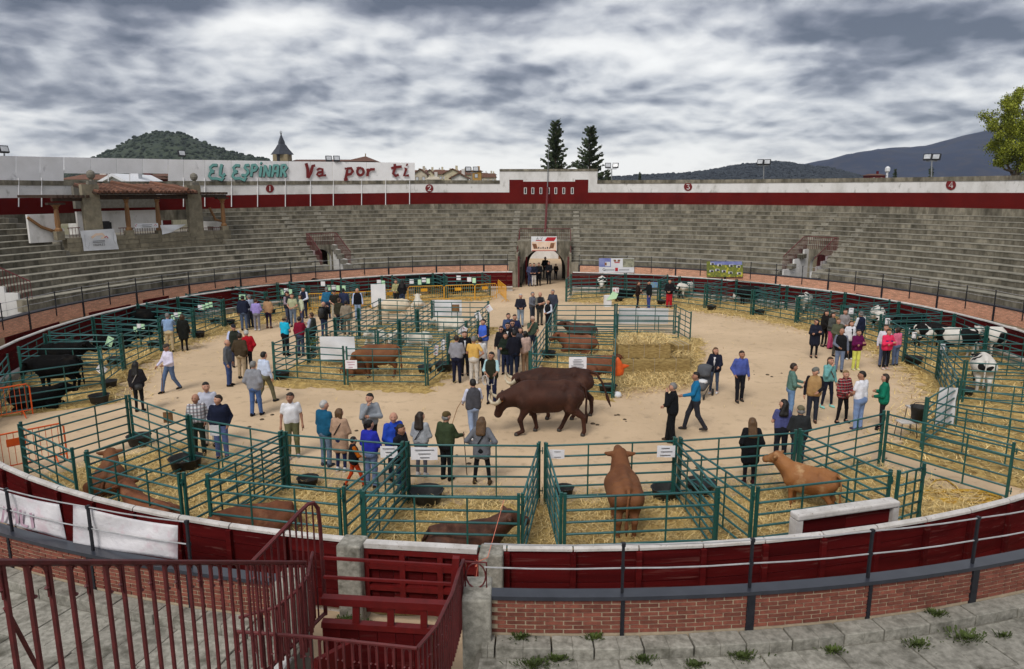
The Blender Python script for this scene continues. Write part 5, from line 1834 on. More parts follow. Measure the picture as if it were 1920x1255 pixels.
# ------------------------------------------------------------------ banners on the walls
def wall_banner(x0, x1, yt, yb, r, lab, m_=None):
    c = atr((x0 + x1) / 2, (yt + yb) / 2, r)
    e = empty('banner', c)
    tag(e, lab, 'banner')
    f_ = lambda u, v, d_=0.0: atr(x0 + (x1 - x0) * u, yt + (yb - yt) * v, r - .01 - d_) - c
    m1 = MB()
    n_ = 6
    for k in range(n_):
        u0_, u1_ = k / n_, (k + 1) / n_
        m1.hexa([f_(u0_, 1), f_(u1_, 1), f_(u1_, 1, -.015), f_(u0_, 1, -.015), f_(u0_, 0), f_(u1_, 0), f_(u1_, 0, -.015), f_(u0_, 0, -.015)])
    m1.build('sheet', m_ or M_sheet, e)
    return e, f_
def patch(e, f_, u0, u1, v0, v1, m_, d=.006, nm='printed_field', skew=0):
    m1 = MB()
    n_ = 3
    for k in range(n_):
        a, b = u0 + (u1 - u0) * k / n_, u0 + (u1 - u0) * (k + 1) / n_
        m1.hexa([f_(a - skew, v1, d), f_(b - skew, v1, d), f_(b - skew, v1, d - .005), f_(a - skew, v1, d - .005), f_(a, v0, d), f_(b, v0, d), f_(b, v0, d - .005), f_(a, v0, d - .005)])
    return m1.build(nm, m_, e)
def bstroke(e, f_, ss, w_, m_, d=.009, asp=1.0, nm='lettering'):
    m1 = MB()
    for s_ in ss:
        stroke(m1, [(a * asp, b) for a, b in s_], w_, lambda a, b, q: f_(a / asp, b, d - q), .004)
    m1.build(nm, m_, e)
M_peach = mat('peach_print', (.72, .52, .38), (.78, .62, .50), scale=3, rnd=0)
M_brownp = mat('brown_print', (.28, .13, .06), (.16, .07, .04), scale=6, rnd=0)
M_sky_p = mat('blue_print', (.14, .17, .42), (.25, .28, .5), scale=2, rnd=0)
M_grass_p = mat('meadow_print', (.22, .24, .04), (.10, .13, .04), scale=3, rnd=0, col3=(.5, .45, .05), s3=1.5, lo3=.55, hi3=.62)
M_grey_p = mat('photo_grey', (.16, .16, .12), (.35, .35, .25), scale=5, rnd=0)
e, f_ = wall_banner(996, 1044, 443.5, 471, 24.05, 'white and red cattle fair banner hanging over the entrance arch')
patch(e, f_, 0.02, .98, .36, .96, M_peach)
patch(e, f_, .62, .99, .06, .32, M_printr, .008, skew=.10)
patch(e, f_, .02, .98, .955, .998, M_printr, .008)
bstroke(e, f_, [[(.21, .22), (.245, .06), (.28, .22)], [(.22, .17), (.27, .17)], [(.33, .13), (.335, .14)], [(.375, .06), (.405, .22), (.44, .06)]], .028, M_print, asp=1.7)
patch(e, f_, .18, .42, .25, .31, M_printr, .009)
patch(e, f_, .04, .2, .5, .85, M_brownp, .009, skew=-.06); patch(e, f_, .76, .92, .45, .82, M_brownp, .009, skew=.05)
for k in range(6):
    patch(e, f_, .27 + k * .085, .32 + k * .085, .72 + .04 * (k % 2), .84, M_print, .011)
e, f_ = wall_banner(1123, 1189, 484.5, 511.5, 22.05, 'three part photo banner with white strip on the brick wall right of the arch')
patch(e, f_, .0, .34, .0, .6, M_sky_p); patch(e, f_, .68, 1, .02, .62, M_grey_p); patch(e, f_, .18, .32, .25, .55, M_sheet, .009); patch(e, f_, .16, .22, .3, .5, M_brownp, .011)
patch(e, f_, .41, .48, .10, .24, M_brownp, .009, skew=-.02); patch(e, f_, .54, .61, .10, .24, M_brownp, .009, skew=.02); patch(e, f_, .44, .59, .27, .33, M_printr, .009)
patch(e, f_, .46, .54, .66, .9, M_printr, .009); patch(e, f_, .15, .44, .79, .83, M_print, .009); patch(e, f_, .57, .86, .79, .83, M_print, .009)
for cx0 in (.07, .93):
    bstroke(e, f_, [[(cx0 * 2.2 + .045 * cos(q * .7), .78 + .075 * sin(q * .7)) for q in range(8)]], .03, M_print, asp=2.2, nm='emblem')
e, f_ = wall_banner(1325, 1393, 490.5, 519.5, 22.05, 'yellow green cattle meadow photo banner on the brick wall at right')
for o_ in e.children:
    o_.data.materials.clear(); o_.data.materials.append(M_grass_p)
patch(e, f_, .1, .98, .0, .22, M_sky_p)
for u_, v_ in ((.1, .08), (.3, .16), (.62, .2), (.82, .26), (.08, .55), (.24, .48), (.42, .56), (.6, .66), (.84, .7)):
    patch(e, f_, u_, u_ + .11, v_, v_ + .14, M_sheet, .009); patch(e, f_, u_ + .03, u_ + .1, v_ + .02, v_ + .15, M_print, .012)
# palco banners
def palbanner(p4, lab):
    return sheet([pl(*p4[0], -.12), pl(*p4[1], -.12), pl(*p4[2], -.12), pl(*p4[3], -.12)], lab, amp=.05)
e = palbanner(((157, 471), (223, 467.5), (214, 429), (150, 433)), 'large white breed banner hanging from the palco wall')
def pst(e, ss, w_, m_):
    m1 = MB()
    for s_ in ss:
        stroke(m1, s_, w_, lambda a, b, q: pl(a, b, -.22 + q) - e.location, .01)
    m1.build('lettering', m_, e)
pst(e, [[(174, 452.6), (197, 451.2)], [(174, 455.2), (197, 453.8)]], 1.0, M_print)
word = {'C': [[(3, .6), (1, 0), (0, 2), (1, 4), (3, 3.4)]], 'H': [[(0, 0), (0, 4)], [(3, 0), (3, 4)], [(0, 2), (3, 2)]], 'A': [[(0, 4), (1.5, 0), (3, 4)], [(.6, 2.6), (2.4, 2.6)]], 'R': [[(0, 4), (0, 0), (2.6, .4), (2.4, 2), (0, 2.1), (3, 4)]], 'O': [[(1.5, 0), (0, 2), (1.5, 4), (3, 2), (1.5, 0)]], 'L': [[(0, 0), (0, 4), (2.8, 4)]], 'E': [[(2.8, 0), (0, 0), (0, 4), (2.8, 4)], [(0, 2), (2.2, 2)]], 'S': [[(3, .3), (.4, .2), (.3, 1.8), (2.7, 2.2), (2.7, 3.8), (0, 3.7)]]}
x_ = 175.5
for ch in 'CHAROLES':
    pst(e, [[(x_ + a * .62, 457.8 - (x_ - 175) * .06 + b * .98) for a, b in s_] for s_ in word[ch]], .62, M_print)
    x_ += 2.75
m1 = MB()
stroke(m1, [(172, 446), (180, 440), (192, 439), (197, 444), (190, 447)], 4.5, lambda a, b, q: pl(a, b, -.215 + q) - e.location, .008)
m1.build('emblem', M_peach, e)
pst(e, [[(196, 446), (200, 443), (203, 447)]], 1.6, M_printr)
for s_ in ([(159, 440), (160, 462), (166, 466), (168, 455)], [(212, 436), (213, 450), (217, 458)]):
    pst(e, [s_], .5, M_steel)
e = sheet([pl(253, 428.5, -.1), pl(297, 427, -.1), pl(296, 418.5, -.1), pl(252.5, 419.5, -.1)], 'narrow white text banner on the palco balustrade', amp=.01)
pst(e, [[(266, 422.3), (285, 421.6)], [(267, 425.8), (284, 425.2)]], .9, M_print)
pst(e, [[(255, 426), (254, 423), (257, 421)], [(289, 423), (292, 421), (294, 424)]], 1.0, M_printr)
e = sheet([pl(304, 440, -.15), pl(322, 436, -.15), pl(349, 421, -.15), pl(300, 422.5, -.15)], 'white cloth hanging askew over the palco balustrade', amp=.06)
# torn white banners hung on the near cable railing
M_ban = mat('translucent_banner', (.72, .70, .72), (.62, .60, .63), scale=2, rough=.5, rnd=0, bump=.03, bscale=3, col3=(.62, .52, .56), s3=1.1, lo3=.55, hi3=.65)
def near_banner(x0, x1, yt0, yt1, yb0, yb1, lab, cut=None):
    r = R_BRK - .10
    n = 12
    m1 = MB()
    vs, fs = [], []
    for i in range(n + 1):
        for k in range(n + 1):
            u, v = i / n, k / n
            xx = x0 + (x1 - x0) * u
            if cut:
                xx += cut * v * u
            yt_, yb_ = yt0 + (yt1 - yt0) * u, yb0 + (yb1 - yb0) * u
            sag = 5 * sin(pi * u) * (1 - v)
            vs.append(atr(xx, yt_ + (yb_ - yt_) * v + sag, r + .035 * sin(7 * u + 4 * v) * (.3 + .7 * sin(pi * u)), True))
    for i in range(n):
        for k in range(n):
            b = i * (n + 1) + k
            fs.append((b, b + 1, b + n + 2, b + n + 1))
    m1.add(vs, fs)
    c = Vector(vs[0])
    e = empty('banner', c)
    tag(e, lab, 'banner')
    o = m1.build('cloth', M_ban, e, smooth=True)
    o.data.transform(Matrix.Translation(-c))
    o.modifiers.new('thickness', 'SOLIDIFY').thickness = .006
    return e, c
e, c = near_banner(-40, 110, 905, 946, 968, 1012, 'torn white banner back side on the cable railing at far left', cut=14)
M_fade = mat('faded_print', (.50, .34, .42), rnd=0)
m1 = MB()
for s_ in ([(4, 1010 - 8), (8, 972), (18, 990), (28, 975), (33, 1004)], [(38, 978), (41, 1006), (52, 1010)], [(57, 984), (62, 1012)]):
    stroke(m1, [(a, b - 12) for a, b in s_], 5, lambda a, b, q: atr(a, b - 10, R_BRK - .055 - q, True) - c, .003)
m1.build('lettering', M_fade, e)
near_banner(137, 333, 946, 986, 1021, 1050, 'larger torn white banner on the cable railing right of the first', cut=0)
# name board on the far right brick wall
c = atr(1626, 555, 22.05)
m1 = MB()
f2 = lambda x, y, d_=0.: atr(x, y, 22.1 - d_) - c
m1.hexa([f2(1605, 556), f2(1647, 563), f2(1647, 563, .04), f2(1605, 556, .04), f2(1605, 550), f2(1647, 557), f2(1647, 557, .04), f2(1605, 550, .04)])
e = empty('name_board', c); tag(e, 'small red board with white lettering on the right brick wall', 'sign')
m1.build('board', M_red, e)
m1 = MB()
for k in range(8):
    x_ = 1608 + k * 4.6
    y_ = 552.5 + (x_ - 1608) * .166
    stroke(m1, [(x_, y_), (x_ + .4, y_ + 3)] if k % 2 else [(x_, y_), (x_ + 2, y_ + .3), (x_ + 2, y_ + 3.2)], .8, lambda a, b, q: f2(a, b, .045 - q), .004)
m1.build('lettering', M_sheet, e)
# ================================================================== BODIES: one continuous surface grown from a distance field
def sdf_mesh(prims, res, k=.03):
    """prims: (p0, p1, r0, r1[, (sx, sy, sz)]) round cones, blended; returns verts, quads"""
    pr = []
    lo, hi = np.full(3, 1e9), np.full(3, -1e9)
    for q in prims:
        p0, p1, r0, r1 = np.array(q[0], float), np.array(q[1], float), q[2], q[3]
        kk = q[4] if len(q) > 4 else k
        m = max(r0, r1)
        l, h = np.minimum(p0 - r0, p1 - r1), np.maximum(p0 + r0, p1 + r1)
        lo, hi = np.minimum(lo, l), np.maximum(hi, h)
        pr.append((p0, p1, r0, r1, kk, l, h))
    lo, hi = lo - 2.5 * res, hi + 2.5 * res
    n = np.ceil((hi - lo) / res).astype(int) + 1
    v = np.full(n, 1.0)
    ax = [lo[i] + res * np.arange(n[i]) for i in range(3)]
    for p0, p1, r0, r1, kk, l, h in pr:
        mg = kk + 2.5 * res
        i0 = np.clip(np.floor((l - mg - lo) / res).astype(int), 0, n)
        i1 = np.clip(np.ceil((h + mg - lo) / res).astype(int) + 1, 0, n)
        gx, gy, gz = np.meshgrid(*[ax[i][i0[i]:i1[i]] for i in range(3)], indexing='ij')
        d = p1 - p0
        dd = d @ d
        ex, ey, ez = gx - p0[0], gy - p0[1], gz - p0[2]
        t = np.clip((ex * d[0] + ey * d[1] + ez * d[2]) / dd, 0, 1) if dd > 1e-12 else np.zeros_like(gx)
        s = np.sqrt((ex - t * d[0]) ** 2 + (ey - t * d[1]) ** 2 + (ez - t * d[2]) ** 2) - (r0 + (r1 - r0) * t)
        b = v[i0[0]:i1[0], i0[1]:i1[1], i0[2]:i1[2]]
        hh = np.maximum(kk - np.abs(b - s), 0) / kk
        v[i0[0]:i1[0], i0[1]:i1[1], i0[2]:i1[2]] = np.minimum(b, s) - hh * hh * kk * .25
    return nets(v, lo, res)
def nets(v, lo, res):
    ins = v < 0
    c = np.zeros(np.array(v.shape) - 1, int)
    for dx in (0, 1):
        for dy in (0, 1):
            for dz in (0, 1):
                c += ins[dx:v.shape[0] - 1 + dx, dy:v.shape[1] - 1 + dy, dz:v.shape[2] - 1 + dz]
    act = (c > 0) & (c < 8)
    idx = np.full(act.shape, -1)
    ijk = np.argwhere(act)
    idx[act] = np.arange(len(ijk))
    acc, cnt = np.zeros((len(ijk), 3)), np.zeros(len(ijk))
    i, j, k_ = ijk.T
    for a in range(3):
        for u in (0, 1):
            for w_ in (0, 1):
                o = [0, 0, 0]
                o[(a + 1) % 3], o[(a + 2) % 3] = u, w_
                e0 = v[i + o[0], j + o[1], k_ + o[2]]
                o2 = list(o); o2[a] += 1
                e1 = v[i + o2[0], j + o2[1], k_ + o2[2]]
                m = (e0 < 0) != (e1 < 0)
                t = np.where(m, e0 / np.where(m, e0 - e1, 1), 0)
                p = np.tile(np.array(o, float), (len(ijk), 1))
                p[:, a] += t
                acc[m] += p[m]
                cnt[m] += 1
    vert = lo + res * (ijk + acc / cnt[:, None])
    quads = []
    for a in range(3):
        b_, c_ = (a + 1) % 3, (a + 2) % 3
        sl0 = [slice(None)] * 3; sl1 = [slice(None)] * 3
        sl0[a], sl1[a] = slice(0, -1), slice(1, None)
        x = ins[tuple(sl0)] != ins[tuple(sl1)]
        pos = np.argwhere(x)
        pos = pos[(pos[:, b_] > 0) & (pos[:, c_] > 0) & (pos[:, b_] < v.shape[b_] - 1) & (pos[:, c_] < v.shape[c_] - 1)]
        flip = ins[tuple(pos.T)]
        def g(db, dc):
            q = pos.copy(); q[:, b_] -= db; q[:, c_] -= dc
            return idx[tuple(q.T)]
        f = np.stack([g(1, 1), g(0, 1), g(0, 0), g(1, 0)], 1)
        f[~flip] = f[~flip][:, ::-1]
        quads.append(f)
    return vert, np.concatenate(quads)
def np_mesh(name, v, f, extra=None, mi=None):
    """extra: list of (verts, faces, material index)"""
    vs = [tuple(p) for p in v]
    fs = [tuple(q) for q in f.tolist()]
    mis = [0] * len(fs) if mi is None else list(mi)
    for ev, ef, em in (extra or []):
        b = len(vs)
        vs += [tuple(p) for p in ev]
        fs += [tuple(b + i for i in q) for q in ef]
        mis += [em] * len(ef)
    me = bpy.data.meshes.new(name)
    me.from_pydata(vs, [], fs)
    me.polygons.foreach_set('use_smooth', [True] * len(fs))
    if any(mis):
        me.polygons.foreach_set('material_index', mis)
    me.update()
    return me

# ------------------------------------------------------------------ CATTLE
M_hoof = mat('hoof', (.05, .045, .04), rough=.5, rnd=0)
M_horn = mat('horn', (.62, .55, .42), (.40, .33, .22), scale=5, rough=.4, rnd=0)
M_eartag = mat('ear_tag_orange', (.65, .22, .05), rnd=.1)
M_eye = mat('eye', (.008, .006, .005), rough=.15, rnd=0, spec=.6)
M_nose = mat('muzzle', (.10, .065, .055), rough=.5, rnd=.1)
COATS = {'ox': mat('dark_brown_coat', (.058, .021, .0125), (.030, .0115, .0075), scale=1.6, rough=.68, rnd=.05, bump=.012, bscale=18, spec=.2, col3=(.080, .034, .021), s3=1.7, lo3=.56, hi3=.75),
         'red': mat('chestnut_coat', (.200, .082, .034), (.130, .048, .020), scale=1.5, rough=.7, rnd=.10, bump=.012, bscale=18, spec=.18),
         'rust': mat('rust_coat', (.19, .070, .032), (.125, .044, .022), scale=1.5, rough=.7, rnd=.10, bump=.012, bscale=18, spec=.18, col3=(.25, .11, .055), s3=1.5),
         'dark': mat('mahogany_coat', (.085, .034, .020), (.05, .02, .013), scale=1.5, rough=.5, rnd=.06, bump=.012, bscale=18, spec=.18, col3=(.14, .06, .035), s3=1.5),
         'tan': mat('tan_coat', (.32, .135, .044), (.225, .088, .030), scale=1.4, rough=.6, rnd=.05, bump=.012, bscale=18, spec=.25, col3=(.45, .27, .13), s3=1.2),
         'black': mat('black_coat', (.0050, .0048, .0048), (.003, .003, .003), scale=2, rough=.8, rnd=.15, bump=.012, bscale=18, spec=.06, col3=(.012, .010, .008), s3=1.5),
         'white': mat('white_coat', (.66, .61, .52), (.56, .51, .42), scale=1.6, rough=.7, rnd=.04, bump=.012, bscale=18),
         'cream': mat('cream_coat', (.62, .53, .40), (.52, .43, .31), scale=1.6, rough=.7, rnd=.03, bump=.012, bscale=18)}
def pied(nm, thr, scale):
    return mat(nm, (.60, .57, .52), (.008, .008, .008), scale=scale, spec=.1, rough=.75, rnd=.02, lo=thr - .008, hi=thr + .008, detail=1.5, bump=.012, bscale=18)
COATS['pied'] = pied('black_and_white_coat', .50, 1.1)
COATS['pied_white'] = pied('white_coat_black_spots', .40, 1.5)
COATS['pied_black'] = pied('black_coat_white_back', .57, .9)
def cow(px, py, yaw, coat, pose, lab, s=1.0, head=(0.0, 0.0), xs=.88, res=.035, horns=None, grp=None, gait=0.0, fat=1.0, cat='cow', nm='cow', tail=True, world=None, turn=0.0, tagc=False):
    """local +X is forward. head = (neck raise, nose dip); turn = sideways turn of the head"""
    ly = pose == 'lying'
    dz = -.60 if ly else 0.0
    P_ = []
    A = lambda p0, p1, r0, r1, k=.09: P_.append((p0, p1, r0, r1, k))
    for y in (-.10, .10):
        A((-.50, y * fat, 1.00 + dz), (.42, y * fat, .98 + dz), .315 * fat, .325 * fat)
    A((-.25, 0, .84 + dz), (.22, 0, .83 + dz), .30 * fat, .315 * fat)
    for y in (-.15, .15):
        A((-.70, y, 1.08 + dz), (-.80, y, 1.04 + dz), .225, .19, .06)
        A((-.42, y * 1.45, 1.255 + dz), (-.46, y * 1.2, 1.24 + dz), .075, .09, .07)
        A((.46, y * .75, 1.18 + dz), (.60, y * 1.25, .90 + dz), .16, .175, .045)
        A((.30, y * .6, 1.25 + dz), (.36, y * 1.35, 1.02 + dz), .09, .11, .05)
    A((-.82, 0, 1.30 + dz), (-.45, 0, 1.335 + dz), .085, .09, .12)
    A((-.45, 0, 1.33 + dz), (.45, 0, 1.325 + dz), .07, .10, .12)
    A((.62, 0, .80 + dz), (.70, 0, .95 + dz), .16, .17)
    # neck and head
    nr, nd = head
    nb = np.array((.58, 0, 1.10 + dz))
    hp = np.array((1.12, .30 * turn, 1.28 + nr + dz))
    A(nb, hp, .285, .185, .10)
    A(nb + (0.02, 0, .13), hp + (-.08, 0, .05), .12, .10, .10)
    A(nb + (.1, 0, -.22), hp + (0, 0, -.14), .13, .09, .12)
    nose = hp + np.array((.40 * cos(nd) * cos(turn), .40 * sin(turn) * cos(nd), -.40 * sin(nd)))
    hd_ = nose - hp
    A(hp, hp + hd_ * .45, .168, .138, .06)
    A(hp + hd_ * .45, nose, .128, .100, .06)
    A(nose, nose + hd_ * .08, .104, .096, .04)
    hn = hd_ / np.linalg.norm(hd_)
    side = np.cross((0, 0, 1.0), hn); side /= np.linalg.norm(side)
    upv = np.cross(hn, side)
    poll = hp - hn * .02 + upv * .10
    A(poll - side * .06, poll + side * .06, .075, .075, .05)
    for s_ in (-1, 1):
        e0 = hp - hn * .05 + upv * .05 + side * s_ * .12
        e1 = e0 + side * s_ * .23 - hn * .04 + upv * .03
        A(e0, e1, .05, .035, .03)
        A(e0 + side * s_ * .09, e0 + side * s_ * .16 - hn * .02, .07, .055, .03)
    hooves = []
    if not ly:
        for i, s_ in enumerate((-1, 1)):
            g = gait * (1 if i else -1)
            y = .18 * s_
            # front
            el = (.50 + g * .10, y, .68); kn = (.50 + g * .34, y, .40 + abs(g) * .02); ft = (.48 + g * .42 - (.10 if g > .05 else 0), y, .12); hf = (.53 + g * .45, y, .045)
            A((.50, .15 * s_, .92), el, .17, .115); A(el, kn, .105, .068, .05); A(kn, ft, .066, .047, .04); A(ft, hf, .05, .056, .03)
            g = -g
            st = (-.55 + g * .12, y, .76); hk = (-.77 + g * .34, y, .50); f2 = (-.70 + g * .52, y, .13); h2 = (-.65 + g * .54, y, .045)
            A((-.68, .185 * s_, 1.0), st, .21, .165, .05); A(st, hk, .135, .075, .05); A(hk, f2, .068, .05, .04); A(f2, h2, .05, .058, .03)
            hooves += [hf, h2]
    else:
        for s_ in (-1, 1):
            y = .30 * s_
            A((.50, y * .6, .38), (.55, y, .20), .17, .12); A((.55, y, .19), (.86, y * .95, .11), .105, .075, .05); A((.86, y * .95, .10), (.62, y * .8, .06), .068, .055, .04)
            A((-.60, y * .7, .42), (-.28, y * 1.5, .30), .24, .17); A((-.28, y * 1.5, .26), (-.62, y * 1.75, .12), .13, .08, .05); A((-.62, y * 1.75, .10), (-.18, y * 1.75, .065), .07, .06, .04)
            hooves += [(.60, y * .8, .055), (-.14, y * 1.75, .06)]
        A((-.45, 0, .27), (.4, 0, .27), .30, .29)
    v, f = sdf_mesh(P_, res)
    v[:, 2] = np.maximum(v[:, 2], .004)
    o = empty(nm, world if world is not None else at(px, py), yaw)
    s *= .90
    o.scale = (s * xs, s, s)
    tag(o, lab, cat, grp)
    ct = COATS[coat]
    body = link('body', np_mesh('body', v, f), ct, o)
    if tagc:
        for s_ in (-1, 1):
            q = hp - hn * .07 + upv * .06 + side * s_ * .27
            m_ = MB(); m_.box(q + hn * .03 + upv * -.02, (.02, .055, .075)); m_.build('ear_tag', M_eartag, o)
    # hooves, eyes, muzzle, tail, horns
    for h in hooves:
        m_ = MB(); m_.lathe((h[0], h[1], h[2] - .045), [(.062, 0), (.064, .03), (.056, .075)], 8); m_.build('hoof', M_hoof, o, smooth=True)
    for s_ in (-1, 1):
        q = hp + hn * .11 + side * s_ * .140 + upv * .05
        m_ = MB(); m_.lathe(q, [(.005, -.022), (.022, 0), (.005, .022)], 6); m_.build('eye', M_eye, o, smooth=True)
    q = nose + hd_ * .10
    m_ = MB(); m_.tube([q - hn * .03, q + hn * .045, q + hn * .062], [.104, .092, .05], 10)
    m_.build('muzzle', M_nose if coat not in ('black', 'ox') else M_rubber, o, smooth=True)
    if tail:
        m_ = MB()
        if ly:
            t_ = [(-.90, 0, 1.24 + dz), (-1.02, .05, 1.05 + dz), (-1.05, .12, .25), (-.95, .25, .06), (-.75, .4, .05)]
        else:
            t_ = [(-.88, 0, 1.31), (-1.0, 0, 1.22), (-1.04, .02, .95), (-1.03, .03, .62), (-1.05, .03, .50), (-1.06, .03, .28)]
        if gait < 0:
            t_ = [(-.88, 0, 1.31), (-1.05, 0, 1.27), (-1.22, .03, 1.02), (-1.33, .05, .72), (-1.38, .06, .58), (-1.47, .06, .34)]
        m_.tube(t_, [.05, .038, .03, .026] + [.05, .012][:len(t_) - 4], 7)
        m_.build('tail', ct, o, smooth=True)
    if horns:
        for s_ in (-1, 1):
            m_ = MB()
            b0 = poll + side * s_ * .10
            if horns == 'big':
                pts = [b0 - upv * .03, b0 + side * s_ * .14 + hn * .06, b0 + side * s_ * .24 + upv * .07 + hn * .12, b0 + side * s_ * .26 + upv * .18 + hn * .12, b0 + side * s_ * .20 + upv * .27 + hn * .06, b0 + side * s_ * .11 + upv * .30 - hn * .03]
                m_.tube(pts, [.058, .056, .050, .040, .027, .009], 9)
            else:
                pts = [b0, b0 + side * s_ * .10 + upv * .04, b0 + side * s_ * .15 + upv * .14]
                m_.tube(pts, [.035, .028, .008], 7)
            m_.build('horn', M_horn, o, smooth=True)
    return o
D = radians
# the two show oxen walking left
ox1 = cow(1024, 813, D(179), 'ox', 'stand', 'front dark brown ox with pale curved horns walking left on the sand', xs=.98, s=1.27, head=(-.36, 1.22), res=.026, tagc=True, horns='big', gait=.55, fat=.88, cat='ox', nm='dark_ox')
ox2 = cow(1044, 779, D(178), 'ox', 'stand', 'dark brown ox with pale horns walking behind the front one, tail swung out', xs=.98, s=1.27, head=(-.22, 1.15), res=.028, horns='big', gait=-.5, fat=.88, cat='ox', nm='dark_ox', world=at(1046, 783))
# front pens
cow(190, 925, D(112), 'red', 'lying', 'brown cow lying behind the divider at left, head raised and turned away', head=(.14, .3), res=.028, s=.9, world=at(205, 922))
cow(290, 962, D(150), 'rust', 'lying', 'rust cow lying with its head raised beside the barrier at left', tagc=True, head=(.26, .25), res=.028, s=.95, world=at(288, 993))
cow(495, 985, D(195), 'rust', 'lying', 'reddish cow curled up resting in the second front pen', head=(-.10, .9), res=.028, s=.95, world=at(490, 1003), turn=.5)
cow(880, 1005, D(12), 'dark', 'lying', 'dark brown bull lying in the pen behind the gate, head at right', head=(.12, .25), res=.026, s=1.0, world=at(872, 1043))
cow(1167, 960, D(88), 'red', 'stand', 'brown cow standing seen from behind with ears out', head=(.18, -.05), tagc=True, res=.024, s=1.0, world=at(1167, 992), cat='cow')
cow(1490, 950, D(140), 'tan', 'stand', 'tan cow standing at right with raised head', tagc=True, head=(.16, .35), res=.024, s=.83, world=at(1512, 957))
# middle left pens
cow(705, 712, D(184), 'red', 'stand', 'chestnut cow standing with lowered head in the middle left pen', head=(-.35, 1.0), res=.032, s=1.02, world=at(712, 708))
cow(668, 705, D(15), 'red', 'lying', 'chestnut calf lying in front of the standing chestnut cow', head=(-.1, .6), res=.036, s=.72, world=at(668, 704))
cow(738, 607, D(186), 'cream', 'stand', 'cream cow standing with head down at the back of the middle left pens', head=(-.35, 1.0), res=.038, s=1.0, world=at(742, 604))
cow(705, 645, D(250), 'white', 'lying', 'white calf resting, leftmost of the three by the divider', head=(.12, .2), res=.04, s=.85)
cow(744, 646, D(265), 'white', 'lying', 'white calf resting in the middle of the three by the divider', head=(.05, .5), res=.04, s=.85)
cow(783, 648, D(200), 'white', 'lying', 'white calf resting, rightmost of the three by the divider', head=(.0, .6), res=.04, s=.85)
cow(846, 622, D(185), 'white', 'lying', 'white bullock lying in the right middle pen', head=(.0, .5), res=.04, s=.95)
cow(784, 577, D(100), 'white', 'lying', 'white calf at the back of the middle left pens, head up', head=(.2, .1), res=.042, s=.8)
# middle right pen
cow(1090, 632, D(175), 'dark', 'lying', 'reddish brown cow lying at the back of the middle right pen with short horns', head=(.12, .2), res=.036, s=.95, horns='small')
cow(1085, 660, D(172), 'rust', 'lying', 'reddish brown cow lying in the middle of the middle right pen', head=(.10, .5), res=.036, s=1.05)
cow(1118, 702, D(10), 'rust', 'lying', 'reddish brown cow lying under the large notice behind the oxen', head=(.0, .6), res=.036, s=1.0)
# black cattle on the left
BK = 'black cattle in the ring pens at left'
cow(108, 738, D(185), 'black', 'stand', 'black cow standing in the leftmost pen above the resting black calf', head=(-.2, .9), res=.036, s=1.06, world=at(112, 735))
cow(128, 710, D(10), 'black', 'stand', 'black cow standing at the barrier behind the leftmost black cow', head=(.0, .5), res=.04, s=1.0, world=at(122, 704))
cow(70, 766, D(12), 'black', 'lying', 'black calf lying in the leftmost pen behind the orange barrier', head=(.08, .2), res=.036, s=1.0)
cow(214, 655, D(20), 'black', 'lying', 'black cow lying in the second pen from the left', head=(.0, .4), res=.042)
cow(262, 634, D(15), 'black', 'lying', 'black cow lying in the third pen from the left, right of the first', head=(.0, .4), res=.042, world=at(255, 634))
cow(270, 640, D(170), 'black', 'stand', 'black cow standing in the third pen behind the man in light blue shirt', head=(.0, .5), res=.042, world=at(272, 626))
cow(335, 606, D(10), 'black', 'stand', 'black cow standing in the fourth pen behind the notices', head=(-.1, .7), res=.042, world=at(338, 604))
cow(424, 578, D(185), 'black', 'stand', 'black cow standing in the fifth pen behind the man in navy jacket', head=(.05, .4), res=.045, world=at(428, 577))
cow(478, 576, D(170), 'black', 'lying', 'black cow lying behind the person with lavender sweater', head=(.0, .4), res=.048, world=at(482, 568))
cow(560, 566, D(175), 'black', 'lying', 'black cow lying between the men in vests and the barrier', head=(.0, .4), res=.048, world=at(552, 563))
cow(610, 562, D(170), 'black', 'stand', 'black cow standing behind the man in teal sweater', head=(.0, .5), res=.045, world=at(613, 559))
cow(690, 558, D(165), 'black', 'lying', 'black cow lying behind the man in black vest', head=(.05, .4), res=.048, world=at(688, 556))
cow(790, 553, D(180), 'black', 'stand', 'black cow standing in the far pen under the paired notices, left', head=(.0, .6), res=.045, world=at(790, 552))
cow(815, 551, D(190), 'black', 'stand', 'black cow standing in the far pen under the paired notices, right', head=(-.1, .8), res=.045, world=at(816, 551))
cow(850, 551, D(175), 'black', 'lying', 'black cow lying in the far pen nearest the arch, left', head=(.05, .3), res=.048, world=at(848, 551))
cow(878, 549, D(180), 'black', 'lying', 'black cow lying in the far pen nearest the arch, right', head=(.0, .4), res=.048, world=at(880, 549))
# black and white cattle on the right
cow(1130, 560, D(262), 'pied', 'stand', 'black and white cow facing out of the first right pen by the arch', head=(-.25, .9), res=.045, s=.95, world=at(1128, 551))
cow(1176, 561, D(10), 'black', 'lying', 'black calf lying in the second right pen behind the girl in brown', head=(.1, .3), res=.048, s=.8, world=at(1172, 560))
cow(1282, 562, D(215), 'pied', 'stand', 'white and black calf bending down behind the youth in red trousers', head=(-.35, 1.1), res=.045, s=.9, world=at(1284, 560))
cow(1402, 575, D(190), 'pied_black', 'stand', 'black cow with white back grazing in the right pens', head=(-.35, 1.1), res=.042, s=.95, world=at(1402, 572))
cow(1500, 590, D(230), 'pied', 'stand', 'white faced spotted cow in the fifth right pen', head=(-.05, .7), res=.042, s=.95, world=at(1505, 588))
cow(1640, 620, D(245), 'pied_white', 'stand', 'white cow with black spots near the man with navy vest', head=(-.2, .9), res=.042, s=.95, world=at(1643, 618))
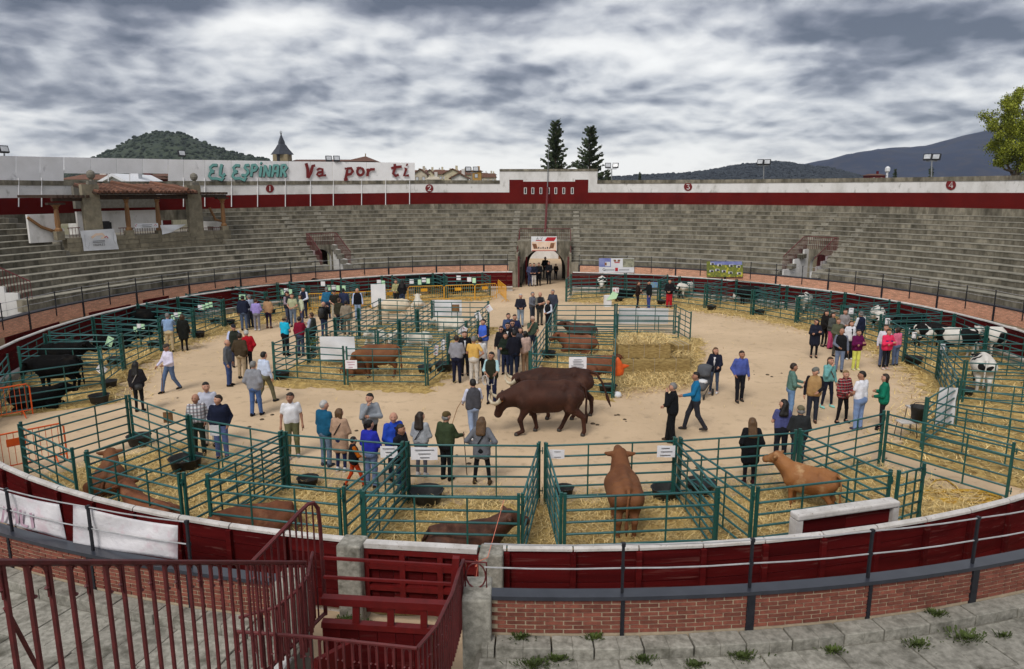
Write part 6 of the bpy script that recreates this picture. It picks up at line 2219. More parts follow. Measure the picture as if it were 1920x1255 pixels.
cow(1690, 640, D(10), 'black', 'stand', 'black cow behind the woman in pink shirt', head=(.0, .6), res=.042, s=.9, world=at(1698, 634))
cow(1745, 660, D(5), 'pied', 'stand', 'spotted cow standing low behind the photo notices', head=(-.2, .9), res=.042, s=.9, world=at(1738, 652))
cow(1800, 672, D(175), 'pied', 'stand', 'black and white cow standing across the corner pen at right', head=(.0, .6), res=.040, s=1.05, world=at(1790, 672))
cow(1860, 675, D(185), 'pied_white', 'stand', 'white cow standing by the barrier at right', head=(.0, .6), res=.040, s=1.05, world=at(1868, 670))
cow(1838, 735, D(62), 'pied_white', 'stand', 'cow with spotted white rump seen from behind at right', head=(-.2, .6), res=.036, s=1.05, world=at(1838, 733))
# ------------------------------------------------------------------ PEOPLE
SKIN = [mat('skin_light', (.50, .27, .185), (.43, .22, .15), scale=8, rough=.55, rnd=0), mat('skin_tanned', (.36, .18, .115), (.30, .145, .09), scale=8, rough=.55, rnd=0)]
HAIRC = {'bk': (.012, .010, .009), 'db': (.028, .017, .011), 'br': (.07, .036, .018), 'gr': (.20, .195, .19), 'wh': (.50, .49, .47), 'bl': (.26, .155, .065), 'lb': (.12, .065, .03)}
def hairm(c):
    return mat('hair_' + c, HAIRC[c], tuple(x * .6 for x in HAIRC[c]), scale=14, rough=.55, rnd=0, bump=.006, bscale=30)
def clothm(h, plaid=None):
    nm = 'cloth_' + h
    if nm in MATS:
        return MATS[nm]
    c = srgb(h)
    return mat(nm, c, tuple(x * .78 for x in c), scale=7, rough=.9, rnd=0, bump=.035, bscale=7, detail=4, spec=.15)
def plaidm(nm, c1, c2, c3, f=1.0):
    if nm in MATS:
        return MATS[nm]
    m = bpy.data.materials.new(nm); m.use_nodes = True
    t = m.node_tree; t.nodes.clear(); q = NT(t)
    sp = q.n('ShaderNodeSeparateXYZ'); q.link(q.n('ShaderNodeTexCoord').outputs['Object'], sp.inputs[0])
    def band(ax, fr, thr):
        return q.m('GREATER_THAN', q.m('FRACT', q.m('MULTIPLY', sp.outputs[ax], fr * f)), thr)
    c = q.mix(q.m('MULTIPLY', band(0, 11, .55), .8), srgb(c1), srgb(c2))
    c = q.mix(q.m('MULTIPLY', band(2, 11, .55), .6), c, srgb(c2))
    c = q.mix(q.m('MULTIPLY', band(2, 11, .9), .7), c, srgb(c3))
    b = q.n('ShaderNodeBsdfPrincipled', i={'Roughness': .85}); q.link(c, b.inputs[0])
    o = q.n('ShaderNodeOutputMaterial'); q.link(b.outputs[0], o.inputs[0])
    MATS[nm] = m
    return m
M_plaid = plaidm('checked_shirt', '#c9c9cc', '#5a5f66', '#8d4a45')
M_redplaid = plaidm('red_plaid', '#8a1420', '#15101a', '#d8c8c0')
M_stripe = plaidm('hi_vis_stripe', '#b9b37a', '#3a3a30', '#d8d8a0')
ARM = {'down': ((.255, -.02, 1.13), (.275, .06, .88)), 'pocket': ((.275, -.09, 1.13), (.215, .05, .95)), 'front': ((.265, .03, 1.12), (.09, .24, 1.03)), 'cross': ((.265, .10, 1.13), (-.05, .235, 1.20)),
       'back': ((.265, -.13, 1.14), (.06, -.185, .97)), 'face': ((.25, .15, 1.16), (.08, .17, 1.46)), 'reach': ((.26, .10, 1.16), (.24, .36, 1.10)), 'phone': ((.24, .16, 1.2), (.09, .32, 1.42)),
       'hip': ((.38, -.10, 1.16), (.21, .02, 1.02)), 'swingf': ((.26, .08, 1.14), (.25, .28, .98)), 'swingb': ((.27, -.16, 1.15), (.28, -.18, .90)), 'lean': ((.26, .2, 1.2), (.2, .40, 1.22)), 'point': ((.26, .16, 1.26), (.22, .42, 1.30))}
def v3(*a):
    return np.array(a, float)
def hand_geo(wr, el, curl=.5):
    """palm, four unequal bent fingers and a thumb as low tubes"""
    d = (wr - el) / np.linalg.norm(wr - el)
    inward = v3(-np.sign(wr[0]) if abs(wr[0]) > .02 else 1, 0, 0)
    n_ = np.cross(d, inward); n_ /= (np.linalg.norm(n_) + 1e-9)
    sd = np.cross(n_, d)
    mb_ = MB()
    mb_.tube([wr - d * .02, wr + d * .03, wr + d * .085], [.026, .034, .030], 6, rnd=.5)
    for k, (ofs, ln) in enumerate(((-.026, .068), (-.009, .078), (.009, .074), (.025, .058))):
        b = wr + d * .075 + n_ * ofs
        m_ = b + d * ln * .5 + sd * .012 * curl
        e_ = m_ + d * ln * .38 + sd * .045 * curl
        mb_.tube([b, m_, e_], [.0105, .0095, .007], 5, rnd=.5)
    b = wr + d * .025 + n_ * -.028
    mb_.tube([b, b + d * .03 - n_ * .022 + sd * .01, b + d * .065 - n_ * .024 + sd * .02], [.012, .011, .008], 5, rnd=.5)
    return mb_.v, mb_.f
def person(px, py, yaw, h, hair, top, legs, arms, label, stance='stand', skin=0, res=None, extra=None, build=1.0, lean=0.0, look=0.0, world=None, grp=None):
    pos = world if world is not None else at(px, py)
    dist = (pos - Vector((0, 0, EYE))).length
    res = res or (.019 if dist < 19 else .023 if dist < 28 else .028)
    o = empty('person', pos, D(yaw))
    s = h / 1.74
    o.scale = (s, s, s)
    tag(o, label, 'person', grp)
    B = build
    fem = hair[0] in ('long', 'pony', 'bob', 'bun', 'curly')
    sh = .152 if fem else .172
    hipw = .105 if fem else .098
    # legs
    L = {}
    for sd in (-1, 1):
        hip = v3(.088 * sd, 0, .93)
        if stance == 'walk':
            f = sd
            kn, an = v3(.09 * sd, .13 * f + .05, .50), v3(.09 * sd, .27 * f if f > 0 else -.30, .085 if f > 0 else .14)
        elif stance == 'wide':
            kn, an = v3(.15 * sd, .02, .50), v3(.19 * sd, 0, .085)
        elif stance == 'step':
            kn, an = v3(.10 * sd, .06 if sd > 0 else .0, .50), v3(.11 * sd, .10 if sd > 0 else -.06, .085)
        else:
            kn, an = v3(.098 * sd, .015, .50), v3(.105 * sd, -.01, .085)
        L[sd] = (hip, kn, an)
    A_ = {}
    for i, sd in enumerate((1, -1)):
        e_, w_ = ARM[arms[i]]
        e_, w_ = v3(*e_), v3(*w_)
        e_[0] *= sd; w_[0] *= sd
        e_[0] += (sh - .185) * sd * .8
        w_[0] += (sh - .185) * sd * .6
        if arms[0] == arms[1] == 'cross' and sd < 0:
            w_[2] -= .07; w_[1] -= .02
        A_[sd] = (v3(sh * sd, -.01, 1.42), e_, w_)
    hc = v3(0, .025, 1.615)
    cl_, sl_ = cos(D(look)), sin(D(look))
    def hl(x, y, z):
        return hc + v3(x * cl_ - y * sl_, x * sl_ + y * cl_, z)
    pr = []
    a = pr.append
    # torso core, legs, arms (skin body beneath the clothes)
    a(((-.07, 0, 1.0), (.07, 0, 1.0), .07, .07)); a(((0, .0, 1.02), (0, 0, 1.30), .07, .075)); a(((-.10, 0, 1.37), (.10, 0, 1.37), .05, .05))
    for sd in (-1, 1):
        hip, kn, an = L[sd]
        a((hip, kn, .075, .052)); a((kn, an, .052, .036)); a((an, an + v3(0, .12, -.05), .034, .028))
        s_, e_, w_ = A_[sd]
        a((s_, e_, .046, .037)); a((e_, w_, .036, .026)); a((w_, w_ + (w_ - e_) / np.linalg.norm(w_ - e_) * .05, .027, .028))
    a(((0, 0, 1.40), hc + v3(0, -.03, -.06), .058, .054))
    a((hl(0, -.012, .02), hl(0, -.005, .045), .088, .086, .05)); a((hl(0, .025, -.03), hl(0, .035, -.075), .066, .048, .05))
    a((hl(-.03, .03, .0), hl(.03, .03, 0), .055, .055, .04))
    a((hl(0, .09, .0), hl(0, .103, -.025), .013, .018, .02))
    for sd in (-1, 1):
        a((hl(.084 * sd, -.005, -.005), hl(.088 * sd, -.012, .025), .014, .018, .012))
    v, f = sdf_mesh(pr, res)
    ex = []
    for sd in (-1, 1):
        hv, hf = hand_geo(A_[sd][2], A_[sd][1])
        ex.append((hv, hf, 0))
        q = hl(.033 * sd, .083, .018)
        m_ = MB(); m_.lathe(q, [(.003, -.009), (.012, 0), (.003, .009)], 6)
        ex.append((m_.v, m_.f, 1))
        m_ = MB(); m_.box(hl(.033 * sd, .088, .040), (.034, .012, .008), D(look)); ex.append((m_.v, m_.f, 1))
    m_ = MB(); m_.box(hl(0, .082, -.058), (.045, .014, .008), D(look)); ex.append((m_.v, m_.f, 2))
    link('body', np_mesh('body', v, f, ex), [SKIN[skin], hairm('db'), mat('lips', (.30, .10, .09), rnd=0)], o)
    # trousers
    lc, lkind = legs[0], (legs[1] if len(legs) > 1 else 'trousers')
    lw = {'trousers': (.098, .070, .058), 'slim': (.088, .057, .043), 'wide': (.105, .088, .085), 'shorts': (.10, .085, .08)}[lkind]
    pr = [((-hipw * .7, -.01, .98), (hipw * .7, -.01, .98), .118 * B, .118 * B), ((-.07, -.035, .90), (.07, -.035, .90), .112 * B, .112 * B)]
    for sd in (-1, 1):
        hip, kn, an = L[sd]
        pr.append((hip, kn, lw[0] * B, lw[1])); 
        if lkind != 'shorts':
            pr.append((kn, an + v3(0, 0, .0), lw[1], lw[2]))
    v, f = sdf_mesh(pr, res, .035)
    link('trousers', np_mesh('trousers', v, f), clothm(lc), o)
    # shoes
    sc = legs[2] if len(legs) > 2 else '#1c1a19'
    for sd in (-1, 1):
        an = L[sd][2]
        pr = [(an + v3(0, -.035, -.04), an + v3(0, .075, -.045), .045, .040), (an + v3(0, .07, -.045), an + v3(.01 * sd, .15, -.052), .043, .032), (an + v3(0, -.01, .03), an + v3(0, -.02, -.03), .045, .046)]
        v, f = sdf_mesh(pr, res, .03)
        v[:, 2] = np.maximum(v[:, 2], an[2] - .085 + .002)
        link('shoe', np_mesh('shoe', v, f), clothm(sc), o)
    # top
    tk, tc1 = top[0], top[1]
    tc2 = top[2] if len(top) > 2 else None
    thick = {'tee': .0, 'shirt': .004, 'sweater': .012, 'jacket': .024, 'vest': .004, 'coat': .022, 'poncho': .02}[tk]
    def torso(t, zb):
        q = [((-.075, .0, 1.05), (-.075, .004, 1.29), (.118 + t) * B, (.114 + t) * B), ((.075, .0, 1.05), (.075, .004, 1.29), (.118 + t) * B, (.114 + t) * B), ((0, .01, 1.05), (0, .012, 1.30), (.115 + t) * B, (.112 + t) * B), ((-sh * .70, -.01, 1.385), (sh * .70, -.01, 1.385), .072 + t * .8, .072 + t * .8), ((0, -.005, 1.43), (0, 0, 1.475), .07 + t * .6, .062 + t * .6)]
        if zb < 1.06:
            q.append(((-.08, -.005, 1.06), (-.08, -.008, zb), (.115 + t) * B, (.118 + t * 1.3) * B)); q.append(((.08, -.005, 1.06), (.08, -.008, zb), (.115 + t) * B, (.118 + t * 1.3) * B))
        return q
    zb = {'tee': .98, 'shirt': 1.0, 'sweater': 1.0, 'jacket': .95, 'vest': 1.02, 'coat': .66, 'poncho': .80}[tk]
    pr = torso(thick, zb)
    for sd in (-1, 1):
        s_, e_, w_ = A_[sd]
        if tk == 'tee':
            pr.append((s_, s_ + (e_ - s_) * .62, .064, .060))
        else:
            pr.append((s_, e_, .060 + thick * .8, .050 + thick * .8))
            pr.append((e_, w_ - (w_ - e_) * (.05 if top[-1] != 'rolled' else .75), .049 + thick * .8, .040 + thick * .5))
    v, f = sdf_mesh(pr, res, .035)
    cm = tc2 if (tk == 'vest') else tc1
    mm = cm if not isinstance(cm, str) else clothm(cm)
    link({'tee': 't_shirt', 'vest': 'shirt'}.get(tk, tk), np_mesh('top', v, f), mm, o)
    if tk == 'vest':
        pr = torso(.024, .96)
        v, f = sdf_mesh(pr, res, .03)
        link('vest', np_mesh('vest', v, f), clothm(tc1), o)
    if tk == 'jacket' and tc2:      # open front: a strip of the shirt underneath
        m_ = MB(); m_.tube([(0, .115, 1.02), (0, .13, 1.25), (0, .10, 1.40)], [.035, .04, .045], 6)
        m_.build('shirt_front', clothm(tc2), o, smooth=True)
    # hair or hat
    hs, hcol = hair[0], hair[1]
    hm = hairm(hcol) if hcol in HAIRC else clothm(hcol)
    pr = []
    if hs == 'bald':
        pr = [(hl(-.07, -.03, -.02), hl(.07, -.03, -.02), .035, .035), (hl(0, -.07, -.025), hl(0, -.07, .0), .04, .035)]
    elif hs in ('cap', 'beret'):
        pr = [(hl(0, -.02, .065), hl(0, .03, .06), .092, .085), (hl(-.04, .08, .05), hl(.04, .08, .05), .030, .030)]
    else:
        pr = [(hl(0, -.036, .020), hl(0, -.022, .055), .094, .090), (hl(-.035, .035, .088), hl(.035, .035, .088), .030, .030)]
        if hs in ('long', 'curly'):
            w2 = .055 if hs == 'long' else .07
            for sx_ in (-.055, 0, .055):
                pr.append((hl(sx_, -.06, .0), v3(sx_ * 1.25, -.125, 1.36 if hs == 'curly' else 1.30), w2, w2 * .8))
        elif hs == 'bob':
            for sx_ in (-.07, -.03, .03, .07):
                pr.append((hl(sx_, -.04, .02), hl(sx_ * 1.1, -.045, -.09), .05, .042))
        elif hs == 'pony':
            pr.append((hl(0, -.11, .05), hl(0, -.15, -.16), .035, .022))
        elif hs == 'bun':
            pr.append((hl(0, -.11, .07), hl(0, -.13, .07), .048, .048))
    v, f = sdf_mesh(pr, min(res, .022), .03)
    link('hat' if hs in ('cap', 'beret') else 'hair', np_mesh('hair', v, f), hm, o)
    if hs in ('cap', 'beret') and len(hair) > 2:
        v, f = sdf_mesh([(hl(-.06, -.05, -.01), hl(.06, -.05, -.01), .045, .045), (hl(0, -.075, -.03), hl(0, -.07, .02), .045, .045)], .02, .03)
        link('hair', np_mesh('hair', v, f), hairm(hair[2]), o)
    for e_ in (extra or []):
        if e_ == 'glasses':
            m_ = MB()
            for sd in (-1, 1):
                m_.box(hl(.034 * sd, .098, .018), (.05, .012, .034), D(look))
            m_.box(hl(0, .1, .02), (.03, .01, .008), D(look))
            m_.build('sunglasses', M_rubber, o)
        elif e_ == 'glasses_up':
            m_ = MB()
            for sd in (-1, 1):
                m_.box(hl(.034 * sd, .075, .10), (.055, .03, .02), D(look))
            m_.build('sunglasses', M_rubber, o)
        elif e_ == 'scarf':
            m_ = MB(); m_.tube([(.075 * cos(q * .7), .07 * sin(q * .7), 1.475) for q in range(10)], .028, 6); m_.build('scarf', clothm('#1c1a20'), o, smooth=True)
        elif e_[0] == 'strap':
            m_ = MB(); m_.tube([(.13, -.02, 1.47), (.06, -.158, 1.32), (-.08, -.162, 1.08), (-.17, -.09, .98)], .013, 5)
            m_.tube([(.13, -.02, 1.47), (.06, .158, 1.30), (-.08, .158, 1.08), (-.17, .05, .98)], .013, 5)
            m_.build('bag_strap', clothm(e_[1]), o)
        elif e_[0] == 'stripe':
            v, f = sdf_mesh([((-.085, .005, 1.235), (.085, .005, 1.235), .143, .143), ((-.085, .005, 1.265), (.085, .005, 1.265), .143, .143)], .016, .02)
            keep = (v[f][:, :, 2].min(1) > 1.21) & (v[f][:, :, 2].max(1) < 1.29)
            link('stripe', np_mesh('stripe', v, f[keep]), clothm(e_[1]), o)
    return o
def held(nm, lab, cat, par_o, fn, m_):
    """an object carried by a person: built in the person's frame, stays top-level"""
    m1 = MB(); fn(m1)
    me = m1.mesh(nm); 
    s_ = par_o.scale[0]
    me.transform(Matrix.Scale(s_, 4))
    ob = link(nm, me, m_, smooth=True)
    ob.location = par_o.location
    ob.rotation_euler = par_o.rotation_euler
    tag(ob, lab, cat)
    return ob
dn = ('down', 'down')
pk = ('pocket', 'pocket')
fr = ('front', 'front')
cr_ = ('cross', 'cross')
JN, DK, BG = '#5b6f91', '#23252e', '#b3a58c'
# ---- left half of the sand
p1 = person(263, 772, 5, 1.66, ('long', 'bk'), ('jacket', '#242226'), ('#1b1a1d', 'slim'), ('front', 'down'), 'woman in black quilted jacket with long dark hair seen from behind', extra=[('strap', '#b0a8a0')])
held('handbag', 'black shoulder bag with chain on the woman in quilted jacket', 'handbag', p1, lambda m: m.lathe((.12, -.22, .92), [(.06, -.09), (.13, -.06), (.12, .08), (.04, .1)], 8), M_rubber)
p2 = person(321, 735, 150, 1.74, ('cap', '#4a4440', 'gr'), ('shirt', '#d9d4e8'), (JN,), ('swingf', 'front'), 'man in lavender white shirt and flat cap walking with a cane', 'walk', 1)
held('walking_cane', 'thin cane of the walking man with lavender white shirt', 'cane', p2, lambda m: m.tube([(-.06, .30, 1.10), (-.02, .34, .02)], .011, 5), M_wood)
person(320, 661, 20, 1.76, ('short', 'gr'), ('shirt', '#8ea9cf'), ('#c9b793',), ('lean', 'lean'), 'man in light blue shirt and khaki trousers leaning on the black cattle pens')
person(347, 658, 15, 1.64, ('bob', 'br'), ('coat', '#1d1f1c'), ('#161618', 'slim', '#101010'), dn, 'woman in long black coat and boots by the black cattle pens')
person(459, 620, 10, 1.80, ('short', 'bk'), ('jacket', '#20263a'), ('#51607a',), ('reach', 'down'), 'man in navy jacket seen from behind at the far black cattle pens')
person(471, 615, 60, 1.75, ('short', 'gr'), ('shirt', '#b3bfd8'), ('#3a4254',), ('front', 'down'), 'man in pale blue shirt beside the man with navy jacket')
person(443, 688, 215, 1.75, ('cap', '#2c2c33', 'gr'), ('vest', '#2d332c', '#c2cdf0'), ('#3a4056',), dn, 'man with dark cap, green vest and pale blue sleeves facing two other men')
person(431, 724, 275, 1.74, ('bald', 'gr'), ('sweater', '#5a5d63'), ('#3b4d79',), dn, 'bald man in grey sweater and blue jeans standing in profile')
person(455, 710, 352, 1.76, ('short', 'db'), ('jacket', '#463a2b'), ('#b09d81',), pk, 'man in brown jacket and beige trousers seen from behind')
person(467, 699, 40, 1.70, ('short', 'wh'), ('jacket', '#b01826'), ('#1d1c22',), pk, 'white haired person in bright red jacket')
person(481, 780, 350, 1.78, ('short', 'gr'), ('jacket', '#8a8c93'), ('#4c689b', 'trousers', '#1d1a20'), pk, 'grey haired man in light grey jacket and jeans walking away', 'step')
person(500, 756, 330, 1.77, ('short', 'bk'), ('shirt', '#c3cfe6'), ('#6c6a55', 'trousers', '#2a2a2e'), dn, 'dark haired man in pale blue shirt and olive trousers walking', 'walk')
person(376, 854, 200, 1.72, ('bald', 'br'), ('shirt', M_plaid), ('#26302b',), ('down', 'pocket'), 'balding man in grey checked shirt and dark green trousers', skin=1, look=-25)
person(396, 836, 190, 1.84, ('short', 'bk'), ('shirt', '#b9bccb'), ('#cfc7bd',), ('down', 'front'), 'tall man in grey shirt and cream trousers behind two men', look=20)
person(418, 860, 195, 1.76, ('short', 'db'), ('sweater', '#1d2338'), ('#5d6d9c', 'trousers', '#20202a'), pk, 'man in navy sweater and jeans with hands at his sides', look=-50, build=1.1)
person(483, 620, 5, 1.65, ('short', 'br'), ('sweater', '#9d8fd0'), ('#7d7d88', 'trousers', '#c8c8cc'), ('front', 'front'), 'person in lavender sweater and grey trousers seen from behind')
person(505, 616, 355, 1.66, ('bob', 'db'), ('jacket', '#b08c6a'), ('#2e2340', 'slim', '#6a4638'), fr, 'person in tan jacket and dark purple trousers seen from behind')
person(537, 667, 335, 1.74, ('cap', '#8a7a5c', 'db'), ('tee', '#22b3d8'), ('#15151c',), ('front', 'front'), 'man in bright cyan shirt and tan cap leaning on the pen')
person(565, 668, 345, 1.74, ('short', 'bk'), ('sweater', '#7d1630'), ('#3c455c',), ('reach', 'down'), 'man in burgundy sweater beside the pen')
person(588, 658, 70, 1.74, ('short', 'br'), ('vest', '#383d38', '#aab0c2'), ('#191b20',), ('lean', 'front'), 'man in dark vest with light grey sleeves leaning on the pen')
person(541, 607, 250, 1.75, ('cap', '#3a2b2a', 'db'), ('vest', '#33363a', '#9a8b96'), ('#485066',), ('front', 'down'), 'man in charcoal vest and dark cap standing with two others')
person(551, 613, 175, 1.76, ('short', 'br'), ('tee', '#a9ad8c'), ('#6c7a8c',), fr, 'man in pale olive shirt with folded hands')
person(567, 611, 120, 1.66, ('bob', 'db'), ('sweater', '#c6cdb2'), ('#4b4f6a',), ('front', 'down'), 'woman in pale green top talking to the man in olive shirt')
person(572, 597, 160, 1.77, ('short', 'db'), ('vest', '#1d2236', '#d7dcec'), ('#2c3040',), ('down', 'front'), 'man in navy vest with white sleeves by the yellow barriers')
person(615, 598, 20, 1.77, ('short', 'gr'), ('sweater', '#2d6c90'), ('#33405a',), dn, 'man in teal blue sweater seen from behind at the yellow barriers')
person(629, 603, 190, 1.74, ('cap', '#30302e', 'gr'), ('tee', '#23241f'), ('#a9a596',), ('front', 'down'), 'man in black shirt and light trousers by the yellow barriers')
person(646, 600, 10, 1.76, ('short', 'bk'), ('jacket', '#2c3450'), ('#23283c',), dn, 'man in dark blue jacket with his back turned at the yellow barriers', build=1.1)
person(672, 600, 190, 1.77, ('bald', 'br'), ('vest', '#14161d', '#b9c6e6'), ('#8ba0bd',), dn, 'bald man in black vest with pale blue sleeves and light jeans')
p3 = person(609, 632, 345, 1.74, ('bald', 'gr'), ('jacket', '#171719'), ('#2c3b5c',), ('phone', 'phone'), 'balding man in black jacket taking a picture')
held('backpack', 'black backpack on the balding photographer', 'backpack', p3, lambda m: m.lathe((0, -.24, 1.0), [(.06, 0), (.15, .05), (.15, .35), (.10, .44), (.03, .46)], 10), M_rubber)
person(638, 622, 340, 1.72, ('short', 'br'), ('jacket', '#353428'), ('#2a2b30',), ('front', 'down'), 'man in dark olive jacket behind the pen corner')
person(651, 628, 10, 1.72, ('short', 'bk'), ('jacket', '#8d8272'), ('#6d665a',), dn, 'man in grey beige jacket seen from behind')
person(744, 577, 165, 1.72, ('short', 'br'), ('sweater', M_stripe), ('#2a2c30',), fr, 'person in yellow green striped top beside the white board')
person(755, 578, 10, 1.72, ('long', 'bk'), ('jacket', '#17181c'), ('#33415c',), fr, 'woman with long black hair and black jacket at the yellow barriers')
# ---- centre
person(857, 718, 355, 1.80, ('short', 'db'), ('sweater', '#8f8f97'), ('#1d2034', 'trousers', '#1a1716'), ('front', 'front'), 'man in light grey hoodie and navy trousers seen from behind', build=1.12)
person(872, 704, 190, 1.74, ('short', 'br'), ('jacket', '#1a1a1e', '#c8c8cc'), ('#1b1c22',), dn, 'man in black suit jacket between the grey hoodie and the yellow shirt')
person(889, 720, 350, 1.80, ('short', 'gr'), ('tee', '#d4ab5c'), ('#c9c3ba', 'trousers', '#d8d4d0'), ('hip', 'front'), 'man in mustard yellow polo shirt and cream trousers', skin=1)
person(901, 711, 20, 1.62, ('short', 'bk'), ('jacket', '#d9d7d5'), ('#1b1a1e', 'slim', '#cfcfcf'), ('front', 'down'), 'person in white jacket and black trousers behind the yellow shirt')
person(907, 677, 150, 1.79, ('short', 'bk'), ('vest', '#4568cf', '#20232c', 'rolled'), ('#9c9ca6',), fr, 'man in royal blue vest and grey trousers at the pens')
p4 = person(922, 757, 165, 1.78, ('short', 'bk'), ('vest', '#2c2e22', '#a9ccd2', 'rolled'), ('#222844',), ('front', 'reach'), 'handler in dark green vest holding a rope before the oxen', skin=1, look=-20)
def coil(m):
    for q in range(3):
        m.tube([(.10 + .02 * q + .09 * sin(2 * pi * k / 14), .28 + .01 * q, .86 + .16 * cos(2 * pi * k / 14)) for k in range(15)], .012, 5)
    m.tube([(.1, .28, 1.0), (0, .30, .70), (-.16, .28, .74), (-.2, .34, 1.05)], .012, 5)
held('rope', 'coiled white rope in the hands of the handler with green vest', 'rope', p4, coil, M_cap)
p5 = person(888, 822, 15, 1.76, ('short', 'bk'), ('vest', '#4a4a50', '#ccd0e4'), ('#8c9cb8', 'trousers', '#d8d8dc'), ('reach', 'swingf'), 'handler in grey vest leading the front ox, back to us', 'walk')
held('lead_rope', 'thin brown lead rope hanging from the hand of the handler with grey vest', 'rope', p5, lambda m: (m.tube([(-.25, .34, 1.05), (-.40, .30, .85), (-.55, .2, .5), (-.62, .1, .3)], .010, 5), m.tube([(.25, .40, 1.08), (.35, .6, .8), (.5, .85, 1.0)], .010, 5)), M_wood)
person(940, 688, 165, 1.68, ('long', 'db'), ('jacket', '#1c1a1f'), ('#7d7f8e', 'trousers', '#d0d0d4'), ('down', 'front'), 'woman in black top with sunglasses at the left of the crowd', extra=['glasses'])
person(952, 684, 175, 1.76, ('short', 'bk'), ('jacket', '#17171b', '#d8d8d8'), ('#1c1c22',), dn, 'man in black jacket with sunglasses behind the green coated woman', extra=['glasses'])
person(948, 702, 165, 1.65, ('bob', 'db'), ('jacket', '#1f2a22'), ('#232a44',), cr_, 'woman in dark green coat with crossed arms in the crowd', look=30)
person(964, 706, 20, 1.80, ('short', 'bk'), ('jacket', '#1a1b26'), ('#1c2438',), ('front', 'front'), 'tall man in black jacket and jeans with back turned in the crowd')
person(985, 700, 40, 1.68, ('bob', 'bk'), ('jacket', '#c9aca0', '#e8e4e0'), ('#9a7c62',), dn, 'woman in beige pink blazer and brown trousers')
person(976, 688, 175, 1.64, ('long', 'bk'), ('sweater', '#3c3c44'), ('#23242c',), fr, 'woman with long black hair behind the beige blazer')
person(961, 676, 180, 1.72, ('short', 'db'), ('jacket', '#2a2830', '#dcdcdc'), ('#1c1c24',), fr, 'person in dark top with sunglasses in the middle of the crowd', extra=['glasses'])
person(953, 660, 200, 1.74, ('short', 'db'), ('shirt', '#3d4f74'), ('#2c3450',), fr, 'man in denim blue shirt, leftmost at the back of the crowd')
person(965, 663, 190, 1.74, ('short', 'db'), ('sweater', '#272c4a'), ('#2c3450',), fr, 'man in dark navy shirt at the back of the crowd')
person(998, 668, 200, 1.74, ('cap', '#b49a8a', 'gr'), ('tee', '#4a5a4c'), ('#2a3040',), ('face', 'front'), 'man with pale cap raising his hand to his face, blue jacket over his shoulder', skin=1)
p6 = bpy.data.objects[-1] if False else None
person(976, 613, 185, 1.75, ('short', 'wh'), ('sweater', '#232531'), ('#8b9aab',), fr, 'white haired man in dark sweater and light jeans on the open sand')
person(998, 607, 230, 1.72, ('short', 'gr'), ('sweater', '#6b6e78'), ('#3c4350',), ('front', 'down'), 'grey haired man in grey sweater near the pen corner')
person(1012, 610, 200, 1.78, ('bald', 'wh'), ('vest', '#25272b', '#6d6a62', 'rolled'), ('#3b3c38',), cr_, 'grey haired man in dark vest with folded arms')
person(1036, 604, 150, 1.78, ('short', 'gr'), ('jacket', '#3b3f4d'), ('#2b2e38',), ('front', 'down'), 'man in slate jacket at the corner of the middle right pen')
person(1028, 622, 140, 1.66, ('bob', 'bk'), ('vest', '#17181c', '#c6cad8'), ('#23252e',), fr, 'person in black vest with white sleeves bending at the pen corner')
# ---- gate
for x, y, yaw, top, legs, lab in ((994, 537, 200, ('jacket', '#454a66'), ('#3b4262',), 'person in blue clothes, leftmost under the entrance arch'), (1001, 537, 190, ('jacket', '#1c2030'), ('#c9c5c0',), 'man in dark jacket and white trousers under the entrance arch'),
                                  (1010, 536, 180, ('coat', '#16161a'), ('#17171b',), 'person in long black coat under the entrance arch'), (1022, 522, 170, ('jacket', '#24262e'), ('#2a2d38',), 'person in black standing in the courtyard beyond the arch'),
                                  (1029, 533, 160, ('jacket', '#17181d'), ('#1b1b20',), 'person in black with pale bag, right under the entrance arch'), (1042, 524, 190, ('jacket', '#2a221f'), ('#24222a',), 'child in dark clothes at the right under the entrance arch')):
    person(x, y, yaw, 1.25 if 'child' in lab else 1.74, ('short', 'bk'), top, legs, fr, lab, res=.035)
# ---- right back
person(1195, 579, 250, 1.66, ('pony', 'br'), ('jacket', '#2b1d18'), ('#1d2029', 'slim'), fr, 'girl in brown jacket with tied hair before the right pens')
person(1216, 580, 100, 1.76, ('cap', '#14181a'), ('jacket', '#151a1c'), ('#3c4a86',), ('reach', 'down'), 'youth in black hoodie and blue trousers before the right pens')
person(1254, 577, 160, 1.74, ('short', 'bk'), ('jacket', '#1b1a1d'), ('#b0202c', 'wide', '#1a1416'), ('front', 'front'), 'youth in black top and red trousers before the right pens')
p7 = person(1338, 738, 150, 1.66, ('long', 'lb'), ('jacket', '#1d2030', '#dcd8d8'), ('#47566e', 'slim', '#d8d4d4'), ('swingf', 'reach'), 'woman in navy jacket and jeans pushing a grey stroller', 'step', look=40)
person(1385, 753, 185, 1.76, ('short', 'db'), ('sweater', '#4c5aa0', ), ('#1a1b22', 'trousers', '#3a3430'), ('pocket', 'down'), 'man in blue zip sweater and black trousers walking toward us', 'step', skin=1)
person(1301, 808, 80, 1.80, ('short', 'bk'), ('sweater', '#1f6f9c'), ('#2f3038', 'trousers', '#3d3835'), ('down', 'reach'), 'man in turquoise blue sweater and grey trousers walking left', 'walk', skin=1, look=15)
person(1258, 829, 75, 1.74, ('short', 'gr'), ('jacket', '#17181c', '#e0e0e0'), ('#17181b', 'wide', '#4a3d30'), ('front', 'face'), 'grey haired man with glasses in black jacket, hand raised', 'step', extra=['glasses'], build=1.1)
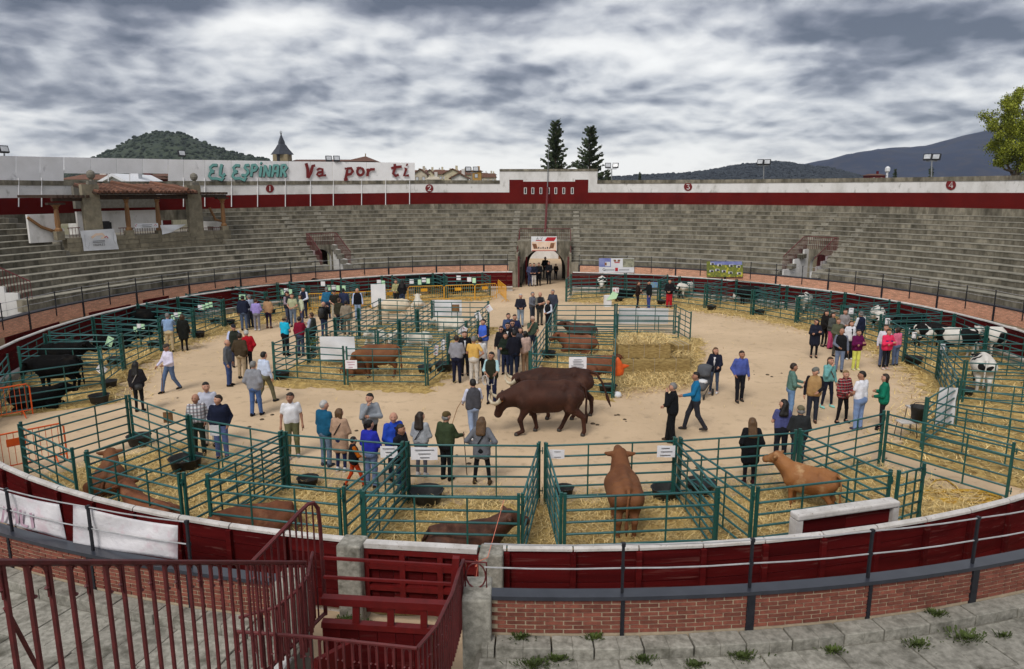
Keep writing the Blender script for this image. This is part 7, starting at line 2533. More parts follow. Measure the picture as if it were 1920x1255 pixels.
person(1525, 671, 170, 1.68, ('bob', 'bk'), ('coat', '#1f2230'), ('#15161c', 'slim'), cr_, 'woman in dark navy coat with sunglasses and folded arms at the back right', extra=['glasses'], look=-50)
person(1544, 650, 200, 1.68, ('long', 'bk'), ('jacket', '#1f1d1c'), ('#17181b', 'slim'), fr, 'woman with long black hair in black jacket in the right crowd')
person(1556, 654, 215, 1.66, ('long', 'db'), ('jacket', '#4c4f4c'), ('#b8446e', 'wide'), fr, 'woman in grey top and pink trousers in the right crowd')
person(1579, 648, 180, 1.70, ('bun', 'db'), ('sweater', '#8f8989'), ('#55555e',), fr, 'woman in pale grey sweater with her hair tied up at the right pens')
person(1566, 668, 185, 1.66, ('short', 'lb'), ('sweater', '#595c49'), ('#4c4a44',), fr, 'boy in olive top behind the man with black vest')
person(1572, 697, 160, 1.74, ('bald', 'br'), ('vest', '#1b1c1f', '#6d7383'), ('#6f7d98',), ('front', 'down'), 'bald man in black quilted vest and jeans in the right crowd', skin=1, look=-40)
person(1590, 674, 185, 1.66, ('bob', 'br'), ('jacket', '#d7d8de', '#1b1b20'), ('#1a1a20', 'wide', '#d0d0d0'), pk, 'woman in white open jacket and black trousers in the right crowd')
person(1609, 655, 15, 1.72, ('cap', '#6d6a68', 'gr'), ('vest', '#1d2238', '#d3d7de'), ('#2a2d3a',), fr, 'man with grey cap and navy vest leaning on the right pens')
person(1603, 694, 190, 1.64, ('short', 'db'), ('jacket', '#5c1244'), ('#d9dc6a', 'trousers', '#d8d8a0'), cr_, 'woman in purple jacket and lemon yellow trousers')
person(1654, 688, 170, 1.74, ('short', 'br'), ('shirt', '#d5d4de'), ('#5d6a8a',), dn, 'man in white shirt standing behind the woman in pink')
person(1659, 693, 190, 1.64, ('short', 'br'), ('jacket', '#e0335c'), ('#1d1d24', 'slim', '#c8b8b0'), cr_, 'woman in bright pink jacket with navy stripe', extra=[('stripe', '#2a2f6a')])
person(1677, 686, 20, 1.60, ('bob', 'db'), ('sweater', '#d9708c'), ('#5f6f8e', 'trousers', '#2b2b34'), fr, 'person in pink shirt and jeans facing the right pens')
# ---- right front
person(1480, 784, 260, 1.77, ('short', 'db'), ('sweater', '#5d7d74'), ('#6d8cb4', 'trousers', '#2a3040'), ('front', 'reach'), 'man in sage green sweater and light jeans gesturing with his hand', skin=1)
person(1521, 792, 165, 1.74, ('cap', '#6a6a64', 'gr'), ('vest', '#a8865a', '#1c1a20'), ('#2b2e3a', 'trousers', '#4a3528'), ('down', 'front'), 'man in tan vest with black sleeves and grey cap', look=-60)
person(1549, 764, 195, 1.70, ('pony', 'br'), ('sweater', '#6fa7a6'), ('#1e2232', 'slim', '#8fd0c8'), ('face', 'down'), 'woman in aqua sweater and black leggings with mint shoes', 'wide', extra=[('strap', '#6a3c28')])
person(1577, 793, 200, 1.66, ('short', 'bl'), ('jacket', M_redplaid), ('#19171c', 'slim'), fr, 'blond woman in red and black plaid jacket', 'wide', look=-20)
person(1607, 806, 25, 1.80, ('short', 'bk'), ('tee', '#dfe0e8'), ('#7d95c0', 'trousers', '#4a4a5c'), ('front', 'front'), 'man in white T-shirt and light blue jeans on the right, back turned', build=1.14, skin=1, look=50)
person(1651, 806, 60, 1.72, ('bob', 'db'), ('jacket', '#14735a'), ('#262428', 'slim', '#141418'), ('cross', 'front'), 'woman in emerald green jacket and black trousers', look=20)
person(1461, 866, 350, 1.70, ('curly', 'bk'), ('tee', '#4f5486'), ('#1f2028',), fr, 'curly haired man in violet blue T-shirt with scarf at the pen', extra=['scarf'], look=70)
person(1493, 880, 355, 1.68, ('cap', '#6c6550', 'gr'), ('jacket', '#2c2e30'), ('#33404f',), fr, 'man with tweed cap and dark jacket leaning at the right front pen')
# ---- front row
person(551, 858, 195, 1.80, ('short', 'db'), ('tee', '#e2e2e6'), ('#6b6b4c', 'trousers', '#a9aab4'), ('down', 'down'), 'man in white T-shirt and olive trousers with sunglasses on his head', 'step', skin=1, extra=['glasses_up'], look=-25)
person(613, 874, 330, 1.76, ('short', 'wh'), ('jacket', '#1d5878'), ('#66788e', 'trousers', '#3c4450'), ('down', 'front'), 'white haired man in petrol blue jacket and jeans', look=-30)
person(641, 884, 345, 1.66, ('bob', 'lb'), ('coat', '#b0917a'), ('#232b4e', 'slim', '#d4d4d8'), fr, 'woman in beige coat with short brown hair seen from behind', extra=[('strap', '#1d1a20')], look=-15)
person(697, 858, 200, 1.78, ('short', 'bk'), ('sweater', '#8f959c'), ('#17181c', 'slim', '#202024'), ('face', 'cross'), 'teenager in grey sweater with folded arm and hand on chin', look=-45)
person(666, 916, 295, 1.30, ('short', 'bk'), ('vest', '#1b1c22', '#c06414', 'rolled'), ('#c8451c', 'slim', '#202020'), ('reach', 'reach'), 'child in black vest and orange trousers reaching out', 'walk')
person(697, 915, 340, 1.70, ('bun', 'bk'), ('sweater', '#2b32a4'), ('#7385ad',), ('front', 'front'), 'person in royal blue hoodie with dark hair in a bun', look=-20)
person(741, 900, 215, 1.74, ('bald', 'db'), ('jacket', '#2748b0', '#1a1c3c'), ('#2a2e3c',), ('front', 'front'), 'balding man in bright blue jacket behind the pen', look=-30)
person(754, 927, 250, 1.72, ('short', 'db'), ('jacket', '#1c1d22'), ('#2b3a5a', 'trousers', '#3a3038'), ('down', 'front'), 'short haired man in black top at the pen corner', skin=1)
person(791, 894, 345, 1.68, ('curly', 'db'), ('sweater', '#a3a7ad'), ('#62626c', 'slim', '#c8c4c4'), ('front', 'front'), 'woman with long curly dark hair and pale grey top', extra=[('strap', '#1d1a20')], look=-30)
p8 = person(838, 900, 330, 1.74, ('cap', '#5a4c30', 'gr'), ('sweater', '#39452f'), ('#17171a',), ('reach', 'down'), 'old man in green sweater and brown flat cap with walking stick', build=1.1, look=-10)
held('walking_cane', 'walking stick of the old man in green sweater', 'cane', p8, lambda m: m.tube([(.23, .42, 1.16), (.26, .50, .01)], .012, 5), M_darkwood)
person(904, 908, 350, 1.70, ('curly', 'lb'), ('poncho', '#6c6e75'), ('#191a1e', 'slim', '#4a3b2a'), ('hip', 'hip'), 'woman in grey poncho with wavy brown hair seen from behind', 'wide', extra=[('strap', '#17171c')])
person(1403, 908, 355, 1.68, ('long', 'lb'), ('coat', '#17171a'), ('#1d1c22', 'slim', '#3a1c20'), pk, 'woman with long light brown hair in black coat at the front pens')
# ---- stroller
p = at(1319, 744)
e = empty('stroller', p, D(150)); tag(e, 'grey baby stroller with canopy pushed by the woman in navy jacket', 'stroller')
M_strol = mat('stroller_fabric', (.085, .09, .10), (.06, .062, .07), scale=5, rnd=0)
pr = [((0, 0, .55), (0, .30, .42), .20, .16), ((0, -.02, .62), (0, -.12, .9), .20, .17)]
v, f = sdf_mesh(pr, .03); link('seat', np_mesh('seat', v, f), M_strol, e)
m1 = MB()
vs, fs = [], []
for i in range(9):
    for k in range(9):
        a_, b_ = -1.1 + 2.2 * i / 8, -.1 + 1.9 * k / 8
        vs.append((.27 * sin(a_), -.05 + .36 * cos(b_) * cos(a_), .82 + .34 * sin(b_) * cos(a_ * .6)))
for i in range(8):
    for k in range(8):
        b = i * 9 + k
        fs.append((b, b + 1, b + 10, b + 9))
m1.add(vs, fs)
o = m1.build('canopy', M_strol, e, smooth=True); o.modifiers.new('t', 'SOLIDIFY').thickness = .012
for x_, y_, r_ in ((-.24, -.28, .13), (.24, -.28, .13), (-.12, .42, .10), (.12, .42, .10)):
    m1 = MB(); m1.tube([(x_ + (r_ - .025) * 0, y_ + (r_ - .025) * cos(2 * pi * k / 12), r_ + (r_ - .025) * sin(2 * pi * k / 12)) for k in range(13)], .025, 6)
    m1.tube([(x_ - .03, y_, r_), (x_ + .03, y_, r_)], .05, 6)
    m1.build('wheel', M_rubber, e)
m1 = MB()
for s_ in (-1, 1):
    m1.tube([(s_ * .24, -.28, .13), (s_ * .22, .0, .5), (s_ * .24, -.42, 1.02)], .014, 5); m1.tube([(s_ * .22, .0, .5), (s_ * .12, .42, .1)], .014, 5)
m1.tube([(-.24, -.42, 1.02), (.24, -.42, 1.02)], .018, 6)
m1.build('frame', M_black, e)
m1 = MB(); m1.lathe((0, .18, .52), [(.05, 0), (.17, .04), (.15, .12), (.04, .16)], 8); m1.build('blanket', M_sheet, e, smooth=True)
# white gallon by the yellow hi-vis sign stand at the right of the arch
e = empty('sign_stand', at(1139, 575)); tag(e, 'pale carton with green leaf print on the sand before the first right pens', 'carton')
m1 = MB(); m1.box((0, 0, .35), (.42, .3, .7), .2); m1.build('carton', M_sheet, e)
m1 = MB(); m1.add([(-.1, -.2, .42), (.5, -.2, .52), (.62, -.2, .82), (.28, -.2, .98), (-.1, -.18, .42), (.5, -.18, .52), (.62, -.18, .82), (.28, -.18, .98)], [(0, 1, 2, 3), (7, 6, 5, 4), (0, 4, 5, 1), (1, 5, 6, 2), (2, 6, 7, 3), (3, 7, 4, 0)]); m1.build('flap', M_paperg, e)
# ================================================================== BEYOND THE WALL
def heap(name, fn, m, nx, ny, x0, x1, y0, y1, label_kind='structure'):
    vs, fs = [], []
    for i in range(ny + 1):
        for k in range(nx + 1):
            x, y = x0 + (x1 - x0) * k / nx, y0 + (y1 - y0) * i / ny
            vs.append((x, y, fn(x, y)))
    for i in range(ny):
        for k in range(nx):
            b = i * (nx + 1) + k
            fs.append((b, b + 1, b + nx + 2, b + nx + 1))
    m1 = MB(); m1.add(vs, fs, .5)
    return kind(m1.build(name, m, None, smooth=True), label_kind)
from mathutils import noise as mn
def fbm(x, y, s, o=5):
    t_, a_, f_ = 0, 1, 1 / s
    for _ in range(o):
        t_ += a_ * mn.noise((x * f_, y * f_, .37)); a_ *= .5; f_ *= 2.03
    return t_
def ridge(pts, D_, depth):
    """height profile from picture points at distance D_"""
    xs = [atd(px, py, D_) for px, py in pts]
    X_ = [p.x for p in xs]; Z_ = [p.z for p in xs]
    def fn(x, y):
        # project along the line of sight so that the skyline keeps its shape
        t_ = (y - D_)
        z = np.interp(x * D_ / y, X_, Z_)
        if t_ <= 0:
            q = max(0, 1 + t_ / depth[0])
        else:
            q = max(0, 1 - t_ / depth[1])
        q = q * q * (3 - 2 * q) if t_ > 0 else q
        return z * (q ** .75)
    return fn
h1 = ridge([(-420, 352), (120, 322), (190, 290), (210, 280), (235, 266), (262, 254), (286, 249), (310, 247.5), (340, 250), (370, 262), (400, 275), (440, 285), (475, 293), (510, 302), (560, 316), (700, 350), (900, 361)], 1100, (360, 800))
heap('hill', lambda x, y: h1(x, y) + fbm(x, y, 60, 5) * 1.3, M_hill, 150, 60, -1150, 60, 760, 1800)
h2 = ridge([(900, 360), (1150, 333), (1200, 330), (1280, 327), (1340, 318), (1400, 309), (1440, 305), (1480, 306), (1560, 318), (1640, 335), (1720, 350), (1900, 362)], 1500, (380, 600))
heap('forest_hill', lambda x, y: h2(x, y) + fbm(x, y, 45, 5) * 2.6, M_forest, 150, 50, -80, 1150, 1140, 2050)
h3 = ridge([(1000, 362), (1400, 330), (1480, 309), (1510, 307), (1560, 296), (1600, 284), (1640, 276), (1670, 274.5), (1705, 277), (1740, 270), (1780, 260), (1830, 250), (1900, 240), (2050, 220), (2400, 215), (2900, 280)], 2600, (700, 1100))
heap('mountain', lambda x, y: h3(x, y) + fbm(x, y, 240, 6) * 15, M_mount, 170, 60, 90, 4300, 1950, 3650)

def shrubs(nm, fn, x0, x1, y0, y1, n, r0_, r1_, m, seed):
    r_ = np.random.default_rng(seed)
    mb = MB()
    for k in range(n):
        x, y = r_.uniform(x0, x1), r_.uniform(y0, y1)
        z = fn(x, y)
        if z < 12:
            continue
        s_ = r_.uniform(r0_, r1_)
        mb.lathe((x, y, z - s_ * .2), [(s_ * .75, 0), (s_, s_ * .55), (s_ * .55, s_ * 1.1)], 5)
    kind(mb.build(nm, m), 'stuff')
M_bush = mat('hill_bush', (.028, .040, .020), (.018, .027, .014), scale=.05, rnd=0, attr=.4, coord='World')
shrubs('hill_shrubs', lambda x, y: h1(x, y) + fbm(x, y, 60, 5) * 1.3, -800, 0, 780, 1110, 3000, .8, 3.4, M_bush, 3)
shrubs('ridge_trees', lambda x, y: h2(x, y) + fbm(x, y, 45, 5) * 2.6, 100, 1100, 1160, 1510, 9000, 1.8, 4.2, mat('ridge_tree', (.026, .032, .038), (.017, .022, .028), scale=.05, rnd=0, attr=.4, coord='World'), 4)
# town houses beyond the wall: every house its own walls, roof and windows
M_ren = [mat('render_' + n, c, rnd=0, scale=1.5) for n, c in (('cream', (.55, .49, .34)), ('white', (.62, .60, .57)), ('ochre', (.46, .27, .08)), ('pale', (.52, .46, .36)))]
def house(x0, x1, yb, ye, yr, D_, wall, lab, gable=False, roof=M_tile, wins=3, rows=1, grp=None):
    a, b = atd(x0, ye, D_), atd(x1, ye, D_)
    zr = atd(x0, yr, D_).z
    c = Vector(((a.x + b.x) / 2, D_, 0))
    W, he, dp = b.x - a.x, a.z, max(6, (b.x - a.x) * .8)
    e = empty('house', c)
    tag(e, lab, 'house', grp)
    m1 = MB()
    if gable:
        p = [(-W / 2, 0, -2), (W / 2, 0, -2), (W / 2, 0, he), (0, 0, zr), (-W / 2, 0, he)]
        vs = p + [(q[0], dp, q[2]) for q in p]
        m1.add(vs, [(0, 1, 2, 3, 4), (9, 8, 7, 6, 5), (0, 5, 6, 1), (1, 6, 7, 2), (4, 9, 5, 0), (2, 7, 8, 3), (3, 8, 9, 4)], .5)
    else:
        m1.box((0, dp / 2, he / 2 - 1), (W, dp, he + 2))
    m1.build('wall', wall, e)
    m1 = MB()
    o_ = .5
    if gable:
        for s_ in (-1, 1):
            q = [(0, -o_, zr + .05), (s_ * (W / 2 + o_), -o_, he - .25), (s_ * (W / 2 + o_), dp + o_, he - .25), (0, dp + o_, zr + .05)]
            m1.add(q + [(t_[0], t_[1], t_[2] + .25) for t_ in q], [(0, 1, 2, 3), (7, 6, 5, 4), (0, 4, 5, 1), (1, 5, 6, 2), (2, 6, 7, 3), (3, 7, 4, 0)], .5)
    else:
        vs = [(-W / 2 - o_, -o_, he), (W / 2 + o_, -o_, he), (W / 2 + o_, dp + o_, he), (-W / 2 - o_, dp + o_, he), (-W / 2 * .75, dp / 2, zr), (W / 2 * .75, dp / 2, zr)]
        m1.add(vs, [(0, 1, 5, 4), (1, 2, 5), (2, 3, 4, 5), (3, 0, 4), (3, 2, 1, 0)], .5)
    rf = m1.build('roof', roof, e)
    m1 = MB(); m1.box((W * .2, dp * .5, zr + .3), (.7, .7, 1.6)); m1.build('chimney', wall, rf)
    for r_ in range(rows):
        for k in range(wins):
            m1 = MB(); m1.box((0, 0, 0), (1.0, .12, 1.2)); w_ = m1.build('window', M_darkwood, e)
            w_.location = (-W / 2 + W * (k + .5) / wins, -.02, he - 1.4 - r_ * 2.9)
            m1 = MB(); m1.box((0, -.08, 0), (.8, .04, 1.0)); m1.build('pane', M_glass, w_)
house(776, 800, 345, 327, 318, 230, M_ren[3], 'pale house with tiled roof just right of the hoarding', gable=True, wins=2)
house(796, 815, 345, 329, 319, 262, M_ren[0], 'cream house with gable facing us, second right of the hoarding', gable=True, wins=1)
house(810, 836, 345, 327, 318, 290, M_ren[0], 'long house with dark red roof and dormers in the town', wins=4, rows=2)
house(833, 864, 352, 325, 317.5, 215, M_ren[0], 'big plain cream gabled house in the town', gable=True, wins=1)
house(846, 876, 350, 334, 326, 165, M_ren[1], 'white gabled shed before the cream house', gable=True, wins=1)
house(862, 890, 350, 328, 320, 260, M_ren[0], 'red roofed house behind the twin floodlights', wins=4)
house(884, 902, 352, 321, 318.5, 220, M_ren[2], 'ochre flat faced house right of the twin floodlights', wins=1)
house(900, 930, 350, 333, 325, 330, M_ren[3], 'low house with red roof left of the raised wall centre', wins=3)
house(800, 822, 350, 337, 331, 180, M_ren[1], 'small house with pale roof below the cream gable', wins=2, roof=M_ren[3])
for k, x in enumerate((782, 794, 806, 820, 840, 852, 868, 908, 922)):
    house(x - 8, x + 8, 345, 324.5 - (k % 3) * 1.2 + (6 if x > 900 else 0), 319 - (k % 2) + (6 if x > 900 else 0), 420 + 12 * (k % 4), M_ren[k % 2], 'small distant house with tiled roof on the skyline, ' + ORD[k] + ' from the left', wins=2, grp='distant houses on the skyline')
house(118, 190, 345, 337, 326, 80, M_ren[1], 'house with red brick front seen through the hoarding gap, left', wins=5, roof=M_tile)
house(196, 236, 345, 342, 332, 64, M_sheet, 'white tent roof seen through the hoarding gap', gable=True, wins=1, roof=M_sheet)
house(222, 268, 345, 335, 327, 84, M_redwall, 'dark red building seen through the hoarding gap', wins=3)
house(268, 316, 348, 331, 325, 90, M_ren[0], 'cream building at the right of the hoarding gap', wins=3)
# church
Dc = 250
e = empty('church', atd(600, 330, Dc)); e.location.z = 0
tag(e, 'church with slate spire and long tiled roof behind the hoarding', 'church')
l = e.location
tb, tt = atd(515.5, 290, Dc), atd(543, 290, Dc)
cxs, Wt = (tb.x + tt.x) / 2 - l.x, tt.x - tb.x
zt = tb.z
M_slate = mat('slate', (.055, .06, .075), (.04, .044, .055), scale=1, rough=.6, rnd=0)
M_sandst = mat('sandstone', (.30, .24, .15), (.22, .18, .11), scale=1.2, rough=.9, rnd=0, coord='World')
m1 = MB(); m1.box((cxs, 0, zt / 2), (Wt, Wt, zt)); tw = m1.build('tower', M_sandst, e)
for xo in (0,):
    m1 = MB(); m1.box((cxs - Wt * .12, -Wt / 2, zt - 1.2), (1.0, .3, 2.2)); m1.lathe((cxs - Wt * .12, -Wt / 2 + .0, zt - .2), [(.5, 0), (.4, .3), (.1, .5)], 8); m1.build('belfry_opening', M_black, tw)
zz = lambda y: atd(528, y, Dc).z - zt
m1 = MB()
m1.lathe((cxs, 0, zt), [(Wt * .80, -.05), (Wt * .70, zz(287)), (Wt * .46, zz(279)), (Wt * .30, zz(272)), (Wt * .24, zz(271)), (Wt * .22, zz(266)), (Wt * .20, zz(265)), (.12, zz(252))], 4)
sp = m1.build('spire', M_slate, e)
m1 = MB(); m1.tube([(cxs, 0, zt + zz(253)), (cxs, 0, zt + zz(245.5))], .09, 5); m1.tube([(cxs - .5, 0, zt + zz(248)), (cxs + .5, 0, zt + zz(248))], .08, 5); m1.lathe((cxs, 0, zt + zz(251)), [(.05, -.3), (.35, 0), (.05, .3)], 8); m1.build('cross', M_black, sp)
n0, n1 = atd(543, 303, Dc), atd(700, 303, Dc)
m1 = MB()
xa, xb, zr_, zh = n0.x - l.x, n1.x - l.x, n0.z, atd(600, 297.5, Dc).z
m1.box(((xa + xb) / 2, 8, zr_ / 2 - .2), (xb - xa - 1, 14, zr_ - .4)); m1.build('nave_wall', M_sandst, e)
m1 = MB()
xm, xt = atd(655, 300, Dc).x - l.x, atd(677, 300, Dc).x - l.x
za = atd(677, 291, Dc).z
m1.add([(xa, 0, zr_), (xm, 0, zr_), (xm, 8, zh), (xa, 8, zh), (xa, 16, zr_), (xm, 16, zr_)], [(0, 1, 2, 3), (3, 2, 5, 4)], .4)
m1.add([(xm - 2, -1, zr_), (xb + .5, -1, zr_), (xb + .5, 17, zr_), (xm - 2, 17, zr_), (xt, 8, za)], [(0, 1, 4), (1, 2, 4), (2, 3, 4), (3, 0, 4)], .6)
rf = m1.build('roof', M_tile, e)
m1 = MB(); m1.tube([(xt, 8, za), (xt, 8, za + .9)], .2, 6); m1.build('finial', M_sandst, rf)

# ------------------------------------------------------------------ trees
def quads_mesh(name, c, u, v, rnd_):
    n = len(c)
    vv = np.stack([c - u - v, c + u - v, c + u + v, c - u + v], 1).reshape(-1, 3)
    f = np.arange(n * 4).reshape(-1, 4)
    me = bpy.data.meshes.new(name)
    me.vertices.add(len(vv)); me.vertices.foreach_set('co', vv.astype(np.float32).ravel())
    me.loops.add(n * 4); me.loops.foreach_set('vertex_index', f.astype(np.int32).ravel())
    me.polygons.add(n); me.polygons.foreach_set('loop_start', np.arange(n, dtype=np.int32) * 4)
    a = me.attributes.new('rnd', 'FLOAT', 'FACE'); a.data.foreach_set('value', rnd_.astype(np.float32))
    me.update(); me.validate()
    return me
def fir(px, ytop, wpx, D_, lab, seed):
    r_ = np.random.default_rng(seed)
    t_ = atd(px, ytop, D_)
    Ht = t_.z
    sc = (t_ - Vector((0, 0, EYE))).length / F_PX
    R_ = wpx / 2 * sc
    e = empty('fir_tree', (t_.x, D_, 0)); tag(e, lab, 'tree')
    m1 = MB(); m1.tube([(0, 0, 0), (0, 0, Ht * .6), (0, 0, Ht * .98)], [.30, .16, .03], 7); m1.build('trunk', M_bark, e)
    cs, us, vs_, rn = [], [], [], []
    mbb = MB()
    z = Ht * .42
    while z < Ht * .985:
        f_ = (z - Ht * .42) / (Ht * .58)
        n = 6 if f_ < .9 else 4
        for k in range(n):
            if r_.random() < .10:
                continue
            a = r_.uniform(0, 2 * pi)
            ln = R_ * (1 - f_ * .93) ** .8 * r_.uniform(.5, 1.2) + .18
            rise = r_.uniform(-.22, .12) + f_ * .5
            d = np.array((cos(a), sin(a), rise)); d /= np.linalg.norm(d)
            b = np.array((0, 0, z + r_.uniform(-.15, .15)))
            m_ = b + d * ln * .6 - np.array((0, 0, .06 * ln)); tip = b + d * ln + np.array((0, 0, .10 * ln))
            mbb.tube([b, m_, tip], [.05, .03, .01], 4)
            nn = int(19 * ln) + 6
            t2 = r_.uniform(.18, 1.03, nn)
            q = b + d * ln * t2[:, None]
            q[:, 2] += np.where(t2 > .6, (t2 - .6) * .25 * ln, -.1 * t2 * ln) - np.abs(r_.normal(0, .16, nn)) * (1.1 - t2 * .5)
            sd = np.array((-sin(a), cos(a), 0))
            q += sd * (r_.normal(0, .15, nn) * (1.15 - t2) * ln * .55 + r_.normal(0, .05, nn))[:, None]
            for i in range(nn):
                w_ = r_.normal(0, 1, 3); w_ /= np.linalg.norm(w_)
                u_ = d * .10 + w_ * .07
                v_ = np.cross(u_, w_); v_ = v_ / (np.linalg.norm(v_) + 1e-6) * .035 + np.array((0, 0, -.05))
                cs.append(q[i]); us.append(u_ * 1.25); vs_.append(v_ * 1.2); rn.append(r_.random())
        z += r_.uniform(.28, .46) * (1 - .35 * f_)
    mbb.build('branches', M_bark, e)
    link('crown', quads_mesh('crown', np.array(cs), np.array(us), np.array(vs_), np.array(rn)), M_fir, e)
fir(1042, 224, 62, 95, 'dark fir tree behind the raised wall, left one of the pair', 5)
fir(1107, 236, 74, 98, 'dark fir tree behind the raised wall, right one of the pair', 11)
fir(1747, 312, 14, 210, 'small dark conifer behind the floodlights left of sector number 4', 2)
fir(1679, 316, 9, 230, 'tiny conifer by the white mast on the skyline', 3)
fir(1200, 323, 8, 240, 'tiny conifer on the skyline right of the fir pair', 4)
fir(1140, 318, 22, 130, 'low conifer top beside the twin floodlights right of the firs', 8)
# spring-green broadleaf tree at the right edge
e = empty('broadleaf_tree', (atd(1897, 330, 80).x, 80, 0)); tag(e, 'spring green broadleaf tree rising behind the wall at the right edge', 'tree')
l = e.location
r_ = np.random.default_rng(21)
pxl = lambda x, y, dd=0: np.array(atd(x + 12, y + 12, 80 + dd)) - np.array(l)
tr = MB()
base = np.array((0, 0, 0.0))
fork = pxl(1890, 322)
tr.tube([base, fork * (.5, .5, .5), fork], [.32, .25, .2], 7)
tips = []
LB = [((1890, 322), (1878, 300), (1866, 272), (1862, 250)), ((1890, 322), (1896, 290), (1888, 250), (1872, 215)), ((1890, 322), (1905, 285), (1912, 240), (1905, 190)), ((1890, 322), (1912, 300), (1935, 260), (1950, 205)), ((1888, 310), (1872, 306), (1862, 292), (1858, 284)), ((1898, 300), (1925, 300), (1950, 290), (1985, 270)),
      ((1888, 250), (1868, 236), (1850, 224), (1840, 212)), ((1912, 240), (1925, 210), (1928, 185), (1922, 172)), ((1935, 260), (1960, 240), (1975, 215), (1985, 190))]
for pts in LB:
    dd = r_.uniform(-2.5, 2.5)
    P3 = [pxl(x, y, dd * k / 3) for k, (x, y) in enumerate(pts)]
    tr.tube(P3, [.16, .11, .07, .03], 6)
    for k in range(9):
        t_ = r_.uniform(.35, 1.0) * 3
        i = min(int(t_), 2)
        b = P3[i] + (P3[i + 1] - P3[i]) * (t_ - i)
        d = r_.normal(0, 1, 3); d[2] = abs(d[2]) * .7; d /= np.linalg.norm(d)
        ln = r_.uniform(.6, 1.7)
        tr.tube([b, b + d * ln * .5 + (0, 0, .1), b + d * ln], [.035, .022, .008], 4)
        tips.append((b + d * ln * .65, ln))
tr.build('trunk', M_bark, e)
cs = []
for q, ln in tips:
    n = int(r_.uniform(60, 180))
    c = q + r_.normal(0, 1, (n, 3)) * np.array((.55, .55, .40)) * ln * .42
    cs.append(c)
for (x, y, n, s_) in ((1878, 178, 500, .7), (1895, 165, 500, .7), (1850, 222, 250, .6), (1845, 255, 120, .6), (1880, 205, 700, .9), (1860, 235, 450, .7), (1905, 225, 900, 1.0), (1890, 265, 900, 1.0), (1905, 300, 600, .9), (1930, 200, 700, 1.0), (1925, 255, 900, 1.1), (1955, 230, 900, 1.2), (1870, 258, 350, .7), (1850, 270, 60, .8), (1895, 185, 260, .5), (1875, 285, 200, .5), (1925, 315, 500, .8)):
    for sub in range(max(1, n // 55)):
        cc2 = pxl(x, y, r_.uniform(-2.5, 2.5)) + r_.normal(0, .55, 3) * s_
        cs.append(cc2 + r_.normal(0, .34, (150, 3)) * s_ * .95)
cs = np.concatenate(cs)
n = len(cs)
u = r_.normal(0, 1, (n, 3)); u /= np.linalg.norm(u, axis=1)[:, None]
w2 = r_.normal(0, 1, (n, 3)); v = np.cross(u, w2); v /= np.linalg.norm(v, axis=1)[:, None]
sz = r_.uniform(.045, .085, n)[:, None]
link('crown', quads_mesh('crown', cs, u * sz, v * sz * .7, r_.random(n)), M_leaf, e)
# white mast on the skyline
e = empty('mast', atd(1663, 330, 300)); e.location.z = 0; tag(e, 'white telecom mast on the skyline at right', 'mast')
zz0, zz1 = atd(1663, 334, 300).z, atd(1663, 312, 300).z
m1 = MB(); m1.tube([(0, 0, 0), (0, 0, zz1)], [.7, .35], 6); m1.lathe((0, 0, zz1 - 2.5), [(.4, 0), (1.0, .5), (1.0, 1.8), (.4, 2.4)], 8); m1.build('mast_pole', M_sheet, e)
house(1632, 1660, 340, 329, 326, 300, M_redwall, 'small red roofed building left of the white mast', wins=2)

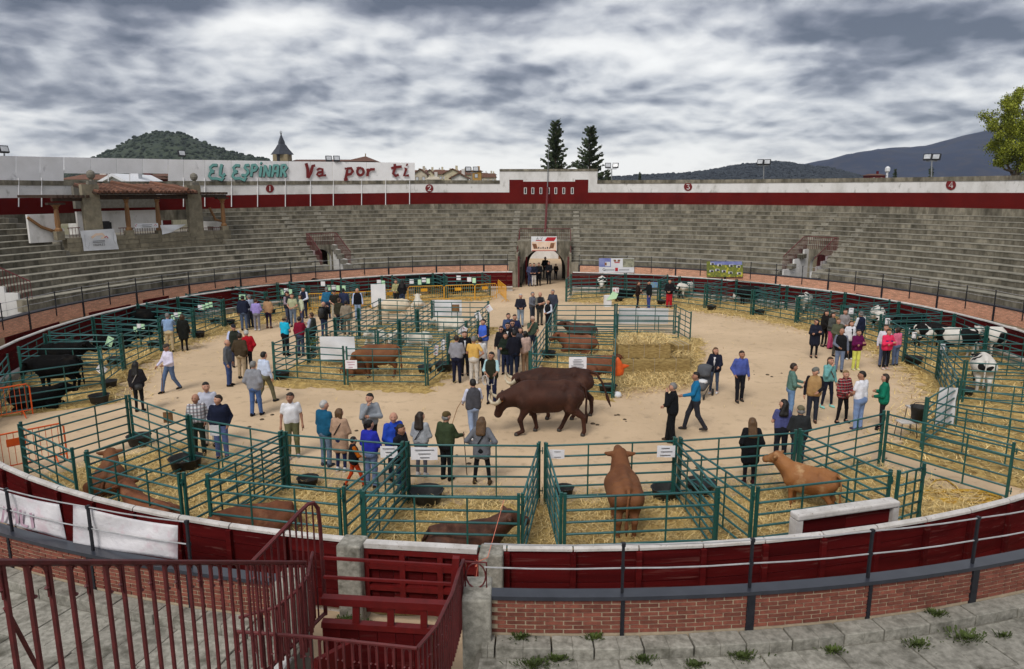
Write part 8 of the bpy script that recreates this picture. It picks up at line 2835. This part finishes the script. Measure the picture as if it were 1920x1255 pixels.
# ------------------------------------------------------------------ weeds in the joints
def weed(px, py, z, s_, seed, lab):
    r_ = np.random.default_rng(seed)
    c = at(px, py, z)
    n = int(130 * s_)
    s_ *= .52
    m1 = MB()
    for k in range(n):
        a = r_.uniform(0, 2 * pi); q = np.abs(r_.normal(0, .085)) * s_
        b = Vector((cos(a) * q * 2.0, sin(a) * q * 1.1, 0))
        ln = r_.uniform(.03, .10) * (1 - .3 * q)
        d = Vector((cos(a) * r_.uniform(.2, 1), sin(a) * r_.uniform(.2, 1), r_.uniform(.5, 1.2))).normalized()
        sd = d.cross(Vector((0, 0, 1))).normalized() * r_.uniform(.006, .016)
        m_ = b + d * ln * .6
        t_ = b + d * ln - Vector((0, 0, .02))
        m1.add([b - sd * .5, b + sd * .5, m_ + sd, m_ - sd, t_], [(0, 1, 2, 3), (3, 2, 4)])
    o = empty('weed', c)
    tag(o, lab, 'plant')
    kind(m1.build('leaves', M_weed, o), 'stuff')
for i, (x, y, z, s_, lab) in enumerate(((976, 1196, 1.15, 1.0, 'green weed at the foot of the brick wall, right of the passage block'), (1113, 1197, 1.15, .7, 'small weed at the brick wall foot below the second cable post'), (1000, 1248, 1.03, 1.5, 'low weed patch in the kerb joint at bottom centre'), (1045, 1238, 1.03, 1.1, 'tall yellowish weed before the kerb at bottom centre'), (1205, 1238, 1.03, 1.2, 'dark weed tuft under the kerb right of centre'), (1390, 1232, 1.03, 1.5, 'weed clump under the kerb at right of centre'),
                                        (1300, 1249, 1.03, .8, 'weed at the lower edge right of centre'), (1755, 1152, 1.15, .9, 'small weed on top of the kerb at right'), (1812, 1198, 1.03, 1.8, 'largest green weed clump under the kerb at right'), (1720, 1210, 1.03, 1.3, 'weed clump under the kerb left of the largest'), (1560, 1222, 1.03, 1.0, 'flat dry weed under the kerb at right of centre'), (1880, 1193, 1.03, .6, 'tiny weed in the joint at far right'),
                                        (650, 1165, .25, 1.6, 'weeds at the foot of the left gate pillar'), (688, 1172, .2, 1.0, 'weeds between the gate pillar and the red gate'))):
    weed(x, y, z, s_, 40 + i, lab)
# ------------------------------------------------------------------ air between here and the hills
HAZE = 0.00007
if HAZE:
    m = bpy.data.materials.new('haze')
    m.use_nodes = True
    m.node_tree.nodes.clear()
    q = NT(m.node_tree)
    vol = q.n('ShaderNodeVolumePrincipled', i={'Density': HAZE, 'Color': (.66, .78, 1.0, 1), 'Anisotropy': 0.0})
    o_ = q.n('ShaderNodeOutputMaterial')
    q.link(vol.outputs[0], o_.inputs['Volume'])
    m1 = MB()
    hz_ = (-4450, 4450, -290, 4450)
    m1.hexa([(hz_[a_], hz_[b_], z_) for z_ in (-1.1, 345) for a_, b_ in ((0, 2), (1, 2), (1, 3), (0, 3))])
    kind(m1.build('haze', m), 'stuff')
